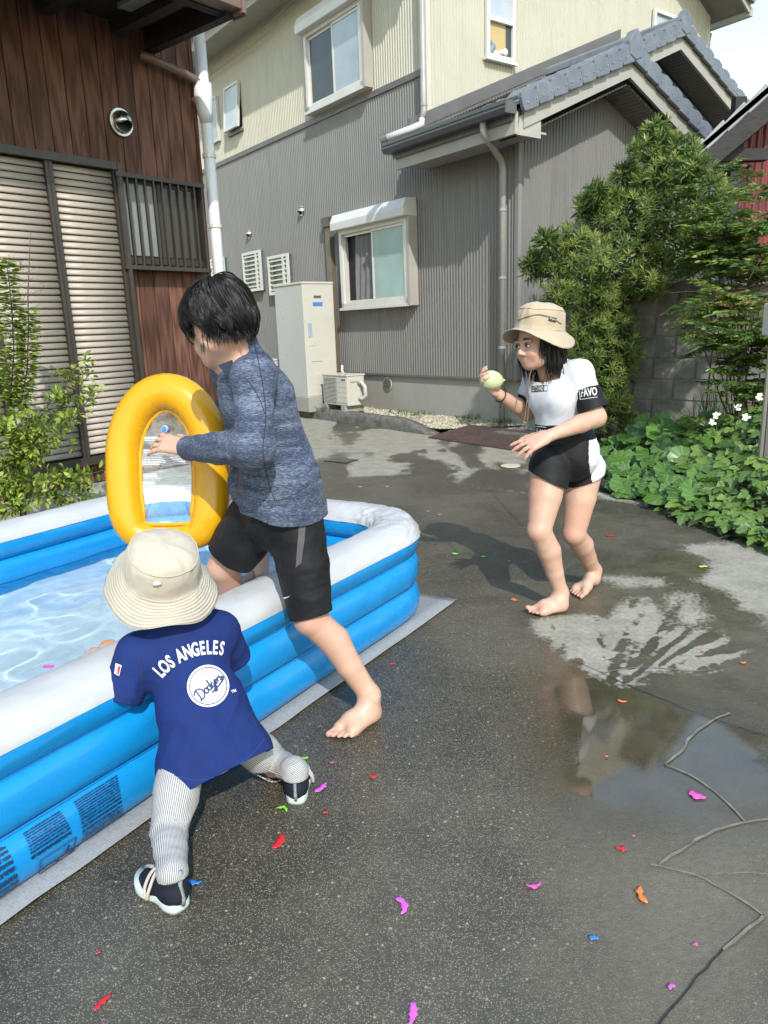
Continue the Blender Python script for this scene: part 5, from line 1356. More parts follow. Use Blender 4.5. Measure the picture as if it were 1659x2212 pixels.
SE = 2 / 2.7
def se(w, p=None): p = SE if p is None else p; c, s = math.cos(w), math.sin(w); return math.copysign(abs(c) ** p, c), math.copysign(abs(s) ** p, s)
def ell(cz, a, b, w0, w1, n, wr=1.0, p=None): return [(a * se(math.radians(w0 + (w1 - w0) * i / n), p)[0], cz + b * se(math.radians(w0 + (w1 - w0) * i / n), p)[1], wr) for i in range(n + 1)]
sweep_ring('air_ring', ell(.080, .100, .082, 0, 360, 40)[:-1], m_blue, pool, True, .002, 1)
sweep_ring('air_ring', ell(.220, .100, .080, 0, 360, 40)[:-1], m_blue, pool, True, .002, 2)
CZT, AT, BT = .355, .105, .085
sweep_ring('air_ring', ell(CZT, AT, BT, 168, 366, 28, 1.0, .92), m_blue, pool, False, .002, 3)
sweep_ring('top_band', ell(CZT, AT + .001, BT + .001, 6, 168, 30, 1.0, .92), m_band, pool, False, .0058, 4)
for zz in (.150, .288):
    sweep_ring('seam', [(.074, zz + .004, 0), (.077, zz, 0), (.074, zz - .004, 0)], M('blue_seam', (.010, .19, .52), .3, .05), pool, False, 0, 5)
nP = len(PTS); c_ = PTS.mean(0)
FP = PTS - NOR * .02
V = [pp(a, b, .02) for a, b in FP]; mk('floor', V, [tuple(range(nP))], m_floor, pool, False)
# small print on the outer wall, as a decal patch that hugs the lowest ring
def print_mat(name, lines, ink, base, dens=.52, sx=220):
    t = NT(name); c = t.n('TexCoord'); sp = t.n('SeparateXYZ'); t.l(c.outputs['UV'], sp.inputs[0])
    row = t.math('FRACT', t.math('MULTIPLY', sp.outputs[1], lines)); rowid = t.math('FLOOR', t.math('MULTIPLY', sp.outputs[1], lines))
    inrow = t.math('MULTIPLY', t.math('GREATER_THAN', row, .28), t.math('LESS_THAN', row, .86))
    cv = t.n('CombineXYZ'); t.l(t.math('MULTIPLY', sp.outputs[0], sx), cv.inputs[0]); t.l(t.math('MULTIPLY', rowid, 7.3), cv.inputs[1]); t.l(t.math('MULTIPLY', row, 1.5), cv.inputs[2])
    nz = t.noise(cv.outputs[0], 1.0, 1); ln = t.math('LESS_THAN', sp.outputs[0], t.math('MULTIPLY_ADD', t.noise(cv.outputs[0], .004, 0), .9, .5))
    ink_f = t.math('MULTIPLY', t.math('MULTIPLY', inrow, t.math('GREATER_THAN', nz, dens)), ln)
    t.set(Base_Color=ink, Roughness=.35)
    tr = t.n('BsdfTransparent'); mx = t.n('MixShader'); t.l(ink_f, mx.inputs[0]); t.l(tr.outputs[0], mx.inputs[1]); t.l(t.b.outputs[0], mx.inputs[2]); t.l(mx.outputs[0], t.out.inputs['Surface']); return t.m
def wall_patch(u0, u1, a0, a1, mat, parent, cz=.080):
    n, m = 12, 8; V = []; F = []; UV = []
    for i in range(n + 1):
        for j in range(m + 1):
            u = u0 + (u1 - u0) * i / n; a = math.radians(a0 + (a1 - a0) * j / m)
            V.append(pp(u, NF - HWID + .1025 * se(a)[0] + .002, cz + .084 * se(a)[1])); UV.append((i / n, j / m))
    for i in range(n):
        for j in range(m): F.append((i * (m + 1) + j, (i + 1) * (m + 1) + j, (i + 1) * (m + 1) + j + 1, i * (m + 1) + j + 1))
    o = mk('printed_notice', V, F, mat, parent); uv = o.data.uv_layers.new(name='UVMap')
    for l in o.data.loops: uv.data[l.index].uv = UV[l.vertex_index]
    return o
m_print = print_mat('fine_print', 17, (.012, .03, .09), None, .44, 120)
wall_patch(.935, 1.085, -38, 42, m_print, pool)
m_print2 = print_mat('notice_print', 9, (.012, .03, .09), None, .42, 60)
wall_patch(.80, .915, -2, 42, m_print2, pool); wall_patch(.62, .78, -40, 42, m_print2, pool)
def wall_pt(u, a): a = math.radians(a); return pp(u, NF - HWID + .1045 * se(a)[0] + .002, .080 + .086 * se(a)[1])
bx = [(.82, -6), (.915, -6), (.915, -40), (.82, -40), (.82, -6)]
MB().tube([wall_pt(*q) for q in bx], .0013, 4, False).build('notice_frame', M('print_ink', (.012, .03, .09), .5), pool)
MB().tube([wall_pt(*q) for q in [(.895, -12), (.893, -20), (.888, -24), (.893, -32)]], [.002, .004, .004, .0015], 5).build('notice_figure', MATS['print_ink'], pool)
MB().tube([wall_pt(*q) for q in [(.83, -38), (.845, -30), (.86, -30), (.875, -38)]], .0012, 4, False).build('notice_figure', MATS['print_ink'], pool)
# water
def build_water():
    zw = .185
    P2 = PTS - NOR * (.095)
    st = .016
    gu = np.arange(U0 + .15, U1 - .15, st); gn = np.arange(NB + .15, NF - .15, st)
    A, B = np.meshgrid(gu, gn, indexing='ij'); Q = np.stack([A.ravel(), B.ravel()], 1)
    inner = sd_poly(Q, PTS - NOR * .055); keep = inner > 0
    q3 = np.concatenate([Q, np.zeros((len(Q), 1))], 1)
    h = .0065 * (fbm(q3 * np.array([5.5, 7.5, 1]) + 3, 2) - .5) + .0075 * (1 - np.abs(2 * noise(q3 * 7 + 11) - 1)) ** 1.5 + .0016 * noise(q3 * 26)
    V = A.ravel()[:, None] * PU + B.ravel()[:, None] * PN; V[:, 2] = zw + h
    idx = np.arange(len(Q)).reshape(A.shape)
    F = np.stack([idx[:-1, :-1], idx[1:, :-1], idx[1:, 1:], idx[:-1, 1:]], -1).reshape(-1, 4)
    F = F[keep[F].all(1)]
    n_ = np.cross(V[F[0, 1]] - V[F[0, 0]], V[F[0, 2]] - V[F[0, 0]])
    if n_[2] < 0: F = np.ascontiguousarray(F[:, ::-1])
    t = NT('clear_water')
    t.set(Base_Color=(.93, .98, 1.0), Roughness=.0, IOR=1.333, Transmission_Weight=1.0)
    o = mk('pool_water', V, F, t.m)
    return tag(o, kind='structure')
WATER = build_water()
try:
    WATER.cycles.is_caustics_caster = True
    for ch in pool.children:
        if ch.name.startswith('floor') or ch.name.startswith('air_ring'): ch.cycles.is_caustics_receiver = True
    sun_data.cycles.is_caustics_light = True
except Exception as ex_:
    print('no caustics', ex_)

# ground sheet under the pool
t = NT('grey_ground_sheet'); co = t.coord((1, 1, 1), rot=(0, 0, -math.atan2(PU[1], PU[0]))); 
bk = t.n('TexBrick'); bk.offset = 0; bk.inputs['Scale'].default_value = 60; bk.inputs['Mortar Size'].default_value = .012; bk.inputs['Color1'].default_value = (.20, .21, .22, 1); bk.inputs['Color2'].default_value = (.24, .25, .26, 1); bk.inputs['Mortar'].default_value = (.31, .32, .33, 1)
bk.inputs['Brick Width'].default_value = .5; bk.inputs['Row Height'].default_value = .5; t.l(co, bk.inputs['Vector'])
t.set(Base_Color=bk.outputs[0], Roughness=.22); t.bump(t.noise(co, 9, 3), .25, .01)
V = []; F = []; nu, nn_ = 60, 24
for i in range(nu + 1):
    for j in range(nn_ + 1):
        u = U0 - .1 + (2.93 - U0 + .1) * i / nu; n = (NB - .1) + (-1.472 - NB + .1) * j / nn_
        V.append(pp(u, n, .006 + .006 * noise(np.array([u * 9, n * 9, 0.]))))
for i in range(nu):
    for j in range(nn_): F.append((i * (nn_ + 1) + j, i * (nn_ + 1) + j + 1, (i + 1) * (nn_ + 1) + j + 1, (i + 1) * (nn_ + 1) + j))
sh = mk('ground_sheet', V, F, t.m); md = sh.modifiers.new('th', 'SOLIDIFY'); md.thickness = .002
tag(sh, 'thin grey plastic ground sheet showing along the pool foot', 'sheet')

# ================================================================== YELLOW FLOAT HELD OVER THE POOL
FY = 2.52
fc = at(362, 990, FY); fx = nrm(at(480, 985, FY - .02) - at(245, 990, FY + .02)); fz = nrm(at(350, 850, FY + .07) - at(368, 1150, FY - .04)); fz = nrm(fz - fx * np.dot(fz, fx)); fy = np.cross(fz, fx)
sc_ = FY / 1600 / .985
def fpt(x, y, o=0): return fc + fx * x * sc_ + fz * y * sc_ + fy * o
def float_path(n=160):
    """centre line of the tube, in photograph pixels about the middle"""
    hw0, hw1 = 97, 100; top, bot = 142, -170; pts = []
    for i in range(n):
        a = 2 * math.pi * i / n; c, s = math.cos(a), math.sin(a)
        ex = 2.0 if s > 0 else 4.6
        x = math.copysign(abs(c) ** (2 / ex), c); y = math.copysign(abs(s) ** (2 / ex), s)
        w = (hw0 + (hw1 - hw0) * (1 - y) / 2) * (1 - .06 * max(0, -y) ** 2)
        pts.append((x * w, y * (top if s > 0 else -bot)))
    P = np.array(pts)
    d = np.hypot(*np.diff(np.vstack([P, P[:1]]), axis=0).T); cum = np.concatenate([[0], np.cumsum(d)]); tt = np.linspace(0, cum[-1], n + 1)[:-1]
    Pc = np.vstack([P, P[:1]]); return np.stack([np.interp(tt, cum, Pc[:, 0]), np.interp(tt, cum, Pc[:, 1])], 1)
FPTH = float_path(240); fn = len(FPTH)
tg = np.roll(FPTH, -1, 0) - np.roll(FPTH, 1, 0); tg /= np.linalg.norm(tg, axis=1, keepdims=True); nr = np.stack([tg[:, 1], -tg[:, 0]], 1)
curv = np.linalg.norm(np.roll(tg, -3, 0) - np.roll(tg, 3, 0), axis=1); curv /= curv.max()
flt = thing('pool_float', 'bright yellow inflatable ring float with clear window held upright over the pool', 'float', tuple(fpt(0, -180)))
m_yel = vinyl('yellow_vinyl', (.62, .31, .005), .25, True, .10)
V = np.zeros((fn, 28, 3)); rt_ = 38.0
for j in range(28):
    a = 2 * math.pi * j / 28; inn = max(0, -math.cos(a)); top_w = np.clip(FPTH[:, 1] / 140, 0, 1)
    arc_ = np.arange(fn) * .62
    rid = (1 - np.abs(2 * noise(np.stack([arc_ * 1.5, np.full(fn, .9 * math.sin(a)), np.full(fn, 1.)], 1)) - 1)) ** 3
    rid2 = (1 - np.abs(2 * noise(np.stack([arc_ * 3.2, np.full(fn, .5 * math.cos(a)), np.full(fn, 4.)], 1)) - 1)) ** 3
    dr = -(rid * 1.4 * inn * (.35 + curv) + rid2 * .7 * (abs(math.cos(a)) ** 3)) 
    r = rt_ * (1 + .06 * top_w) * (1 - .34 * np.clip((-FPTH[:, 1] - 125) / 40, 0, 1) * np.clip(1.35 - np.abs(FPTH[:, 0]) / 80, 0, 1)) + dr
    x = FPTH + nr * (np.cos(a) * r)[:, None]
    V[:, j] = fc + x[:, :1] * sc_ * fx + x[:, 1:] * sc_ * fz + (math.sin(a) * r * .92 * sc_)[:, None] * fy
idx = np.arange(fn * 28).reshape(fn, 28); nx = np.roll(idx, -1, 0); nj = np.roll(idx, -1, 1); nxj = np.roll(nx, -1, 1)
F = np.stack([idx, nx, nxj, nj], -1).reshape(-1, 4)
mk('tube', V.reshape(-1, 3), F, m_yel, flt)
# welded flange inside the tube
low_ = np.clip((-FPTH[:, 1] - 125) / 40, 0, 1)[:, None]; inn = FPTH - nr * (34 - 9 * low_); inn2 = FPTH - nr * (44 - 12 * low_)
V = []; F = []
for k in range(fn): V += [fpt(*inn[k], -.012), fpt(*inn2[k], -.010), fpt(*inn2[k], -.006), fpt(*inn[k], -.008)]
for k in range(fn):
    k2 = (k + 1) % fn
    for q in range(4): F.append((k * 4 + q, k2 * 4 + q, k2 * 4 + (q + 1) % 4, k * 4 + (q + 1) % 4))
mk('flange', V, F, m_yel, flt)
# clear window with embossed ribs and print
t = NT('clear_pvc'); co = t.coord()
tr = t.n('BsdfTransparent'); tr.inputs['Color'].default_value = (.93, .95, .97, 1)
gl_ = t.n('BsdfGlossy'); gl_.inputs['Roughness'].default_value = .12
lw = t.n('LayerWeight'); lw.inputs['Blend'].default_value = .35
mx = t.n('MixShader'); t.l(t.math('MULTIPLY_ADD', lw.outputs['Fresnel'], .9, .08, clamp=True), mx.inputs[0]); t.l(tr.outputs[0], mx.inputs[1]); t.l(gl_.outputs[0], mx.inputs[2])
df = t.n('BsdfDiffuse'); df.inputs['Color'].default_value = (.72, .76, .78, 1)
at_y = t.attr('wy')      # runs from the lower edge (0) to the top (1)
rows = t.math('GREATER_THAN', t.math('FRACT', t.math('MULTIPLY', at_y, 44)), .55)
cvec = t.n('CombineXYZ'); t.l(t.math('MULTIPLY', t.attr('wx'), 90), cvec.inputs[0]); t.l(t.math('MULTIPLY', t.math('FLOOR', t.math('MULTIPLY', at_y, 44)), 5.1), cvec.inputs[1])
glyph = t.math('GREATER_THAN', t.noise(cvec.outputs[0], 1.0, 2), .43)
zone = t.math('MULTIPLY', t.math('GREATER_THAN', at_y, .20), t.math('LESS_THAN', at_y, .74))
band = t.ramp(t.noise(None, 1, 1), [(0, 0), (1, 1)])
cv2 = t.n('CombineXYZ'); t.l(t.math('MULTIPLY', at_y, 13), cv2.inputs[1]); heavy = t.ramp(t.noise(cv2.outputs[0], 1.0, 3), [(.4, .25), (.62, .95)])
pr = t.math('MULTIPLY', t.math('MULTIPLY', t.math('MULTIPLY', rows, glyph), zone), heavy)
pr = t.math('MULTIPLY', t.math('MAXIMUM', pr, t.math('MULTIPLY', t.math('MULTIPLY', zone, heavy), .45)), .85)
mx2 = t.n('MixShader'); t.l(t.math('MAXIMUM', pr, t.math('MULTIPLY_ADD', t.noise(co, 18, 4), .34, -.06, clamp=True)), mx2.inputs[0]); t.l(mx.outputs[0], mx2.inputs[1]); t.l(df.outputs[0], mx2.inputs[2]); t.l(mx2.outputs[0], t.out.inputs['Surface'])
bn = t.n('Bump'); bn.inputs['Strength'].default_value = .35; bn.inputs['Distance'].default_value = .012; t.l(t.noise(co, 24, 3), bn.inputs['Height']); t.l(bn.outputs[0], gl_.inputs['Normal'])
V = [fpt(0, -10, -.004)]; wy = [.5]; wx = [.5]; F = []
for rI, f in enumerate((.35, .7, 1.0)):
    for k in range(fn):
        q = inn2[k] * f + np.array([0, -10]) * (1 - f); V.append(fpt(*q, -.008 * f + .006 * (1 - f) + .004 * math.sin(q[1] * .12))); wy.append((q[1] + 118) / 224); wx.append((q[0] + 60) / 120)
for k in range(fn): F.append((0, 1 + k, 1 + (k + 1) % fn))
for rI in range(2):
    o = 1 + rI * fn
    for k in range(fn): F.append((o + k, o + fn + k, o + fn + (k + 1) % fn, o + (k + 1) % fn))
mk('window', V, F, t.m, flt, True, dict(wy=np.array(wy), wx=np.array(wx)))
vc = fpt(0, 62, -.012); MB().tube([vc, vc - fy * .012], .013, 16).build('valve', vinyl('clear_blue_valve', (.25, .42, .62), .15, False), flt, smooth=True, bevel=.003)
MB().tube([vc - fy * .013, vc - fy * .016], .008, 12).build('valve_plug', M('blue_plug', (.06, .2, .5), .3), flt)

# ================================================================== PEOPLE: smooth bodies grown from rounded bones
class Sculpt:
    """blends rounded cones and ellipsoids into ONE continuous surface (surface nets on a grid)"""
    def __init__(s): s.p = []
    def cone(s, a, b, r1, r2=None, k=.02, sq=None, f=1.0):
        s.p.append(('c', np.asarray(a, float), np.asarray(b, float), r1, r1 if r2 is None else r2, k, None if sq is None else nrm(sq), f)); return s
    def chain(s, pts, rs, k=.02, sq=None, f=1.0):
        for i in range(len(pts) - 1): s.cone(pts[i], pts[i + 1], rs[i], rs[i + 1], k if i == 0 else min(k, .008), sq, f)
        return s
    def ball(s, c, r, k=.02): return s.cone(c, np.asarray(c, float) + 1e-4, r, r, k)
    def ell(s, c, rad, axes, k=.02, cut=False):
        s.p.append(('e' if not cut else 'x', np.asarray(c, float), np.asarray(rad, float), np.asarray(axes, float), k)); return s
    def mesh(s, vox=.005, smooth=1):
        lo = np.full(3, 1e9); hi = -lo; bbs = []
        for q in s.p:
            if q[0] == 'c':
                r = max(q[3], q[4]) + 2.2 * q[5] + 3 * vox; b0 = np.minimum(q[1], q[2]) - r; b1 = np.maximum(q[1], q[2]) + r
            else:
                r = max(q[2]) + 2.2 * q[4] + 3 * vox; b0 = q[1] - r; b1 = q[1] + r
            bbs.append((b0, b1))
            if q[0] != 'x': lo = np.minimum(lo, b0); hi = np.maximum(hi, b1)
        n = np.ceil((hi - lo) / vox).astype(int) + 1
        D = np.full(n, 1.0, np.float32)
        ax = [lo[i] + np.arange(n[i]) * vox for i in range(3)]
        for q, (b0, b1) in zip(s.p, bbs):
            i0 = np.clip(np.floor((b0 - lo) / vox).astype(int), 0, n); i1 = np.clip(np.ceil((b1 - lo) / vox).astype(int) + 1, 0, n)
            sl = tuple(slice(i0[k], i1[k]) for k in range(3))
            X = np.stack(np.meshgrid(*[ax[k][sl[k]] for k in range(3)], indexing='ij'), -1).astype(np.float32)
            if X.size == 0: continue
            if q[0] == 'c':
                _, a, b, r1, r2, kk, sqa, f = q
                pa = X - a.astype(np.float32); ba = (b - a).astype(np.float32)
                h = np.clip((pa @ ba) / max(float(ba @ ba), 1e-9), 0, 1)
                w = pa - h[..., None] * ba
                if sqa is not None: w = w + (w @ sqa.astype(np.float32))[..., None] * sqa.astype(np.float32) * (1 / f - 1)
                d = np.sqrt((w * w).sum(-1)) - (r1 + (r2 - r1) * h)
            else:
                _, c, rad, A, kk = q
                loc = (X - c.astype(np.float32)) @ A.T.astype(np.float32) / rad.astype(np.float32)
                d = (np.sqrt((loc * loc).sum(-1)) - 1) * float(min(rad))
            S = D[sl]
            if q[0] == 'x':
                d = -d; hh = np.clip(.5 - .5 * (d - S) / kk * -1, 0, 1); D[sl] = S * (1 - hh) + d * hh + kk * hh * (1 - hh)
            else:
                hh = np.clip(.5 + .5 * (S - d) / kk, 0, 1); D[sl] = S * (1 - hh) + d * hh - kk * hh * (1 - hh)
        return nets(D, lo, vox, smooth)
def nets(D, lo, vox, smooth=1):
    ins = D < 0
    c = np.zeros(tuple(np.array(D.shape) - 1), np.int8)
    for dx in (0, 1):
        for dy in (0, 1):
            for dz in (0, 1): c += ins[dx:D.shape[0] - 1 + dx, dy:D.shape[1] - 1 + dy, dz:D.shape[2] - 1 + dz]
    act = (c > 0) & (c < 8); I = np.argwhere(act); ids = np.full(act.shape, -1, np.int32); ids[act] = np.arange(len(I))
    acc = np.zeros((len(I), 3)); cnt = np.zeros(len(I))
    cor = [(a, b, d) for a in (0, 1) for b in (0, 1) for d in (0, 1)]
    vals = np.stack([D[I[:, 0] + a, I[:, 1] + b, I[:, 2] + d] for a, b, d in cor], 1).astype(float)
    for i in range(8):
        for j in range(i + 1, 8):
            if sum(abs(cor[i][k] - cor[j][k]) for k in range(3)) != 1: continue
            m = (vals[:, i] < 0) != (vals[:, j] < 0); t = vals[m, i] / (vals[m, i] - vals[m, j])
            acc[m] += np.array(cor[i]) + t[:, None] * (np.array(cor[j]) - np.array(cor[i])); cnt[m] += 1
    V = (I + acc / cnt[:, None]) * vox + lo
    Fs = []
    for a in range(3):
        s0 = [slice(None)] * 3; s1 = [slice(None)] * 3; s0[a] = slice(0, -1); s1[a] = slice(1, None)
        x = ins[tuple(s0)] != ins[tuple(s1)]; flip = ins[tuple(s0)]
        b, d = (a + 1) % 3, (a + 2) % 3
        E = np.argwhere(x); fl = flip[x]
        ok = (E[:, b] > 0) & (E[:, d] > 0) & (E[:, b] < D.shape[b] - 1) & (E[:, d] < D.shape[d] - 1); E = E[ok]; fl = fl[ok]
        eb = np.zeros(3, int); eb[b] = 1; ed = np.zeros(3, int); ed[d] = 1
        q = [ids[tuple((E - o).T)] for o in (eb * 0, eb, eb + ed, ed)]
        F = np.stack(q, 1); F[~fl] = F[~fl][:, ::-1]; Fs.append(F)
    F = np.concatenate(Fs); F = F[(F >= 0).all(1)]
    v0 = V - V.mean(0); vol = np.einsum('ij,ij->i', v0[F[:, 0]], np.cross(v0[F[:, 1]], v0[F[:, 2]]) + np.cross(v0[F[:, 2]], v0[F[:, 3]])).sum()
    if vol < 0: F = F[:, ::-1]
    for _ in range(smooth): V = lap(V, F, .5)
    return V, np.ascontiguousarray(F)
def lap(V, F, w=.5):
    A = np.zeros_like(V); c = np.zeros(len(V))
    for i in range(4):
        a, b = F[:, i], F[:, (i + 1) % 4]
        np.add.at(A, a, V[b]); np.add.at(c, a, 1); np.add.at(A, b, V[a]); np.add.at(c, b, 1)
    return V + w * (A / np.maximum(c, 1)[:, None] - V)
def vnorm(V, F):
    n = np.cross(V[F[:, 2]] - V[F[:, 0]], V[F[:, 3]] - V[F[:, 1]]); N = np.zeros_like(V)
    for i in range(4): np.add.at(N, F[:, i], n)
    return N / np.maximum(np.linalg.norm(N, axis=1, keepdims=True), 1e-12)
def folds(V, F, amp, freq, along, stretch=.25, seed=0, power=2.0, weight=None):
    """cloth creases: ridged noise, long in the direction 'along'"""
    along = nrm(along); N = vnorm(V, F)
    q = V - (V @ along)[:, None] * along * (1 - stretch)
    q = q + (fbm(V * 7 + seed, 2)[:, None] - .5) * .06
    a = (1 - np.abs(2 * noise(q * freq + seed * 3.7) - 1)) ** power
    b = (1 - np.abs(2 * noise(q * freq * 2.1 + seed * 9.1) - 1)) ** power
    d = amp * (a + .45 * b - .6)
    if weight is not None: d = d * weight
    return V + N * d[:, None]
def cut_open(V, F, planes):
    """drops faces beyond each (point, normal): leaves the garment open at hems and cuffs"""
    keep = np.ones(len(F), bool); c = V[F].mean(1)
    me = mesh(V, F); bm = bmesh.new(); bm.from_mesh(me)
    for p, n, rad in planes:
        p = np.asarray(p, float); n = nrm(n)
        geo = [v for v in bm.verts if rad is None or (Vector(p) - v.co).length < rad]
        vs = set(geo); es = [e for e in bm.edges if e.verts[0] in vs and e.verts[1] in vs]; fs = [f for f in bm.faces if all(v in vs for v in f.verts)]
        bmesh.ops.bisect_plane(bm, geom=list(geo) + es + fs, plane_co=Vector(p), plane_no=Vector(n), clear_outer=True)
    return bm
def garment(name, V, F, mat, parent, planes=(), thick=.003, attrs=None):
    if attrs is not None:
        me = mesh(V, F, True, attrs)
        bm = bmesh.new(); bm.from_mesh(me)
    else: bm = bmesh.new(); bm.from_mesh(mesh(V, F))
    for p, n, rad in planes:
        n = nrm(n); P = Vector(np.asarray(p, float)); vs = {v for v in bm.verts if rad is None or (P - v.co).length < rad}
        es = [e for e in bm.edges if e.verts[0] in vs and e.verts[1] in vs]; fs = [f for f in bm.faces if all(v in vs for v in f.verts)]
        bmesh.ops.bisect_plane(bm, geom=list(vs) + es + fs, plane_co=P, plane_no=Vector(n), clear_outer=True)
    me = bpy.data.meshes.new('m'); 
    for f in bm.faces: f.smooth = True
    bm.to_mesh(me); bm.free()
    o = link(name, me, mat, parent)
    if thick:
        m = o.modifiers.new('th', 'SOLIDIFY'); m.thickness = thick; m.offset = -1
    return o
def frame(f, u):
    """forward, left, up of a head or hand"""
    f = nrm(f); u = np.asarray(u, float); u = nrm(u - f * np.dot(u, f)); l = np.cross(u, f); return f, l, u

# ---- anatomy
def head(S, c, f, u, sc=1.0, k=.018, ears=True):
    f, l, u = frame(f, u); P = lambda a, b, d: c + sc * (f * a + l * b + u * d); A = np.stack([f, l, u])
    S.ell(P(-.012, 0, .022), np.array([.094, .074, .088]) * sc, A, k)
    S.ell(P(.030, 0, -.040), np.array([.062, .060, .074]) * sc, A, k)
    S.ell(P(.058, 0, -.092), np.array([.026, .030, .022]) * sc, A, .02 * sc)
    for s in (-1, 1):
        S.ell(P(.055, s * .036, -.040), np.array([.030, .026, .028]) * sc, A, .02 * sc)
        S.ell(P(.078, s * .030, .012), np.array([.014, .026, .010]) * sc, A, .012 * sc)       # brow
        S.cone(P(-.02, s * .055, -.055), P(.035, s * .042, -.085), .018 * sc, .016 * sc, .03 * sc)   # jaw line
        if ears:
            S.ell(P(-.010, s * .076, -.016), np.array([.020, .009, .031]) * sc, A, .008 * sc)
            S.ell(P(-.004, s * .084, -.016), np.array([.011, .006, .020]) * sc, A, .006 * sc, True)
    S.cone(P(.086, 0, .002), P(.105, 0, -.034), .0065 * sc, .0095 * sc, .010 * sc)
    for s in (-1, 1): S.ball(P(.098, s * .011, -.040), .0075 * sc, .008 * sc)
    for s in (-1, 1): S.ell(P(.090, s * .031, -.006), np.array([.014, .017, .011]) * sc, A, .012 * sc, True)   # eye hollows
    S.ell(P(.0795, 0, -.066), np.array([.009, .020, .005]) * sc, A, .008 * sc); S.ell(P(.0775, 0, -.0765), np.array([.009, .017, .005]) * sc, A, .008 * sc)
    return P, A
def hand(S, w, f, n, sc, curls, spread=.12, thumb=(.6, .5), side=1):
    """w wrist, f finger direction, n out of the back of the hand, side +1: thumb on +l"""
    f, l, n = frame(f, n); l = l * side; P = lambda a, b, d: w + sc * (f * a + l * b + n * d)
    S.cone(P(-.01, 0, 0), P(.03, .0, 0), .024 * sc, .026 * sc, .015 * sc, n, .72)
    for b in (-.028, -.010, .010, .026): S.cone(P(.02, b * .6, 0), P(.082, b, .001), .017 * sc, .0125 * sc, .012 * sc, n, .85)
    Ls = [(.026, .070, .0), (.009, .080, .004), (-.010, .075, .003), (-.028, .060, -.002)]
    for i, (b, L, up) in enumerate(Ls):
        c = curls[i] if hasattr(curls, '__len__') else curls
        p = P(.082, b, up); d = f + l * (spread * (1.5 - i) * .6); d = nrm(d); a = 0
        r = .0092 * sc
        for j, (fr, ca) in enumerate(((.45, .55), (.30, 1.0), (.25, .8))):
            a += c * ca; dd = nrm(d * math.cos(a) - n * math.sin(a)); q = p + dd * L * fr * sc * 1.02
            S.cone(p, q, r, r * .90, .005 * sc); p = q; r *= .90
    t0 = P(.012, .024, -.006); td = nrm(f * thumb[0] + l * (1 - thumb[0] * .4) - n * thumb[1]); t1 = t0 + td * .040 * sc
    td2 = nrm(td + f * .55 - n * .1); t2 = t1 + td2 * .030 * sc; t3 = t2 + nrm(td2 + f * .25) * .023 * sc
    S.cone(t0, t1, .0165 * sc, .0125 * sc, .014 * sc); S.cone(t1, t2, .0120 * sc, .0105 * sc, .006 * sc); S.cone(t2, t3, .0105 * sc, .0085 * sc, .005 * sc)
def foot(S, heel, toe, ankle, sc=1.0, inner=1, toe_up=0.0, lift=0.0):
    """heel and big-toe tip on the floor; inner=+1: big toe on the left of the walking direction"""
    heel = np.asarray(heel, float); toe = np.asarray(toe, float); f = toe - heel; f[2] = 0; L = np.linalg.norm(f); f = f / L; l = np.cross(UZ, f) * inner
    P = lambda a, b, z: heel + f * (a * L) + l * (b * L) + UZ * (z + lift * (1 - a))
    S.cone(P(.10, 0, .030), P(.14, 0, .034), .029 * sc, .030 * sc, .02)
    S.cone(P(.20, 0, .045), ankle, .034 * sc, .033 * sc, .03)
    S.cone(P(.22, -.01, .050), P(.55, .04, .036), .033 * sc, .026 * sc, .025)
    S.cone(P(.15, -.06, .026), P(.62, -.14, .020), .024 * sc, .019 * sc, .02)
    S.cone(P(.55, .05, .030), P(.74, .10, .020), .026 * sc, .021 * sc, .022)
    S.cone(P(.60, -.08, .022), P(.70, -.13, .017), .022 * sc, .018 * sc, .02)
    for i, (a0, b0, a1, b1, r) in enumerate(((.74, .11, .95, .105, .0125), (.76, .035, .93, .035, .0090), (.73, -.035, .885, -.035, .0086), (.69, -.10, .83, -.10, .0082), (.64, -.165, .755, -.165, .0080))):
        up = toe_up * (1.0 if i == 0 else .25)
        S.cone(P(a0, b0 * 1.08, .016), P(a1, b1 * 1.16, .0115 + up * L), r * 1.0 * sc, r * .93 * sc, .002)
def skin_mat(name, col, pink):
    t = NT(name); co = t.coord()
    f = t.noise(co, 22, 4); c = t.ramp(f, [(.3, tuple(x * .93 for x in col)), (.7, tuple(min(1, x * 1.05) for x in col))])
    c = t.mix(t.ramp(t.noise(co, 7, 3), [(.38, 0), (.72, .5)]), c, pink)
    c = t.mix(t.math('MULTIPLY', t.attr('pink'), .75), c, pink)
    c = t.mix(t.attr('dark'), c, (.02, .014, .012))
    t.set(Base_Color=c, Roughness=.46, Specular_IOR_Level=.4, Subsurface_Weight=.12)
    t.b.inputs['Subsurface Radius'].default_value = (.012, .005, .003); t.b.inputs['Subsurface Scale'].default_value = .6
    t.bump(t.math('MULTIPLY_ADD', t.noise(co, 260, 3), .6, t.noise(co, 60, 3)), .10, .003); return t.m
m_skin = skin_mat('skin', (.50, .325, .235), (.47, .215, .16))
def near(V, pts, r):
    w = np.zeros(len(V))
    for p, q in zip(pts, r if hasattr(r, '__len__') else [r] * len(pts)):
        w = np.maximum(w, np.clip(1.3 - np.linalg.norm(V - p, axis=1) / q, 0, 1))
    return w
def hair_mat(name):
    t = NT(name); co = t.coord()
    t.set(Base_Color=t.ramp(t.attr('rnd'), [(0, (.004, .004, .005)), (1, (.016, .014, .014))]), Roughness=.42, Specular_IOR_Level=.42)
    return t.m
m_hair = hair_mat('black_hair')
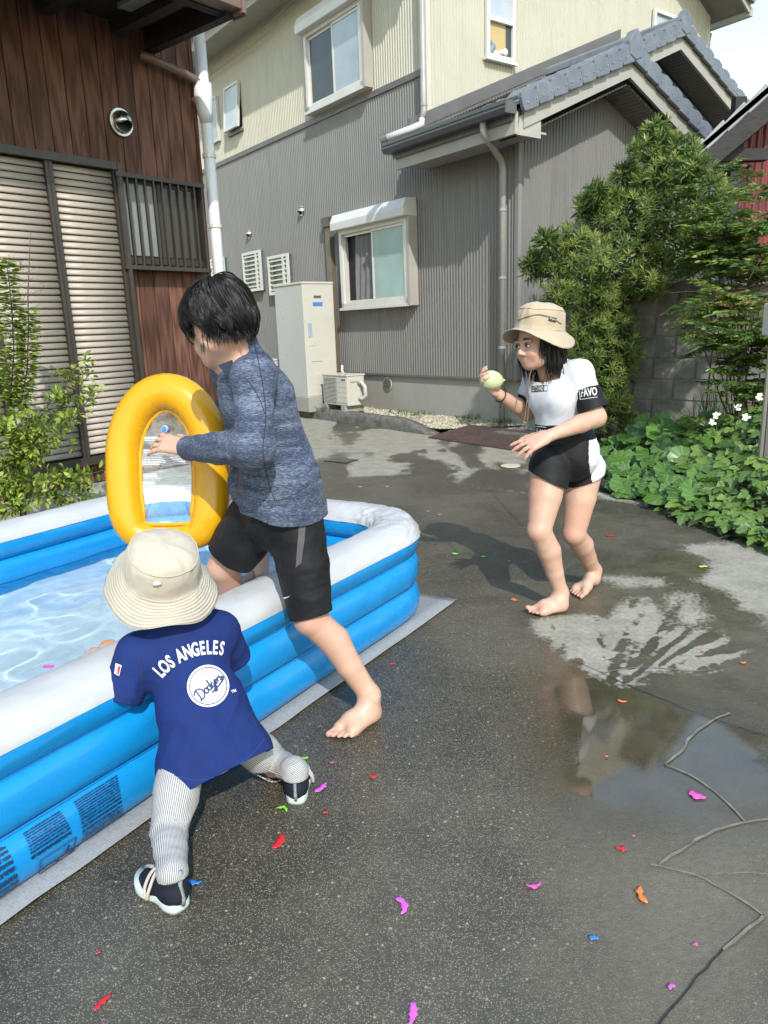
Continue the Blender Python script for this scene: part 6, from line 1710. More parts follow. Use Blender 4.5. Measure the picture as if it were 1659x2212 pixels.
def strands(paths, widths, rnds):
    """paths (n,k,3): thin three-sided tapering strands"""
    n, k, _ = paths.shape; T = np.gradient(paths, axis=1); T /= np.maximum(np.linalg.norm(T, axis=2, keepdims=True), 1e-9)
    ref = np.array([.31, .52, .79]); A = np.cross(T, ref); A /= np.maximum(np.linalg.norm(A, axis=2, keepdims=True), 1e-9); B = np.cross(T, A)
    u = np.linspace(0, 1, k); taper = np.clip((1 - u) * 2.2, .12, 1) * np.clip(u * 6 + .4, 0, 1)
    w = widths[:, None] * taper[None]
    V = np.stack([paths + w[..., None] * (math.cos(a) * A + math.sin(a) * B) for a in (0, 2.094, 4.189)], 2)
    idx = np.arange(n * k * 3).reshape(n, k, 3)
    F = np.concatenate([np.stack([idx[:, :-1, i], idx[:, :-1, (i + 1) % 3], idx[:, 1:, (i + 1) % 3], idx[:, 1:, i]], -1).reshape(-1, 4) for i in range(3)])
    return V.reshape(-1, 3), F, np.repeat(rnds, k * 3)
# text and marks laid on cloth
def drape_mesh(name, V2, F, bvh, o, ax, ay, direction, mat, parent, lift=.0015):
    """flat (x, y) artwork dropped along 'direction' on to the cloth"""
    V = []; d = Vector(direction).normalized()
    for x, y in V2:
        p = Vector(o) + Vector(ax) * x + Vector(ay) * y; st = p - d * .25
        hit, nn, idx, dist = bvh.ray_cast(st, d, .6)
        V.append(tuple((hit - d * lift) if hit is not None else p))
    return mk(name, V, F, mat, parent)
def text2d(txt, size=1.0, shear=0.0, offset=0.0, xs=1.0, space=1.0):
    cu = bpy.data.curves.new('t', 'FONT'); cu.body = txt; cu.size = size; cu.shear = shear; cu.offset = offset; cu.align_x = 'CENTER'; cu.resolution_u = 3; cu.space_character = space
    ob = bpy.data.objects.new('t', cu); COL.objects.link(ob); dg = bpy.context.evaluated_depsgraph_get(); me = bpy.data.meshes.new_from_object(ob.evaluated_get(dg))
    bpy.data.objects.remove(ob); bm = bmesh.new(); bm.from_mesh(me); bmesh.ops.triangulate(bm, faces=bm.faces)
    bmesh.ops.remove_doubles(bm, verts=bm.verts, dist=1e-5)
    V = [(v.co.x * xs, v.co.y) for v in bm.verts]; bm.verts.index_update(); F = [tuple(v.index for v in f.verts) for f in bm.faces]; bm.free(); return V, F
def subdiv2d(V, F, maxlen):
    bm = bmesh.new(); vs = [bm.verts.new((x, y, 0)) for x, y in V]; bm.verts.index_update()
    for f in F:
        try: bm.faces.new([vs[i] for i in f])
        except ValueError: pass
    for _ in range(6):
        es = [e for e in bm.edges if e.calc_length() > maxlen]
        if not es: break
        bmesh.ops.subdivide_edges(bm, edges=es, cuts=1); bmesh.ops.triangulate(bm, faces=[f for f in bm.faces if len(f.verts) > 3])
    bm.verts.index_update(); V = [(v.co.x, v.co.y) for v in bm.verts]; F = [tuple(v.index for v in f.verts) for f in bm.faces]; bm.free(); return V, F
def stroke2d(pts, w, closed=False):
    pts = [np.array(p, float) for p in pts]; V = []; F = []; n = len(pts)
    ws = w if hasattr(w, '__len__') else [w] * n
    for i, p in enumerate(pts):
        a = pts[(i - 1) % n] if closed or i > 0 else p; b = pts[(i + 1) % n] if closed or i < n - 1 else p
        t = b - a; t = t / max(np.linalg.norm(t), 1e-9); s = np.array([-t[1], t[0]]) * ws[i] / 2; V += [tuple(p + s), tuple(p - s)]
    for i in range(n if closed else n - 1):
        j = (i + 1) % n; F.append((2 * i, 2 * i + 1, 2 * j + 1, 2 * j))
    return V, F
def spline(pts, m=8):
    g = [np.array(p, float) for p in pts]; out = []
    for i in range(len(g) - 1):
        p0 = g[max(i - 1, 0)]; p1 = g[i]; p2 = g[i + 1]; p3 = g[min(i + 2, len(g) - 1)]
        for t in np.linspace(0, 1, m, endpoint=(i == len(g) - 2)): out.append(.5 * (2 * p1 + (p2 - p0) * t + (2 * p0 - 5 * p1 + 4 * p2 - p3) * t ** 2 + (3 * p1 - 3 * p2 + p3 - p0) * t ** 3))
    return out
def bvh_of(o):
    me = o.data; return BVHTree.FromPolygons([v.co.copy() for v in me.vertices], [tuple(p.vertices) for p in me.polygons])

# ================================================================== BOY STEPPING INTO THE POOL
def heather(name, dark, mid, light, rot=0.0):
    t = NT(name); co = t.coord((85, 85, 640), rot=(0, rot, 0)); a = t.noise(co, 1.0, 4, .62, .4)
    co2 = t.coord((7, 7, 40)); b = t.noise(co2, 1.0, 3)
    f = t.math('MULTIPLY_ADD', b, .35, t.math('MULTIPLY', a, .75))
    t.set(Base_Color=t.ramp(f, [(.40, dark), (.55, mid), (.76, light)]), Roughness=.8, Specular_IOR_Level=.2, Sheen_Weight=.05)
    t.bump(a, .25, .003); return t.m
def cloth(name, col, rough=.75, var=.08, weave=500, sheen=.0, spec=.22, bump=.2):
    t = NT(name); co = t.coord(); f = t.noise(co, 9, 4)
    t.set(Base_Color=t.ramp(f, [(.3, tuple(x * (1 - var) for x in col)), (.7, tuple(min(1, x * (1 + var)) for x in col))]), Roughness=rough, Specular_IOR_Level=spec, Sheen_Weight=sheen)
    h = t.math('MULTIPLY_ADD', t.noise(co, weave, 2), .25, t.noise(co, 30, 3)); t.bump(h, bump, .004); return t.m
def cam_drape(bvh, px, lift=.0015, keep=False):
    """points of the cloth seen at these places"""
    out = []
    for x, y in px:
        d = Vector(nrm(ray(x, y))); hit, n, i, dist = bvh.ray_cast(Vector(_C), d, 20)
        if hit is not None: out.append(np.array(hit) + np.array(n if n.dot(d) < 0 else -n) * lift)
        elif keep: out.append(None)
    return out
def seam(name, bvh, px, r, mat, parent):
    pts = cam_drape(bvh, spline(px, 8), r * .4)
    if len(pts) > 2: MB().tube(pts, r, 5).build(name, mat, parent, smooth=True)
def drape_faces(name, P, F, mat, parent):
    F = [f for f in F if all(P[i] is not None for i in f)]; ids = sorted({i for f in F for i in f}); mp = {j: i for i, j in enumerate(ids)}
    if F: return mk(name, [P[i] for i in ids], [tuple(mp[i] for i in f) for f in F], mat, parent)
def patch(name, bvh, poly, mat, parent, lift=.0015, maxlen=6.0):
    V, F = subdiv2d(poly, [tuple(range(len(poly)))], maxlen); return drape_faces(name, cam_drape(bvh, V, lift, True), F, mat, parent)
def face_parts(P, A, sc, parent, open_=1.0, glasses=False, mats=None):
    f, l, u = A; 
    me_w = M('eye_white', (.62, .60, .57), .25, .03); me_i = M('dark_iris', (.018, .011, .008), .15, .1)
    for s in (-1, 1):
        c = P(.0790, s * .031, -.0055); r = .0102 * sc
        V = []; F = []; n = 14
        for i in range(8):
            a = i / 7 * math.pi
            for k in range(n): V.append(c + r * (f * math.cos(a) + math.sin(a) * (l * math.cos(k * 2 * math.pi / n) + u * math.sin(k * 2 * math.pi / n))))
        for i in range(7):
            for k in range(n): F.append((i * n + k, i * n + (k + 1) % n, (i + 1) * n + (k + 1) % n, (i + 1) * n + k))
        e = mk('eye', V, F, me_w, parent)
        q = c + f * r * .93; MB().tube([q, q + f * .0012], .0056 * sc, 14).build('iris', me_i, e)
        lid = [P(.0900 - abs(t - .5) * .014, s * (.031 + (t - .5) * .032), -.0030 + .0052 * math.sin(math.pi * t)) for t in np.linspace(0, 1, 9)]
        MB().tube(lid, [.0012, .0022, .0026, .0028, .0028, .0028, .0026, .0022, .0010], 6).build('eyelid', me_i, parent, smooth=True)
        br = [P(.097 - abs(t - .4) * .016, s * (.016 + t * .036), .020 + .006 * math.sin(math.pi * t * .9)) for t in np.linspace(0, 1, 9)]
        MB().tube(br, [.0012, .0028, .0032, .0032, .003, .0028, .0022, .0016, .0008], 6).build('eyebrow', m_hair, parent, smooth=True)
def crown_hair(c, A, sc, n, R, rad, end_fn, parent, thick=(.010, .026), whorl=(-.05, .015), name='hair', width=.0026, k=10, locks=300):
    """hair in locks: strands of one lock start side by side and run together towards its tip"""
    f, l, u = A; m = n // locks
    lp = R.random(locks) * 2 * math.pi; le = end_fn(lp); l0 = R.random(locks) ** .7 * np.maximum(le - math.radians(35), .05)
    l1 = np.minimum(l0 + np.radians(R.uniform(55, 110, locks)), le + np.radians(R.normal(0, 7, locks)))
    lift_l = R.uniform(*thick, locks); sweep = .25 + R.normal(0, .16, locks); bow = R.normal(0, .10, locks)
    rp = lambda a: np.repeat(a, m); N_ = locks * m
    dp = R.normal(0, .105, N_) / np.maximum(np.sin(rp(l0) + .35), .35); dt = R.normal(0, .07, N_); te = R.normal(0, .05, N_)
    t = np.linspace(0, 1, k)[None]; conv = 1 - .78 * t ** .8
    TH = rp(l0)[:, None] + (rp(l1 - l0) + te)[:, None] * t + dt[:, None] * (1 - t)
    PH = rp(lp)[:, None] + dp[:, None] * conv + rp(sweep)[:, None] * (t - .3) + rp(bow)[:, None] * np.sin(t * math.pi)
    lay = (rp(lift_l) + R.uniform(-.004, .004, N_))[:, None] * sc
    lift = lay * (.35 + .75 * np.sin(np.clip(t * 1.15, 0, 1) * math.pi * .8)) 
    r = np.array(rad) * sc
    X = np.sin(TH) * np.cos(PH); Yv = np.sin(TH) * np.sin(PH); Z = np.cos(TH)
    wf, wl_ = whorl
    X = X + wf / rad[0] * np.maximum(Z, 0) ** 2; Yv = Yv + wl_ / rad[1] * np.maximum(Z, 0) ** 2
    pos = c + ((r[0] + lift) * X)[..., None] * f + ((r[1] + lift) * Yv)[..., None] * l + ((r[2] + lift) * Z)[..., None] * u
    V, F, rn = strands(pos, R.uniform(.6, 1.25, N_) * width * sc, R.random(N_))
    return mk(name, V, F, m_hair, parent, True, dict(rnd=rn))
def scalp(c, A, sc, rad, end_fn, parent, grow=.006):
    f, l, u = A; n, m = 48, 16; V = [c + u * (rad[2] + grow) * sc]; F = []
    for j in range(1, m + 1):
        for i in range(n):
            ph = 2 * math.pi * i / n; th = float(end_fn(np.array([ph]))[0] - math.radians(4)) * j / m
            g = grow * (1 - .75 * (j / m) ** 4)
            V.append(c + sc * ((rad[0] + g) * math.sin(th) * math.cos(ph) * f + (rad[1] + g) * math.sin(th) * math.sin(ph) * l + (rad[2] + g) * math.cos(th) * u))
    for i in range(n): F.append((0, 1 + i, 1 + (i + 1) % n))
    for j in range(m - 1):
        for i in range(n): F.append((1 + j * n + i, 1 + (j + 1) * n + i, 1 + (j + 1) * n + (i + 1) % n, 1 + j * n + (i + 1) % n))
    o = mk('hair_base', V, F, m_hair, parent, True, dict(rnd=np.zeros(len(V)))); return o

def build_boy():
    R = np.random.default_rng(11)
    heel = gp(815, 1548); toe = gp(716, 1602); heel[2] = toe[2] = .0
    boy = thing('person', 'black-haired person in blue heather top and black shorts stepping into the pool', 'person', tuple(heel))
    hc = at(474, 704, 2.20); hf = nrm([-.62, .74, -.26]); hu = nrm([-.30, .22, 1.0])
    neck0 = at(508, 745, 2.22); neck1 = at(528, 800, 2.24)
    chest = at(548, 850, 2.26); waist = at(585, 980, 2.30); hipc = at(603, 1085, 2.33)
    shL = at(548, 815, 2.13); elL = at(548, 968, 2.06); wrL = at(408, 968, 2.34)
    shR = at(500, 805, 2.40); elR = at(520, 940, 2.52); wrR = at(470, 900, 2.66)
    hipL = at(632, 1105, 2.27); knL = at(672, 1338, 2.215); anL = np.array([heel[0] - .022, heel[1] - .012, .085])
    hipR = at(565, 1105, 2.40); knR = at(482, 1226, 2.42); anR = np.array([-.56, 2.60, .09]); heR = np.array([-.53, 2.57, .02]); toR = np.array([-.68, 2.72, .02])
    S = Sculpt()
    P, A = head(S, hc, hf, hu, 1.0)
    S.cone(hc - A[2] * .05 - A[0] * .025, neck1, .047, .050, .03)
    S.chain([neck1, chest, waist, hipc], [.058, .082, .080, .095], .05)
    S.cone(shL, shR, .05, .05, .04)
    S.chain([shL, elL, wrL], [.045, .036, .025], .02); S.chain([shR, elR, wrR], [.045, .036, .026], .02)
    hand(S, wrL + nrm(wrL - elL) * .012, nrm([-.93, .26, .20]), nrm([-.05, -.66, .75]), .95, (.42, .55, .50, .34), .34, (.7, .5), -1)
    hand(S, wrR, nrm([-.6, .5, .2]), nrm([.3, -.3, .9]), .85, .5, side=1)
    S.chain([hipL, hipL + (knL - hipL) * .5, knL], [.088, .070, .052], .03)
    cal = nrm(np.cross(anL - knL, [0.6, .3, 0]))
    m1 = knL + (anL - knL) * .30; m2 = knL + (anL - knL) * .62
    S.chain([knL, m1 + np.array([.016, .012, 0]), m2 + np.array([.006, .004, 0]), anL], [.050, .051, .042, .032], .010)
    S.ball(knL + np.array([-.008, -.008, .0]), .047, .012)
    foot(S, heel, toe, anL, .92, inner=-1)
    S.ball(anL + np.array([.016, -.022, .0]), .016, .012)
    S.chain([hipR, knR], [.088, .054], .03); S.chain([knR, knR + (anR - knR) * .35 + np.array([.015, 0, 0]), anR], [.052, .052, .034], .010)
    foot(S, heR, toR, anR, .95, inner=1)
    V, F = S.mesh(.0040, 3)
    pink = near(V, [toe, knL, knR, at(355, 946, 2.42), at(437, 711, 2.1), heel], [.07, .07, .07, .04, .035, .05])
    lips = near(V, [P(.097, 0, -.071)], .016)
    mk('body', V, F, m_skin, boy, True, dict(pink=np.maximum(pink * .55, lips), dark=np.zeros(len(V))))
    face_parts(P, A, 1.0, boy)
    # toenails
    # hair: thick mop, short at the nape
    def end(ph):
        c = np.cos(ph); s = np.abs(np.sin(ph)); return np.radians(np.where(c > 0, 84 + 2 * s + 8 * c, 88 + 44 * -c))
    hcc = hc + A[2] * .014 - A[0] * .008
    scalp(hcc, A, 1.0, (.096, .080, .092), lambda q: end(q) - .05, boy, .012)
    crown_hair(hcc, A, 1.0, 8250, R, (.095, .079, .091), end, boy, (.005, .028), width=.00115, k=11, locks=330)
    # nape: short straight tufts
    n = 420; ph = math.pi + R.normal(0, .62, n); th = np.radians(R.uniform(96, 120, n)); r = np.array([.094, .078, .098])
    p0 = hcc + (r[0] * np.sin(th) * np.cos(ph))[:, None] * A[0] + (r[1] * np.sin(th) * np.sin(ph))[:, None] * A[1] + (r[2] * np.cos(th))[:, None] * A[2]
    out = (p0 - hcc) / np.linalg.norm(p0 - hcc, axis=1, keepdims=True)
    t = np.linspace(0, 1, 6)[None, :, None]; L = R.uniform(.022, .042, n)[:, None, None]
    pts = p0[:, None] + t * L * (-A[2] * .95 + out[:, None] * .28 + R.normal(0, .12, (n, 1, 3)))
    V, F, rn = strands(pts, np.full(n, .0018), R.random(n)); mk('nape_hair', V, F, m_hair, boy, True, dict(rnd=rn))['kind'] = 'stuff'
    for q in range(2):       # the loose lock standing up on the crown
        b0 = P(-.02 + .02 * q, .0, .108); MB().tube(spline([b0, b0 + A[2] * .016 + A[1] * .01, b0 + A[2] * .022 - A[0] * .02 * (q + 1), b0 + A[2] * .004 - A[0] * .045 * (q + 1)], 6), .0010, 4).build('stray_lock', m_hair, boy, smooth=True)
    # glasses
    mg = M('black_glasses', (.01, .01, .012), .25, .1)
    gf = thing_part = MB()
    for s in (-1, 1):
        gf.tube([P(.098, s * (.031 + .024 * math.cos(a)), -.006 + .019 * math.sin(a)) for a in np.linspace(0, 2 * math.pi, 17)], .0022, 6, False)
        gf.tube([P(.096, s * .055, .0), P(.05, s * .078, .004), P(-.005, s * .084, .004)], .0020, 6)
    gf.tube([P(.100, -.008, -.002), P(.100, .008, -.002)], .002, 6)
    gf.build('glasses', mg, boy, smooth=True)
    # top
    T = Sculpt()
    T.chain([neck1 + np.array([.01, 0, .005]), chest], [.062, .092], .05); T.chain([chest, waist, hipc + np.array([.012, 0, -.012])], [.096, .106, .128], .05)
    T.cone(chest + np.array([.045, .0, -.02]), waist + np.array([.035, 0, -.02]), .07, .085, .04)
    T.cone(hipc + np.array([.0, 0, -.01]), hipc + np.array([.01, .0, -.06]), .128, .13, .03)
    T.cone(hipL + np.array([-.01, 0, .10]), hipL + np.array([-.012, 0, -.045]), .106, .114, .03); T.cone(hipR + np.array([0, 0, .10]), hipR + np.array([.03, 0, -.04]), .10, .11, .03)
    T.cone(shL, shR, .060, .060, .05)
    T.cone(neck0 + (neck0 - neck1) * .35 + np.array([.006, 0, 0]), neck1, .056, .066, .02)
    T.chain([shL, shL + (elL - shL) * .5 + np.array([.0, -.006, 0]), elL], [.054, .055, .053], .03)
    wm = elL + (wrL - elL) * .5
    T.chain([elL, wm, wrL + (wrL - elL) * .08], [.056, .047, .036], .025)
    T.chain([shR, elR, wrR], [.058, .05, .036], .03)
    V, F = T.mesh(.0058, 2)
    fore = np.clip(1 - np.abs(((V - elL) @ nrm(wrL - elL)) / .24 - .5) * 1.3, 0, 1) * (np.linalg.norm(np.cross(V - elL, nrm(wrL - elL)), axis=1) < .075)
    V = folds(V, F, .0055, 26, nrm(np.cross(wrL - elL, [0, -1, .2])), .3, 3, 2.0, fore)
    V = folds(V, F, .0065, 12, nrm([.35, 0, 1]), .22, 5, 2.0, 1 - fore)
    elb = np.clip(1 - np.linalg.norm(V - elL, axis=1) / .12, 0, 1); V = folds(V, F, .007, 22, [1, .2, -.5], .3, 8, 2.0, elb)
    low = np.clip((hipc[2] + .10 - V[:, 2]) / .12, 0, 1); V = folds(V, F, .006, 15, [.8, .2, -.5], .3, 9, 2.0, low)
    hem_n = nrm([-.10, .12, -1.0])
    top = garment('top', V, F, heather('navy_heather', (.014, .020, .042), (.055, .072, .115), (.25, .29, .37)), boy,
        [(hipc + np.array([0, 0, -.012]), hem_n, .35), (wrL + nrm(wrL - elL) * .012, nrm(wrL - elL), .10), (wrR, nrm(wrR - elR), .08), (neck0 + np.array([.0, 0, -.004]), nrm(neck0 - neck1 + np.array([-.030, 0, .02])), .10)], .003)
    bv = bvh_of(top); ms = M('dark_seam', (.02, .024, .04), .8)
    seam('seam', bv, [(549, 742), (560, 790), (570, 850), (574, 905), (568, 975), (580, 1040), (594, 1082)], .0014, ms, boy)
    seam('seam', bv, [(528, 815), (548, 838), (563, 868), (572, 895)], .0013, ms, boy)
    seam('seam', bv, [(530, 1070), (580, 1082), (620, 1075), (665, 1050)], .0010, ms, boy)
    cq = at(480, 793, 2.13); MB().add([cq + (.03, .02, .02), cq + (-.012, .0, .006), cq + (.02, .0, -.035), cq + (.035, .05, .0)], [(0, 1, 2), (0, 3, 1), (0, 2, 3), (1, 3, 2)]).build('collar', cloth('navy_collar', (.02, .028, .05)), boy)
    # shorts
    T = Sculpt()
    T.chain([hipc + np.array([0, 0, .03]), hipc + np.array([0, 0, -.05])], [.105, .115], .04)
    k1 = hipL + (knL - hipL) * 1.03
    T.chain([hipL, hipL + (knL - hipL) * .5 + np.array([.004, 0, 0]), k1], [.092, .083, .067], .04)
    k2 = hipR + (knR - hipR) * 1.02
    T.chain([hipR, hipR + (knR - hipR) * .5, k2], [.098, .092, .080], .04)
    V, F = T.mesh(.0058, 2)
    V = folds(V, F, .0028, 17, np.cross(knL - hipL, [.4, -1, 0]), .25, 12, 2.0)
    V = folds(V, F, .0020, 34, np.cross(knL - hipL, [.2, -1, .2]), .25, 13, 2.0)
    t = NT('black_satin_shorts'); co = t.coord(); t.set(Base_Color=t.ramp(t.noise(co, 12, 4), [(.3, (.006, .0065, .008)), (.7, (.014, .015, .017))]), Roughness=.6, Specular_IOR_Level=.22); t.bump(t.noise(co, 45, 3), .2, .005); m_sat = t.m
    sh = garment('shorts', V, F, m_sat, boy, [(hipL + (knL - hipL) * .955, nrm(knL - hipL + np.array([.03, 0, -.02])), .16), (hipR + (knR - hipR) * .80, nrm(knR - hipR), .18)], .003)
    bv = bvh_of(sh)
    patch('stripe', bv, [(647, 1120), (661, 1119), (657, 1170), (651, 1216), (639, 1226), (642, 1180)], cloth('grey_stripe', (.085, .078, .085)), boy, .0022)
    patch('logo', bv, [(611, 1287.5), (614, 1289.6), (618, 1290), (629, 1286.4), (618, 1292.8), (613.5, 1292.5), (611, 1290)], M('white_logo', (.7, .7, .7), .5), boy, .0025, 4)
    return boy
BOY = build_boy()

# ================================================================== HATS
def hat_mat(name, col, stitch=None):
    t = NT(name); co = t.coord(); f = t.noise(co, 10, 4)
    c = t.ramp(f, [(.3, tuple(x * .90 for x in col)), (.7, tuple(min(1, x * 1.06) for x in col))])
    h = t.math('MULTIPLY_ADD', t.noise(co, 420, 2), .12, t.math('MULTIPLY', t.noise(co, 42, 3), .8))
    if stitch:
        a = t.attr('brim'); w = t.math('SINE', t.math('MULTIPLY', a, stitch * 6.2832)); w = t.math('MULTIPLY', w, t.math('GREATER_THAN', a, .02))
        h = t.math('ADD', h, t.math('MULTIPLY', w, .55)); c = t.mix(t.math('MULTIPLY', t.math('MULTIPLY_ADD', w, -.5, .5), .18), c, tuple(x * .6 for x in col))
    t.set(Base_Color=c, Roughness=.85, Specular_IOR_Level=.2, Sheen_Weight=.15); t.bump(h, .5, .004); return t.m
def hat(c, A, r, hgt, brim, droop, mat, parent, wob=lambda a: 0.0, flat=.62, seed=1, dome=False):
    """c centre of the hat band, A forward/left/up; droop(angle) lowers the rim"""
    f, l, u = A; n = 96; rows = []; br = []
    top = hgt
    # crown: flat-ish top panel, rounded shoulder, side panel
    prof = [(0.02, top * 1.0), (.25, top * 1.0), (.50, top * .985), (.70, top * .95), (flat + .22, top * .88), (.93, top * .80), (.965, top * .77), (.97, top * .70), (.985, top * .45), (1.0, top * .20), (1.01, 0.0)]
    if dome: prof = [(.02, top), (.25, top * .99), (.48, top * .965), (.66, top * .91), (.80, top * .83), (.89, top * .73), (.935, top * .64), (.965, top * .52), (.985, top * .36), (1.0, top * .18), (1.01, 0.0)]
    for q, z in prof: rows.append([(q * r, z, 0.0)] * n); br.append(0.0)
    m = 16
    for j in range(1, m + 1):
        v = j / m; row = []
        for i in range(n):
            a = 2 * math.pi * i / n; rr = r * 1.01 + (brim - r) * v * (1 + .05 * math.sin(3 * a + seed))
            row.append((rr, -droop(a) * v ** 1.15 + wob(a) * v * v, 0))
        rows.append(row); br.append(v)
    V = []
    for j, row in enumerate(rows):
        for i in range(n):
            a = 2 * math.pi * i / n; rr, z, _ = row[i]
            V.append(c + f * rr * 1.06 * math.cos(a) + l * rr * math.sin(a) + u * z)
    V = np.array(V); K_ = len(rows); F = []
    for j in range(K_ - 1):
        for i in range(n): F.append((j * n + i, (j + 1) * n + i, (j + 1) * n + (i + 1) % n, j * n + (i + 1) % n))
    F = np.array(F); brv = np.repeat(np.array(br), n)
    Nn = vnorm(V, F); cr = brv < .01
    a_ = (1 - np.abs(2 * noise(V * 30 + seed * 7) - 1)) ** 2 + .5 * (1 - np.abs(2 * noise(V * 62 + seed) - 1)) ** 2
    V = V + Nn * ((a_ - .6) * np.where(cr, .0055, .0022))[:, None]
    Fl = [tuple(x) for x in F] + [tuple(range(n))]
    o = mk('hat', V, Fl, mat, parent, True, dict(brim=brv)); md = o.modifiers.new('th', 'SOLIDIFY'); md.thickness = .003; md.offset = -1
    ring_i = 5
    pts = [V[ring_i * n + i] + Nn[ring_i * n + i] * .001 for i in range(n)] + [V[ring_i * n]]
    MB().tube(pts, .0016, 5, False).build('hat_seam', mat, parent, smooth=True)
    pts = [V[10 * n + i] + Nn[10 * n + i] * .001 for i in range(n)] + [V[10 * n]]
    MB().tube(pts, .0016, 5, False).build('hat_seam', mat, parent, smooth=True)
    return o, V, n
def axis_frame(up, fwd):
    u = nrm(up); f = np.asarray(fwd, float); f = nrm(f - u * np.dot(f, u)); l = np.cross(u, f); return np.stack([f, l, u])

# ================================================================== TODDLER AT THE POOL SIDE
def build_toddler():
    R = np.random.default_rng(4)
    hL, tL = gp(397, 1968), gp(302, 1895); hR, tR = gp(640, 1740), gp(650, 1662)
    kid = thing('person', 'toddler in sun hat, navy baseball shirt and striped trousers leaning on the pool', 'person', tuple((hL + hR) / 2))
    fwd = nrm([-.62, .78, 0])
    hc = at(362, 1246, 1.86)
    neck = at(392, 1352, 1.84); shL = at(298, 1412, 1.80); shR = at(472, 1362, 1.90)
    chest = at(405, 1440, 1.83); mid = at(440, 1540, 1.78); hip = at(462, 1640, 1.73)
    across = nrm(shR - shL); back = nrm(np.cross(across, hip - neck)); back = back if back[1] < 0 else -back
    hpL = at(398, 1622, 1.72); knL = at(365, 1800, 1.55); anL = np.array([hL[0] - .022, hL[1] + .020, .085])
    hpR = at(516, 1588, 1.81); knR = at(592, 1652, 1.90); anR = np.array([hR[0] - .002, hR[1] + .030, .085])
    elL = at(262, 1500, 1.77); wrL = at(232, 1418, 1.98); elR = at(500, 1418, 1.95); wrR = at(470, 1400, 2.10)
    S = Sculpt()
    P, A = head(S, hc, nrm(fwd + np.array([0, 0, .42])), nrm(UZ - fwd * .42), .90)
    S.cone(hc - A[2] * .04, neck, .040, .045, .03); S.chain([neck, chest, mid, hip + (mid - hip) * .5], [.05, .066, .070, .058], .03, back, .8)
    S.cone(shL, shR, .04, .04, .03); S.chain([shL, elL, wrL], [.036, .029, .021], .02); S.chain([shR, elR, wrR], [.036, .029, .021], .02)
    hand(S, wrL, nrm([-.95, .25, .12]), nrm([-.2, -.3, .9]), .62, (.5, .6, .7, .7), .2, (.7, .4), 1); hand(S, wrR, nrm([-.6, .7, -.3]), nrm([0, -.2, 1]), .62, .5, .2, (.7, .4), -1)
    S.chain([hip + (mid - hip) * .5, hpL, knL, anL], [.045, .042, .034, .026], .01); S.chain([hip + (mid - hip) * .5, hpR, knR, anR], [.045, .042, .034, .026], .01)
    V, F = S.mesh(.0047, 2); mk('body', V, F, m_skin, kid, True, dict(pink=near(V, [wrL], .06) * .6, dark=np.zeros(len(V))))
    face_parts(P, A, .90, kid)
    def end(ph): return np.radians(np.where(np.cos(ph) > 0, 85, 112) + 0 * ph)
    scalp(hc + A[2] * .01, A, .90, (.096, .080, .092), end, kid, .008)
    # sun hat
    HA = axis_frame([.30, -.50, 1.0], fwd)
    hb = at(350, 1243, 1.835)
    m_sun = hat_mat('cream_cotton', (.44, .395, .32), 9)
    def droop(a): return .050 + .012 * math.cos(a * 2 + .4) + .010 * math.sin(a * 3 + 1)
    hob, HV, hn = hat(hb + HA[2] * .008, HA, .093, .107, .143, droop, m_sun, kid, lambda a: .020 * math.sin(2 * a + 2.1) + .010 * math.sin(5 * a) + .008 * math.sin(3 * a + 1), .62, 2, True)
    tg_ = at(337, 1281, 1.72)
    bvh_h = BVHTree.FromPolygons([Vector(v) for v in HV], [tuple(p.vertices) for p in hob.data.polygons])
    q = cam_drape(bvh_h, [(332, 1262), (340, 1258), (348, 1259)], .004)
    if len(q) == 3: MB().tube(q, [.004, .006, .003], 6).build('cord_toggle', m_white, kid, smooth=True)
    # shirt
    T = Sculpt()
    T.cone(neck, chest, .062, .082, .04, back, .8); T.cone(chest, mid, .094, .106, .05, back, .78); T.cone(mid, hip + (hip - mid) * .10, .106, .118, .05, back, .84)
    T.cone(shL, shR, .052, .050, .045); T.cone(shL + (chest - shL) * .4, shR + (chest - shR) * .4, .066, .062, .04)
    T.cone(hip + across * -.045, hip + across * .05 + (hip - mid) * .1, .104, .106, .04, back, .86)
    T.chain([shL, shL + (elL - shL) * .6, elL + (elL - shL) * .18], [.054, .054, .056], .025); T.chain([shR, shR + (elR - shR) * .6, elR + (elR - shR) * .2], [.052, .052, .054], .025)
    V, F = T.mesh(.0055, 2)
    spine = nrm(hip - neck)
    V = folds(V, F, .011, 9, nrm(spine + across * .5), .22, 21, 2.0, np.clip((neck[2] - .10 - V[:, 2]) / .12, 0, 1))
    V = folds(V, F, .0042, 20, nrm(spine - across * .7), .25, 23, 2.0)
    m_navy = cloth('royal_navy_jersey', (.009, .023, .115), .85, .10, 600)
    t_end = hip + (hip - mid) * .38
    shirt = garment('shirt', V, F, m_navy, kid, [(t_end, nrm(hip - mid + np.array([.030, -.01, 0])), .26), (elL + (elL - shL) * .06, nrm(elL - shL), .09), (elR + (elR - shR) * .05, nrm(elR - shR), .09)], .003)
    bv = bvh_of(shirt)
    for px in ([(346, 1662), (390, 1679), (440, 1684), (500, 1662), (545, 1628), (572, 1594)],):
        seam('hem_stitch', bv, px, .0011, cloth('navy_stitch', (.02, .05, .22)), kid)
    seam('seam', bv, [(298, 1420), (308, 1455), (306, 1490)], .0011, MATS.get('dark_seam'), kid)
    # lettering and emblem on the back
    o = at(437, 1492, 1.70); ax = nrm(at(520, 1462, 1.735) - at(354, 1522, 1.66)); ay = nrm(at(405, 1400, 1.75) - at(462, 1590, 1.66)); ay = nrm(ay - ax * np.dot(ax, ay)); dr = -np.cross(ax, ay); dr = dr if dr[1] > 0 else -dr
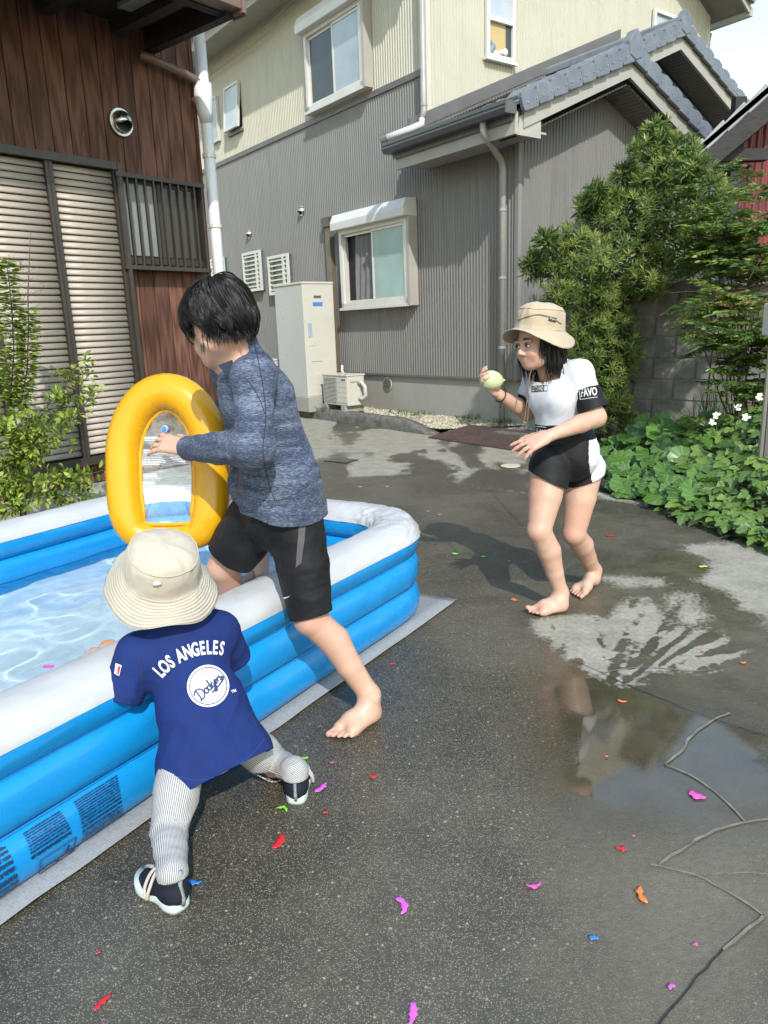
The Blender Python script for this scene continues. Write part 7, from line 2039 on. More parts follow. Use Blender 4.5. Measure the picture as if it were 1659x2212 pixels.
    m_ink = M('white_print', (.66, .66, .66), .6, .03); m_nav = M('navy_print', (.02, .03, .10), .6, .05); m_redp = M('red_print', (.45, .10, .13), .6, .05)
    word = 'LOS ANGELES'
    LW, ARCR, span = .0195, .165, 1.06
    widths = {'L': .86, 'O': 1.0, 'S': .95, ' ': .42, 'A': 1.08, 'N': 1.08, 'G': 1.02, 'E': .90}
    tot = sum(widths[ch] for ch in word); pos = 0; ctr = np.array([.004, -.074])
    for ch in word:
        w = widths[ch]; th = (pos + w / 2) / tot - .5; pos += w
        if ch == ' ': continue
        V2, F2 = text2d(ch, .0480, 0, .0015, .56); a = -th * span + .03
        cx, cy = ctr[0] + ARCR * math.sin(-a), ctr[1] + ARCR * math.cos(a)
        V2 = [(cx + x * math.cos(a) - y * math.sin(a), cy + x * math.sin(a) + y * math.cos(a)) for x, y in V2]; V2, F2 = subdiv2d(V2, F2, .010)
        drape_mesh('letter', V2, F2, bv, o, ax, ay, dr, m_ink, kid, .0016)
    ec = np.array([.020, .008]); er = .0535
    def disc2(r0, cx=0, cy=0, n=40): return [(ec[0] + cx + r0 * math.cos(6.2832 * k / n), ec[1] + cy + r0 * math.sin(6.2832 * k / n)) for k in range(n)]
    V2 = [(ec[0], ec[1])] + disc2(er); F2 = [(0, 1 + k, 1 + (k + 1) % 40) for k in range(40)]; V2, F2 = subdiv2d(V2, F2, .012)
    drape_mesh('emblem', V2, F2, bv, o, ax, ay, dr, m_ink, kid, .0016)
    def ink(pts, w, mat, lift=.0026, closed=False, name='emblem_mark'):
        V2, F2 = stroke2d([(ec[0] + p[0] * er, ec[1] + p[1] * er) for p in pts], [q * er for q in w] if hasattr(w, '__len__') else w * er, closed); drape_mesh(name, V2, F2, bv, o, ax, ay, dr, mat, kid, lift)
    ink([(.88 * math.cos(a), .88 * math.sin(a)) for a in np.linspace(0, 6.2832, 49)[:-1]], .045, m_nav, closed=True)
    bc = (.02, .64); ink([(bc[0] + .125 * math.cos(a), bc[1] + .125 * math.sin(a)) for a in np.linspace(0, 6.2832, 17)[:-1]], .03, m_redp, closed=True)
    for s in (-1, 1): ink([(bc[0] + s * .09, bc[1] + .08), (bc[0] + s * .035, bc[1]), (bc[0] + s * .09, bc[1] - .08)], .02, m_redp)
    for x0, x1, y0, y1 in ((-.07, -.14, .48, .10), (-.02, -.05, .46, .16), (.04, .03, .46, .22), (.09, .13, .48, .20), (.13, .20, .46, .26), (-.2, -.30, -.42, -.62), (-.06, -.12, -.40, -.66), (.08, .06, -.36, -.74), (.18, .22, -.30, -.56), (.28, .36, -.2, -.40)): ink([(x0, y0), (x1, y1)], .018, m_redp)
    # flowing script across the roundel, rising to the right
    ca, sa = math.cos(.42), math.sin(.42); rot = lambda p: (p[0] * ca - p[1] * sa + .02, p[0] * sa + p[1] * ca - .06)
    script = [[(-.60, .26), (-.62, .0), (-.66, -.20), (-.74, -.26)], [(-.80, .16), (-.62, .30), (-.42, .24), (-.34, .04), (-.44, -.16), (-.60, -.22), (-.72, -.18)],
              [(-.22, .08), (-.32, -.02), (-.28, -.16), (-.18, -.14), (-.14, 0), (-.22, .08), (-.12, .04)], [(.02, .04), (-.08, .06), (-.12, -.08), (-.04, -.16), (.04, -.04), (.10, .34)], [(.04, -.04), (.05, -.14), (.10, -.14)],
              [(.26, .06), (.16, .06), (.12, -.08), (.20, -.14), (.27, -.02), (.24, -.26), (.14, -.38), (.06, -.32), (.16, -.22), (.32, -.12)], [(.32, -.06), (.42, .0), (.40, .08), (.33, .02), (.34, -.10), (.44, -.12)],
              [(.47, .06), (.50, .02), (.48, -.12)], [(.50, -.02), (.55, .06), (.60, .05)], [(.70, .08), (.64, .06), (.66, .0), (.72, -.06), (.66, -.13), (.58, -.10)],
              [(.72, -.02), (.80, -.10), (.70, -.20), (.30, -.28), (-.02, -.30), (-.10, -.30)]]
    for st in script: ink([rot(q) for q in spline(st, 6)], .078, m_nav)
    ink([rot(q) for q in [(-.10, -.295), (.05, -.30), (.30, -.285)]], [.03, .10, .05], m_nav)
    V2, F2 = text2d('TM', .010, 0, .0003); V2 = [(ec[0] + .057 + x, ec[1] - .038 + y) for x, y in V2]; drape_mesh('trademark', V2, F2, bv, o, ax, ay, dr, m_ink, kid, .0016)
    patch('sleeve_badge', bv, [(251, 1432), (264, 1437), (258, 1460), (248, 1455)], M('badge_white', (.6, .6, .6), .6), kid, .0018, 8); patch('badge_mark', bv, [(257, 1438), (262, 1440), (257.5, 1457), (254, 1455)], M('badge_red', (.40, .02, .05), .6), kid, .0030, 8)
    # trousers with fine stripes
    T = Sculpt(); T.cone(hip + (mid - hip) * .7, hip + (mid - hip) * .30, .092, .078, .03, back, .9); T.cone(hpL, hpR, .062, .060, .02)
    T.chain([hpL, hpL + (knL - hpL) * .5, knL, knL + (anL - knL) * .5, anL, anL - UZ * .04], [.058, .056, .043, .037, .034, .035], .012)
    T.chain([hpR, hpR + (knR - hpR) * .6, knR, knR + (anR - knR) * .5, anR, anR - UZ * .04], [.056, .054, .046, .040, .037, .037], .012)
    V, F = T.mesh(.0055, 2)
    V = folds(V, F, .0035, 17, [1, .3, .1], .3, 31, 2.0)
    kneew = np.clip(1 - np.linalg.norm(V - knL, axis=1) / .13, 0, 1); V = folds(V, F, .006, 24, [1, .2, .45], .3, 33, 2.0, kneew)
    kneew = np.clip(1 - np.linalg.norm(V - anR, axis=1) / .13, 0, 1); V = folds(V, F, .006, 26, [1, .2, .1], .3, 34, 2.0, kneew)
    def seg_d(a, b): h = np.clip((V - a) @ (b - a) / ((b - a) @ (b - a)), 0, 1); return np.linalg.norm(V - a - h[:, None] * (b - a), axis=1)
    dL = np.minimum(seg_d(hpL, knL), seg_d(knL, anL)); dR = np.minimum(seg_d(hpR, knR), seg_d(knR, anR)); left = dL < dR
    st = np.zeros(len(V))
    for a, b, c_, m_ in ((hpL, knL, anL, left), (hpR, knR, anR, ~left)):
        ref = nrm(np.cross(c_ - a, [0, 1, 0]) * -1); tocam = nrm(_C - b); side = nrm(np.cross(nrm(c_ - a), tocam))
        for (p, q) in ((a, b), (b, c_)):
            h = np.clip((V - p) @ (q - p) / ((q - p) @ (q - p)), 0, 1); w = V - p - h[:, None] * (q - p); d_ = np.linalg.norm(w, axis=1)
            x_ = w @ side; z_ = w @ tocam; ang = np.arctan2(x_, z_); use = m_ & (seg_d(p, q) <= np.minimum(seg_d(a, b), seg_d(b, c_)) + 1e-6)
            st[use] = ang[use] * (.022 + .5 * d_[use])
    t = NT('striped_cotton'); s_ = t.math('SINE', t.math('MULTIPLY', t.attr('st'), 6.2832 / .0050)); co = t.coord(); 
    sf = t.ramp(t.math('MULTIPLY_ADD', s_, .5, .5), [(.42, 0), (.62, 1)]); t.set(Base_Color=t.mix(sf, (.46, .45, .42), (.17, .17, .19)), Roughness=.85, Specular_IOR_Level=.2); t.bump(t.math('MULTIPLY_ADD', t.noise(co, 500, 2), .3, t.noise(co, 40, 3)), .25, .004)
    garment('trousers', V, F, t.m, kid, [(np.array([anL[0], anL[1], .074]), nrm([.1, -.25, -1]), .12), (np.array([anR[0], anR[1], .070]), nrm([0, -.1, -1]), .12)], .003, dict(st=st))
    # shoes
    m_neo = cloth('navy_neoprene', (.010, .013, .022), .7, .1, 700); m_sole = M('mint_sole', (.50, .58, .55), .6, .05); m_strap = M('beige_trim', (.42, .37, .33), .8, .08); m_tape = M('grey_reflective_tape', (.24, .24, .25), .5, .2, 120)
    for hh, tt, an, inner in ((hL, tL, anL, -1), (hR, tR, anR, 1)):
        f = nrm(tt - hh); l = np.cross(UZ, f); L = .158; h0 = np.array([hh[0], hh[1], 0]) 
        Pq = lambda a, b, z: h0 + f * a * L + l * b * L + UZ * z
        T = Sculpt(); T.cone(Pq(.14, 0, .034), Pq(.20, 0, .038), .026, .026, .02); T.cone(Pq(.18, 0, .045), an + UZ * -.008, .028, .028, .02); T.cone(Pq(.30, .0, .040), Pq(.62, .02, .026), .028, .025, .025); T.cone(Pq(.62, .03, .028), Pq(.82, .03, .021), .026, .022, .02); T.cone(Pq(.60, -.06, .024), Pq(.78, -.06, .020), .022, .019, .02)
        V, F = T.mesh(.0045, 2); V[:, 2] = np.maximum(V[:, 2], .008); sb = garment('shoe', V, F, m_neo, kid, [(an + UZ * .016, UZ, .07)], .003)
        ol = [(.0, .0), (.04, .13), (.20, .185), (.45, .17), (.70, .235), (.88, .21), (.99, .10), (1.0, -.04), (.90, -.17), (.68, -.22), (.42, -.185), (.18, -.18), (.03, -.12)]
        ol = [tuple(q) for q in spline(ol + [ol[0]], 5)][:-1]; so = MB(); nn = len(ol); Vs = []; Fs = []
        for z, g in ((.0, -.01), (.006, .012), (.016, .016), (.023, .0)):
            for a, b in ol: Vs.append(Pq(.5 + (a - .5) * (1 + g), b * (1 + g * 2), z * (1 + .55 * (abs(a - .5) * 2) ** 3)))
        for j in range(3):
            for i in range(nn): Fs.append((j * nn + i, j * nn + (i + 1) % nn, (j + 1) * nn + (i + 1) % nn, (j + 1) * nn + i))
        Fs += [tuple(range(nn))[::-1], tuple(range(3 * nn, 4 * nn))]; so = mk('sole', Vs, Fs, m_sole, sb)
        lp = [Pq(.48, -.27 * inner, .020), Pq(.44, -.24 * inner, .045), Pq(.46, -.10 * inner, .072), Pq(.47, .05 * inner, .076), Pq(.50, .16 * inner, .060)]; lp2 = [Pq(.48, -.27 * inner, .020), Pq(.56, -.24 * inner, .038), Pq(.58, -.10 * inner, .064), Pq(.55, .05 * inner, .070), Pq(.50, .16 * inner, .060)]
        MB().tube(spline(lp, 5), .0042, 6).build('strap', m_strap, sb, smooth=True); MB().tube(spline(lp2, 5), .0042, 6).build('strap', m_strap, sb, smooth=True)
        rim_ = [an + UZ * .004 + .029 * (f * math.cos(a) + l * math.sin(a)) for a in np.linspace(0, 6.2832, 20)]; MB().tube(rim_, .0036, 6, False).build('collar_binding', m_strap, sb, smooth=True)
        MB().tube([Pq(.0, 0, .016), Pq(-.03, 0, .035), Pq(.02, 0, .065), an - f * .032 + UZ * .020], .0055, 5).build('heel_tape', m_tape, sb, smooth=True)
        MB().tube([Pq(.94, .0, .040), Pq(.80, .0, .056), Pq(.66, .0, .064)], .0050, 5).build('toe_tape', m_tape, sb, smooth=True)
    bal = at(236, 1398, 2.02); tag(balloon('water_balloon', bal, np.stack([[1, 0, 0], [0, 1, 0], [0, 0, 1]]), .022, .03, (.75, .25, .06)), "small orange water balloon in the toddler's hand", 'balloon')
    return kid
def balloon(name, c, A, r, L, col, neck=True):
    t = NT(name + '_rubber'); co = t.coord(); t.set(Base_Color=t.ramp(t.noise(co, 8, 3), [(.3, tuple(x * .9 for x in col)), (.7, tuple(min(1, x * 1.08) for x in col))]), Roughness=.22, Subsurface_Weight=.3, Transmission_Weight=.25)
    f, l, u = A; V = []; F = []; n = 24; m = 16
    for j in range(m + 1):
        th = math.pi * j / m; rr = r * math.sin(th) * (1 + .08 * math.cos(th)); z = L * math.cos(th)
        if neck and j == m - 1: rr *= .6; z = -L * 1.02
        if neck and j == m: rr = r * .10; z = -L * 1.14
        for i in range(n):
            a = 6.2832 * i / n; V.append(c + f * z + (l * math.cos(a) + u * math.sin(a)) * max(rr, 1e-4) * (1 + .03 * math.sin(3 * a + j * .4)))
    for j in range(m):
        for i in range(n): F.append((j * n + i, j * n + (i + 1) % n, (j + 1) * n + (i + 1) % n, (j + 1) * n + i))
    F.append(tuple(m * n + i for i in range(n)))
    return mk(name, V, F, t.m)
TODDLER = build_toddler()

# ================================================================== GIRL WITH THE WATER BALLOON
def build_girl():
    R = np.random.default_rng(8)
    h1, t1 = gp(1222, 1318), gp(1140, 1330); h2, t2 = gp(1288, 1262), gp(1240, 1293)
    gl = thing('person', 'person in beige sun hat, white T-shirt and black shorts holding a water balloon', 'person', tuple((h1 + h2) / 2))
    fwd = nrm([-.82, -.56, 0])
    hc = at(1160, 738, 3.16)
    neck = at(1192, 792, 3.20); ch = at(1208, 850, 3.21); wa = at(1217, 920, 3.22); hip = at(1224, 985, 3.22)
    shL = at(1252, 806, 3.13); elL = at(1288, 902, 3.06); wrL = at(1190, 940, 2.96)
    shR = at(1160, 815, 3.33); elR = at(1138, 890, 3.34); wrR = at(1078, 853, 3.24)
    hp1 = at(1188, 1010, 3.15); kn1 = at(1165, 1146, 3.05); an1 = np.array([h1[0] - .022, h1[1] + .004, .078])
    hp2 = at(1262, 1012, 3.27); kn2 = at(1240, 1152, 3.22); an2 = np.array([h2[0] - .016, h2[1] - .016, .078])
    S = Sculpt()
    hf = nrm([-.86, -.50, -.12]); hu = nrm([-.22, -.05, 1.0]); P, A = head(S, hc, hf, hu, .95)
    S.cone(hc - A[2] * .05 - A[0] * .02, neck, .042, .045, .03); S.chain([neck, ch, wa, hip], [.052, .080, .076, .095], .05)
    S.cone(shL, shR, .042, .042, .04)
    mL = shL + (elL - shL) * .5; fL = elL + (wrL - elL) * .35
    S.chain([shL, mL, elL], [.044, .041, .037], .025); S.chain([elL, fL, wrL], [.037, .038, .024], .025)
    fR = elR + (wrR - elR) * .35; S.chain([shR, elR], [.044, .036], .025); S.chain([elR, fR, wrR], [.036, .036, .024], .025)
    hand(S, wrL + nrm(wrL - elL) * .015, nrm(at(1128, 962, 2.93) - at(1185, 938, 2.96)), nrm([.25, -.55, .85]), .98, (.22, .26, .30, .36), .30, (.75, .5), -1)
    hdir = nrm(at(1040, 818, 3.20) - at(1078, 850, 3.24)); hand(S, wrR + nrm(wrR - elR) * .012, nrm(hdir + np.array([-.1, .1, .1])), nrm([-.35, .45, -.80]), .95, (.70, .75, .80, .85), .35, (.55, -.6), 1)
    S.chain([hp1, hp1 + (kn1 - hp1) * .45, kn1], [.082, .071, .051], .02); S.chain([hp2, hp2 + (kn2 - hp2) * .45, kn2], [.082, .072, .051], .02)
    for kn, an, hh, tt in ((kn1, an1, h1, t1), (kn2, an2, h2, t2)):
        b = nrm(hh - tt); m1 = kn + (an - kn) * .32 + b * .012; m2 = kn + (an - kn) * .65 + b * .004
        S.chain([kn, m1, m2, an], [.049, .051, .039, .030], .010); S.ball(kn - b * .006, .046, .012)
    foot(S, h1, t1, an1, .92, inner=-1, toe_up=.10); foot(S, h2, t2, an2, .90, inner=1)
    V, F = S.mesh(.0042, 3)
    pink = near(V, [t1, t2, kn1, kn2, h1, h2, at(1128, 962, 2.93), at(1045, 820, 3.2), elL], [.08, .08, .06, .06, .05, .05, .06, .05, .05])
    lips = near(V, [P(.096, 0, -.071), P(.094, .012, -.071), P(.094, -.012, -.071)], .011); cheek = near(V, [P(.075, .045, -.04), P(.075, -.045, -.04)], .03)
    mk('body', V, F, m_skin, gl, True, dict(pink=np.maximum(np.maximum(pink * .55, lips * .6), cheek * .35), dark=np.zeros(len(V))))
    face_parts(P, A, .95, gl)
    # hair to the shoulders under the hat
    hcc = hc + A[2] * .012 - A[0] * .006
    def end(ph): return np.radians(np.where(np.cos(ph) > .35, 62, 118) + 0 * ph)
    scalp(hcc, A, .95, (.097, .081, .093), end, gl, .010)
    n = 900; ph = R.uniform(1.35, 2 * math.pi - 1.35, n); th = np.radians(R.uniform(70, 115, n)); r = np.array([.098, .083, .090])
    p0 = hcc + (r[0] * np.sin(th) * np.cos(ph))[:, None] * A[0] + (r[1] * np.sin(th) * np.sin(ph))[:, None] * A[1] + (r[2] * np.cos(th))[:, None] * A[2]
    out = p0 - hcc; out[:, 2] = 0; out /= np.linalg.norm(out, axis=1, keepdims=True)
    L = R.uniform(.10, .19, n)[:, None, None]; t = np.linspace(0, 1, 10)[None, :, None]; cl = noise(np.stack([ph * 5, ph * 0, ph * 0], 1))[:, None, None] - .5
    pts = p0[:, None] + t * L * (-UZ * .97 - A[0] * .10) + out[:, None] * (.012 * np.sin(t * 3) - .018 * t + cl * .05 * t) + R.normal(0, .010, (n, 1, 3)) * t
    V, F, rn = strands(pts, np.full(n, .0024), R.random(n)); mk('hair', V, F, m_hair, gl, True, dict(rnd=rn))
    n = 60; ph = np.concatenate([R.uniform(1.1, 1.4, n // 2), R.uniform(2 * math.pi - 1.4, 2 * math.pi - 1.1, n - n // 2)]); th = np.radians(R.uniform(66, 84, n))
    p0 = hcc + (r[0] * np.sin(th) * np.cos(ph))[:, None] * A[0] + (r[1] * np.sin(th) * np.sin(ph))[:, None] * A[1] + (r[2] * np.cos(th))[:, None] * A[2]
    pts = p0[:, None] + t * R.uniform(.07, .14, n)[:, None, None] * (-UZ) + R.normal(0, .008, (n, 1, 3)) * t
    V, F, rn = strands(pts, np.full(n, .0020), R.random(n)); mk('side_locks', V, F, m_hair, gl, True, dict(rnd=rn))['kind'] = 'stuff'
    # hat
    HA = axis_frame(nrm(np.array([.10, -.02, 1.0])), fwd)
    hb = at(1166, 711, 3.165); m_beige = hat_mat('beige_nylon', (.42, .34, .24))
    hob, HV, hn = hat(hb, HA, .097, .106, .144, lambda a: .022 + .032 * math.sin(a) ** 2 - .004 * math.cos(a), m_beige, gl, lambda a: .014 * math.sin(2 * a + 1.2), .66, 5, True)
    bh = BVHTree.FromPolygons([Vector(v) for v in HV], [tuple(p.vertices) for p in hob.data.polygons])
    patch('hat_label', bh, [(1185, 683), (1202, 687), (1201, 697), (1184, 693)], M('black_label', (.03, .03, .045), .6), gl, .002, 5)
    pq = cam_drape(bh, spline([(1187, 689), (1190, 687), (1193, 691), (1196, 689), (1199, 692)], 4), .003)
    if len(pq) > 3: MB().tube(pq, .0012, 4).build('label_script', m_white, gl)
    pq = cam_drape(bh, spline([(1120, 692), (1140, 684), (1165, 680), (1190, 686), (1212, 700)], 6), .0015)
    if len(pq) > 3: MB().tube(pq, .0022, 5).build('hat_band', M('brown_band', (.16, .12, .08), .8), gl)
    # chin cord hanging in front of the chest
    c0 = P(.02, .078, -.05); cp = [c0, at(1148, 800, 3.12), at(1140, 850, 3.10), at(1134, 900, 3.10), at(1130, 912, 3.10), at(1136, 914, 3.10), at(1140, 900, 3.10), at(1142, 850, 3.105)]
    MB().tube(spline(cp, 8), .0026, 6).build('hat_cord', M('brown_cord', (.16, .105, .07), .8), gl, smooth=True)
    # T-shirt: white body, black print bands at hem and sleeves
    def shirt_sculpt(g=0.0):
        T = Sculpt(); T.cone(neck + (ch - neck) * .25, ch, .066 + g, .094 + g, .05); T.chain([ch, wa, wa + (hip - wa) * .75], [.106 + g, .112 + g, .126 + g], .05)
        T.cone(ch + fwd * .035 + np.cross(UZ, fwd) * .045 - UZ * .01, ch + fwd * .038 - np.cross(UZ, fwd) * .045 - UZ * .01, .075 + g, .075 + g, .04)
        T.cone(shL, shR, .052 + g, .052 + g, .045); T.chain([shL, shL + (elL - shL) * .5, shL + (elL - shL) * .42], [.052 + g, .055 + g, .050 + g], .03); T.chain([shR, shR + (elR - shR) * .45], [.054 + g, .060 + g], .03)
        V, F = T.mesh(.0058, 2)
        side = np.cross(UZ, fwd)
        V = folds(V, F, .0045, 12, nrm([.3, 0, 1]), .2, 41, 2.0); V = folds(V, F, .0055, 15, nrm(side + UZ * .9), .22, 43, 2.0, np.clip((ch[2] - V[:, 2]) / .10, 0, 1)); return V, F
    m_wht = cloth('white_jersey', (.56, .57, .60), .6, .03, 500, .1, .3, .15); m_blk = cloth('black_jersey', (.010, .010, .011), .65, .1, 500)
    V, F = shirt_sculpt()
    zc = wa - (hip - wa) * .16; ze = wa + (hip - wa) * .46; hn_ = nrm(hip - wa)
    sp = shL + (elL - shL) * .40; se = shL + (elL - shL) * .84; sn = nrm(elL - shL + np.array([0, 0, -.02])); sq_ = shR + (elR - shR) * .5; sr_ = shR + (elR - shR) * .8; rn_ = nrm(elR - shR)
    ncut = (neck + np.array([-.004, -.002, .022]), nrm(neck - ch + fwd * .22), .105)
    body = garment('t_shirt', V, F, m_wht, gl, [(zc, hn_, .3), ncut], .003)
    V2, F2 = shirt_sculpt(.0015)
    garment('hem_band', V2, F2, m_blk, gl, [(ze, hn_, .3), (zc - hn_ * .004, -hn_, None)], .003)
    tb = Sculpt(); tb.chain([shL, shL + (elL - shL) * .5, shL + (elL - shL) * .95], [.0545, .0585, .0625], .03); Vs, Fs = tb.mesh(.0055, 2)
    slv = garment('sleeve_band', Vs, Fs, m_blk, gl, [(se, sn, None), (sp - sn * .004, -sn, None)], .003)
    tb = Sculpt(); tb.chain([shR, shR + (elR - shR) * .9], [.0555, .0615], .03); Vs, Fs = tb.mesh(.0055, 2)
    garment('sleeve_band', Vs, Fs, m_blk, gl, [(sr_, rn_, None), (sq_ - rn_ * .004, -rn_, None)], .003)
    # printing
    def px_text(txt, bv, x0, y0, x1, y1, hpx, mat, name, shear=0.0, off=0.0, lift=.0022):
        V2, F2 = text2d(txt, 1.0, shear, off, 1.0); xs = [v[0] for v in V2]; w = max(xs) - min(xs); mx_ = min(xs)
        dx, dy = x1 - x0, y1 - y0; L_ = math.hypot(dx, dy); ux, uy = dx / L_, dy / L_
        Vp = [(x0 + ux * (x - mx_) / w * L_ + uy * y * hpx / .72, y0 + uy * (x - mx_) / w * L_ - ux * y * hpx / .72) for x, y in V2]; drape_faces(name, cam_drape(bv, Vp, lift, True), F2, mat, gl)
    bv = bvh_of(body); m_pw = M('print_white', (.62, .62, .62), .6, .03); m_pb = M('print_black', (.012, .012, .012), .6)
    patch('chest_print', bv, [(1149, 834), (1183, 832), (1183, 845), (1149, 847)], m_pb, gl, .0018, 6)
    px_text("LET'S FIND", bv, 1151, 845, 1175, 843.8, 9.5, m_pw, 'chest_lettering', .25, .01, .0028)
    patch('chest_print', bv, [(1176.5, 833.8), (1182, 833.4), (1182, 843.6), (1176.5, 844)], m_pw, gl, .0026, 6)
    bs = bvh_of(slv)
    px_text('D', bs, 1239, 866, 1249, 862, 21, m_pw, 'sleeve_letter', 0, .02)
    px_text('T', bs, 1231, 872, 1238, 868, 20, m_pw, 'sleeve_letter', 0, .01)
    px_text('FAVO', bs, 1256, 857, 1290, 853, 17, m_pw, 'sleeve_lettering', 0, .02)
    for seg in (((1252, 838), (1289, 832)), ((1254, 863), (1290, 858)), ((1252, 838), (1254, 863))):
        q = cam_drape(bs, [np.array(seg[0]) + (np.array(seg[1]) - np.array(seg[0])) * u for u in np.linspace(0, 1, 8)], .0025)
        if len(q) > 3: MB().tube(q, .0013, 4).build('sleeve_rule', m_pw, gl)
    hb_ = [o for o in gl.children if o.name.startswith('hem_band')][0]; bh_ = bvh_of(hb_)
    for seg in (((1156, 921), (1180, 923)), ((1156, 938), (1178, 940)), ((1156, 921), (1156, 938)), ((1232, 941), (1258, 934)), ((1232, 927), (1258, 922)), ((1258, 922), (1258, 934))):
        q = cam_drape(bh_, [np.array(seg[0]) + (np.array(seg[1]) - np.array(seg[0])) * u for u in np.linspace(0, 1, 8)], .0025)
        if len(q) > 3: MB().tube(q, .0013, 4).build('hem_rule', m_pw, gl)
    px_text('FAV', bh_, 1159, 936, 1178, 938, 11, m_pw, 'hem_lettering', 0, .01); px_text('D', bh_, 1208, 944, 1215, 943, 12, m_pw, 'hem_letter', 0, .02); px_text('FAVO', bh_, 1234, 938, 1256, 932, 9, m_pw, 'hem_lettering', 0, .01)
    # shorts with white side panels
    T = Sculpt(); T.chain([hip + UZ * .07, hip + UZ * .01], [.116, .118], .04); T.cone(hip + np.cross(UZ, fwd) * .045 + UZ * .01, hip - np.cross(UZ, fwd) * .045 + UZ * .01, .104, .104, .04)
    T.chain([hp1, hp1 + (kn1 - hp1) * .26], [.092, .086], .012); T.chain([hp2, hp2 + (kn2 - hp2) * .24], [.092, .086], .012)
    V, F = T.mesh(.0055, 2); V = folds(V, F, .004, 16, [1, .2, -.2], .25, 51, 2.0)
    sh = garment('shorts', V, F, m_blk, gl, [(hp1 + (kn1 - hp1) * .19, nrm([-.50, 0, -1]), .15), (hp2 + (kn2 - hp2) * .18, nrm([.30, 0, -1]), .15)], .003)
    # the white side panels are sewn in: split them off the black cloth
    dl = nrm([.93, -.36, 0]); bm = bmesh.new(); bm.from_mesh(sh.data); bp2 = bm.copy()
    def lateral(f): c = np.array(f.calc_center_median()) - hip; return c @ dl > .108 - .05 * (c[2] + .04) and c[2] < .085
    bmesh.ops.delete(bm, geom=[f for f in bm.faces if lateral(f)], context='FACES'); bm.to_mesh(sh.data); bm.free()
    bmesh.ops.delete(bp2, geom=[f for f in bp2.faces if not lateral(f)], context='FACES'); me = bpy.data.meshes.new('m'); bp2.to_mesh(me); bp2.free()
    sp_ = link('side_panel', me, m_wht, gl); md = sp_.modifiers.new('th', 'SOLIDIFY'); md.thickness = .003; md.offset = -1
    pts = [wrR + .0275 * (math.cos(a) * nrm(np.cross(wrR - elR, UZ)) + math.sin(a) * nrm(np.cross(np.cross(wrR - elR, UZ), wrR - elR))) - nrm(wrR - elR) * .012 for a in np.linspace(0, 6.2832, 20)]
    MB().tube(pts, .0032, 6, False).build('bracelet', m_black, gl, smooth=True); MB().tube([pts[12], pts[12] + np.array([-.01, -.01, -.03])], .0022, 5).build('bracelet_tail', m_black, gl)
    bal = at(1062, 822, 3.20); b = balloon('water_balloon', bal, axis_frame(UZ, [-.62, .1, .55]) , .042, .050, (.60, .66, .36)); tag(b, "pale green water balloon held up in the girl's raised hand", 'balloon')
    return gl
GIRL = build_girl()

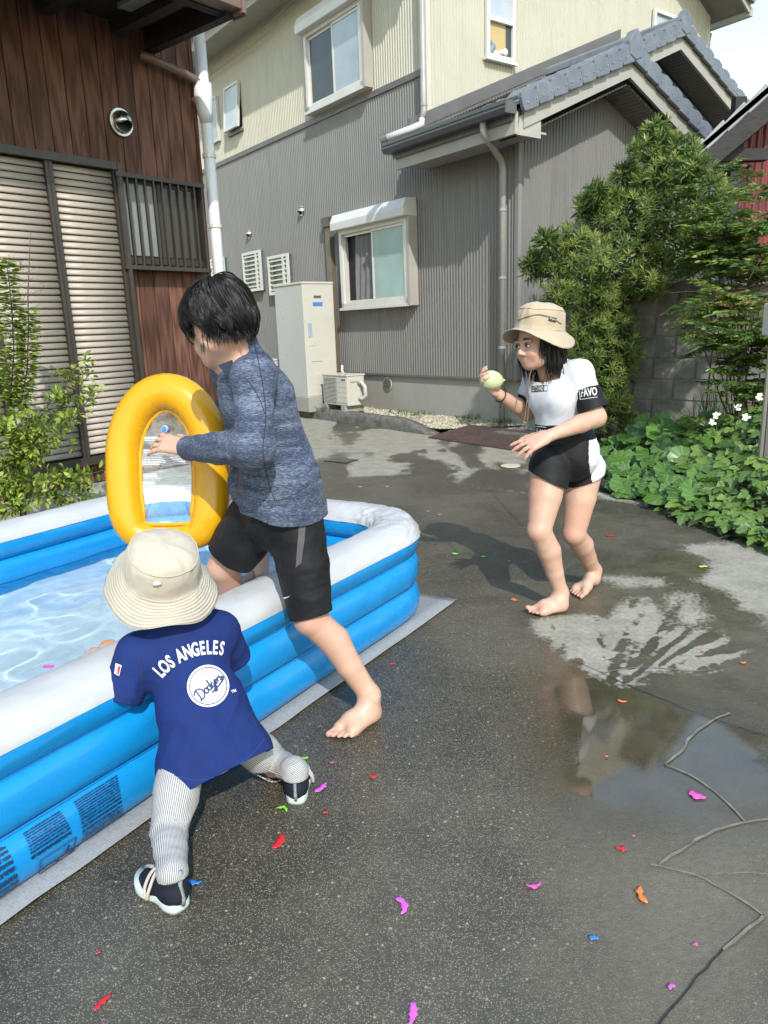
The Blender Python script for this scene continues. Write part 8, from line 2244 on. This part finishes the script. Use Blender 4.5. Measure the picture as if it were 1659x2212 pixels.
# ================================================================== CHILD HALF HIDDEN BEHIND THE FLOAT
def build_hidden():
    fx_ = at(524, 905, 3.25); x, y = fx_[0], fx_[1]
    k = thing('person', 'child in navy cap mostly hidden behind the yellow float', 'person', (x, y, .02))
    fwd = nrm([-.75, -.45, 0]); hc = at(516, 893, 3.25); sd = np.cross(UZ, fwd)
    neck = np.array([x + .01, y, hc[2] - .13]); hip = np.array([x + .03, y + .02, .50]); ch = (neck + hip) / 2 + UZ * .05
    S = Sculpt(); P, A = head(S, hc, fwd, UZ, .92); S.cone(hc - UZ * .05, neck, .04, .045, .03); S.chain([neck, ch, hip], [.05, .075, .085], .05); S.cone(neck - UZ * .04 + sd * .10, neck - UZ * .04 - sd * .10, .035, .035, .03)
    for s in (-1, 1):
        sh_ = neck - UZ * .04 + sd * .11 * s; el = sh_ - UZ * .17 + sd * .02 * s + fwd * .02; wr = el - UZ * .10 + fwd * .10; S.chain([sh_, el, wr], [.034, .028, .02], .02); hand(S, wr, nrm(fwd - UZ * .3), nrm(UZ + fwd * .3), .65, .4, side=s)
        hpq = hip + sd * .05 * s; kn = hpq - UZ * .20 + fwd * .02; an = np.array([kn[0], kn[1], .09]); S.chain([hpq, kn, an], [.06, .042, .028], .03); foot(S, np.array([an[0], an[1], .02]) - fwd * .03, np.array([an[0], an[1], .02]) + fwd * .12, an, .75, inner=s)
    V, F = S.mesh(.007, 2); mk('body', V, F, m_skin, k, True, dict(pink=np.zeros(len(V)), dark=np.zeros(len(V)))); face_parts(P, A, .92, k)
    scalp(hc + UZ * .008, A, .92, (.098, .081, .09), lambda ph: np.radians(np.where(np.cos(ph) > .3, 72, 112) + 0 * ph), k, .008)
    # cap
    n, m = 40, 10; V = [hc + A[2] * .105]; F = []; r = .098
    for j in range(1, m + 1):
        th = math.pi / 2 * j / m * 1.02
        for i in range(n):
            a = 6.2832 * i / n; V.append(hc + A[2] * (.012 + .093 * math.cos(th)) + r * math.sin(th) * (A[0] * 1.08 * math.cos(a) + A[1] * .93 * math.sin(a)))
    for i in range(n): F.append((0, 1 + i, 1 + (i + 1) % n))
    for j in range(m - 1):
        for i in range(n): F.append((1 + j * n + i, 1 + (j + 1) * n + i, 1 + (j + 1) * n + (i + 1) % n, 1 + j * n + (i + 1) % n))
    m_cap = cloth('navy_cap', (.012, .018, .055), .8); o = mk('cap', V, F, m_cap, k); md = o.modifiers.new('t', 'SOLIDIFY'); md.thickness = .003
    pk_ = MB(); rows = []
    for q in (0, .5, 1):
        rows.append([hc + A[2] * (.008 - .012 * q * q) + A[0] * (r * 1.06 * math.cos(a) + q * .065 * math.cos(a) ** .5) + A[1] * r * .93 * math.sin(a) for a in np.linspace(-1.0, 1.0, 13)])
    V = [p for row in rows for p in row]; F = [(i * 13 + j, i * 13 + j + 1, (i + 1) * 13 + j + 1, (i + 1) * 13 + j) for i in range(2) for j in range(12)]
    o = mk('cap_peak', V, F, m_cap, k); md = o.modifiers.new('t', 'SOLIDIFY'); md.thickness = .003
    T = Sculpt(); T.chain([neck - UZ * .02, ch, hip - UZ * .02], [.06, .092, .105], .05); T.cone(neck - UZ * .04 + sd * .11, neck - UZ * .04 - sd * .11, .044, .044, .04)
    for s in (-1, 1): sh_ = neck - UZ * .04 + sd * .11 * s; T.cone(sh_, sh_ - UZ * .12 + sd * .02 * s, .044, .047, .03)
    V, F = T.mesh(.008, 2); garment('shirt', folds(V, F, .004, 12, UZ, .25, 61), F, cloth('navy_tee', (.014, .02, .06)), k, [(hip - UZ * .05, -UZ, None)], .003)
    T = Sculpt(); T.cone(hip + UZ * .02, hip - UZ * .04, .094, .10, .04)
    for s in (-1, 1): hpq = hip + sd * .05 * s; T.chain([hpq, hpq - UZ * .2 + fwd * .02], [.076, .07], .03)
    V, F = T.mesh(.008, 2); garment('shorts', folds(V, F, .005, 14, [1, 0, .2], .25, 63), F, cloth('khaki_cotton', (.26, .235, .19)), k, [(hip - UZ * .19, -UZ, None)], .003)
build_hidden()

# ================================================================== BURST BALLOON SCRAPS
SCR = {'green': (.20, .62, .05), 'red': (.62, .02, .03), 'magenta': (.66, .12, .62), 'pink': (.75, .10, .42), 'blue': (.03, .20, .66), 'orange': (.75, .20, .05), 'yellow': (.70, .62, .08), 'salmon': (.70, .22, .18)}
SM = {}
for k_, c_ in SCR.items():
    t = NT('%s_rubber' % k_); co = t.coord(); t.set(Base_Color=t.ramp(t.noise(co, 60, 3), [(.3, tuple(x * .8 for x in c_)), (.7, c_)]), Roughness=.35); SM[k_] = t.m
scraps = [  # colour, pixel, size px, turn, look
 ('green', (657, 1639), 20, .2, 'crumpled bright green balloon scrap right of the toddler, beyond the shoe'), ('green', (608, 1751), 30, -.5, 'long bright green balloon scrap just below the toddler\'s right shoe'),
 ('magenta', (717, 1647), 11, .1, 'tiny round magenta balloon scrap below the bare foot'), ('magenta', (693, 1702), 27, .7, 'forked magenta balloon scrap right of the toddler\'s right shoe'),
 ('red', (806, 1676), 19, 0, 'crumpled red balloon scrap below and right of the bare foot'), ('red', (703, 1757), 12, .3, 'small red balloon scrap right of the long green one'),
 ('red', (599, 1818), 32, 1.1, 'long twisted red balloon scrap right of the striped trouser leg'), ('blue', (420, 1904), 36, -.2, 'twisted blue balloon scrap beside the toddler\'s left shoe'),
 ('magenta', (862, 1958), 32, -1.2, 'torn magenta balloon scrap in the middle foreground'), ('magenta', (888, 2190), 34, 1.4, 'folded magenta balloon scrap at the bottom edge'),
 ('red', (222, 2167), 26, .9, 'red leaf-shaped balloon scrap at the bottom left'), ('red', (213, 2060), 9, .5, 'tiny red balloon scrap at left above the leaf-shaped one'),
 ('pink', (1152, 1911), 34, .15, 'curved pink balloon scrap on the dark paving, lower middle'), ('red', (1341, 1833), 24, -.2, 'crumpled red balloon scrap below the puddle'),
 ('orange', (1389, 1934), 30, 1.5, 'knotted orange balloon neck on the lower right paving'), ('blue', (1283, 2028), 20, 0, 'blue balloon scrap on the lower right paving'),
 ('pink', (1500, 2039), 12, .4, 'tiny pink balloon scrap at lower right near the pale joint'), ('magenta', (1452, 2134), 18, .5, 'oval magenta balloon scrap near the bottom right corner'),
 ('pink', (1507, 1717), 23, -.6, 'pink diamond-shaped balloon scrap in the puddle'), ('orange', (1344, 1514), 22, -.5, 'wrinkled orange balloon scrap in the upper puddle'),
 ('orange', (1310, 1634), 8, 0, 'tiny orange balloon scrap in the middle of the puddle'), ('red', (848, 1436), 17, 0, 'red balloon scrap on dark paving beyond the bare foot'),
 ('orange', (1114, 1295), 12, -.8, 'orange balloon scrap left of the girl\'s front foot'), ('orange', (1216, 1263), 12, -.2, 'orange balloon scrap between the girl\'s feet'),
 ('red', (1316, 1157), 20, 0, 'thin red balloon strip behind the girl'), ('yellow', (1519, 1225), 20, 0, 'yellow balloon scrap on the dry patch at right'),
 ('green', (983, 1196), 18, -.4, 'green balloon scrap right of the pool corner'), ('green', (1044, 1203), 13, .1, 'small green balloon scrap left of the girl\'s knees'), ('green', (1100, 1213), 9, .5, 'tiny green balloon scrap nearest the girl\'s shin'),
 ('orange', (1604, 1431), 14, 0, 'orange balloon scrap at the right end of the pale streaks'), ('red', (1518, 1409), 8, 0, 'tiny red balloon scrap among the pale streaks'),
 ('salmon', (925, 1105), 10, 0, 'faded salmon balloon scrap beyond the pool, left of a pair'), ('salmon', (949, 1112), 11, 0, 'faded salmon balloon scrap beyond the pool, right of a pair'),
 ('yellow', (777, 1052), 11, 0, 'yellow-green balloon scrap on the far paving'), ('yellow', (836, 1051), 8, 0, 'tiny yellow balloon scrap on the far paving, further right'), ('orange', (685, 1030), 9, 0, 'orange balloon scrap on the far paving beside the heather top'),
 ('pink', (1368, 1806), 8, 0, 'tiny pink balloon scrap above the crumpled red one')]
for i, (c_, px, sz, rot, lab) in enumerate(scraps):
    R = np.random.default_rng(500 + i); p = gp(*px); s = sz / 2 * .85 * np.linalg.norm(p - _C) / 1600
    long = sz > 24; n = 9 if long else 6; V = []; F = []
    yst = 1 / max(.30, math.sin(math.atan2(CAM_H, p[1])))      # scraps lie flat: their length is seen foreshortened
    d = np.array([math.cos(rot), math.sin(rot) * (yst if abs(math.sin(rot)) > .5 else 1), 0]); d = d / np.linalg.norm(d) * (1 + (.6 if abs(math.sin(rot)) > .5 else 0)); sd = np.array([-d[1], d[0], 0])
    bend = R.uniform(-.9, .9)
    for k in range(n + 1):
        u = k / n * 2 - 1; w = (.34 if long else .62) * math.sqrt(max(.02, 1 - u * u * .9)) * R.uniform(.45, 1.3)
        c0 = p + d * s * u + sd * s * bend * (1 - u * u) * .8
        for v in (-1, -.3, .4, 1): V.append(c0 + sd * s * w * v + UZ * (.0015 + abs(R.normal(0, .07)) * s * (1 - .3 * abs(v)) + .004 * s))
    for k in range(n):
        for q in range(3): F.append((k * 4 + q, k * 4 + q + 1, k * 4 + q + 5, k * 4 + q + 4))
    o = mk('balloon_scrap', V, F, SM[c_]); md = o.modifiers.new('t', 'SOLIDIFY'); md.thickness = .001
    tag(o, lab, 'balloon scrap', 'burst balloon scraps on the ground')
# a scrap floating in the pool
fp = at(105, 1440, 1.0); v = ray(105, 1440); fp = _C + v * ((.196 - CAM_H) / v[2])
V = [fp + np.array([math.cos(a) * .02, math.sin(a) * .014, .002 * math.sin(3 * a)]) for a in np.linspace(0, 6.2832, 10)[:-1]]
tag(mk('balloon_scrap', V, [tuple(range(9))], SM['pink']), 'pink balloon scrap floating on the pool water', 'balloon scrap', 'burst balloon scraps on the ground')
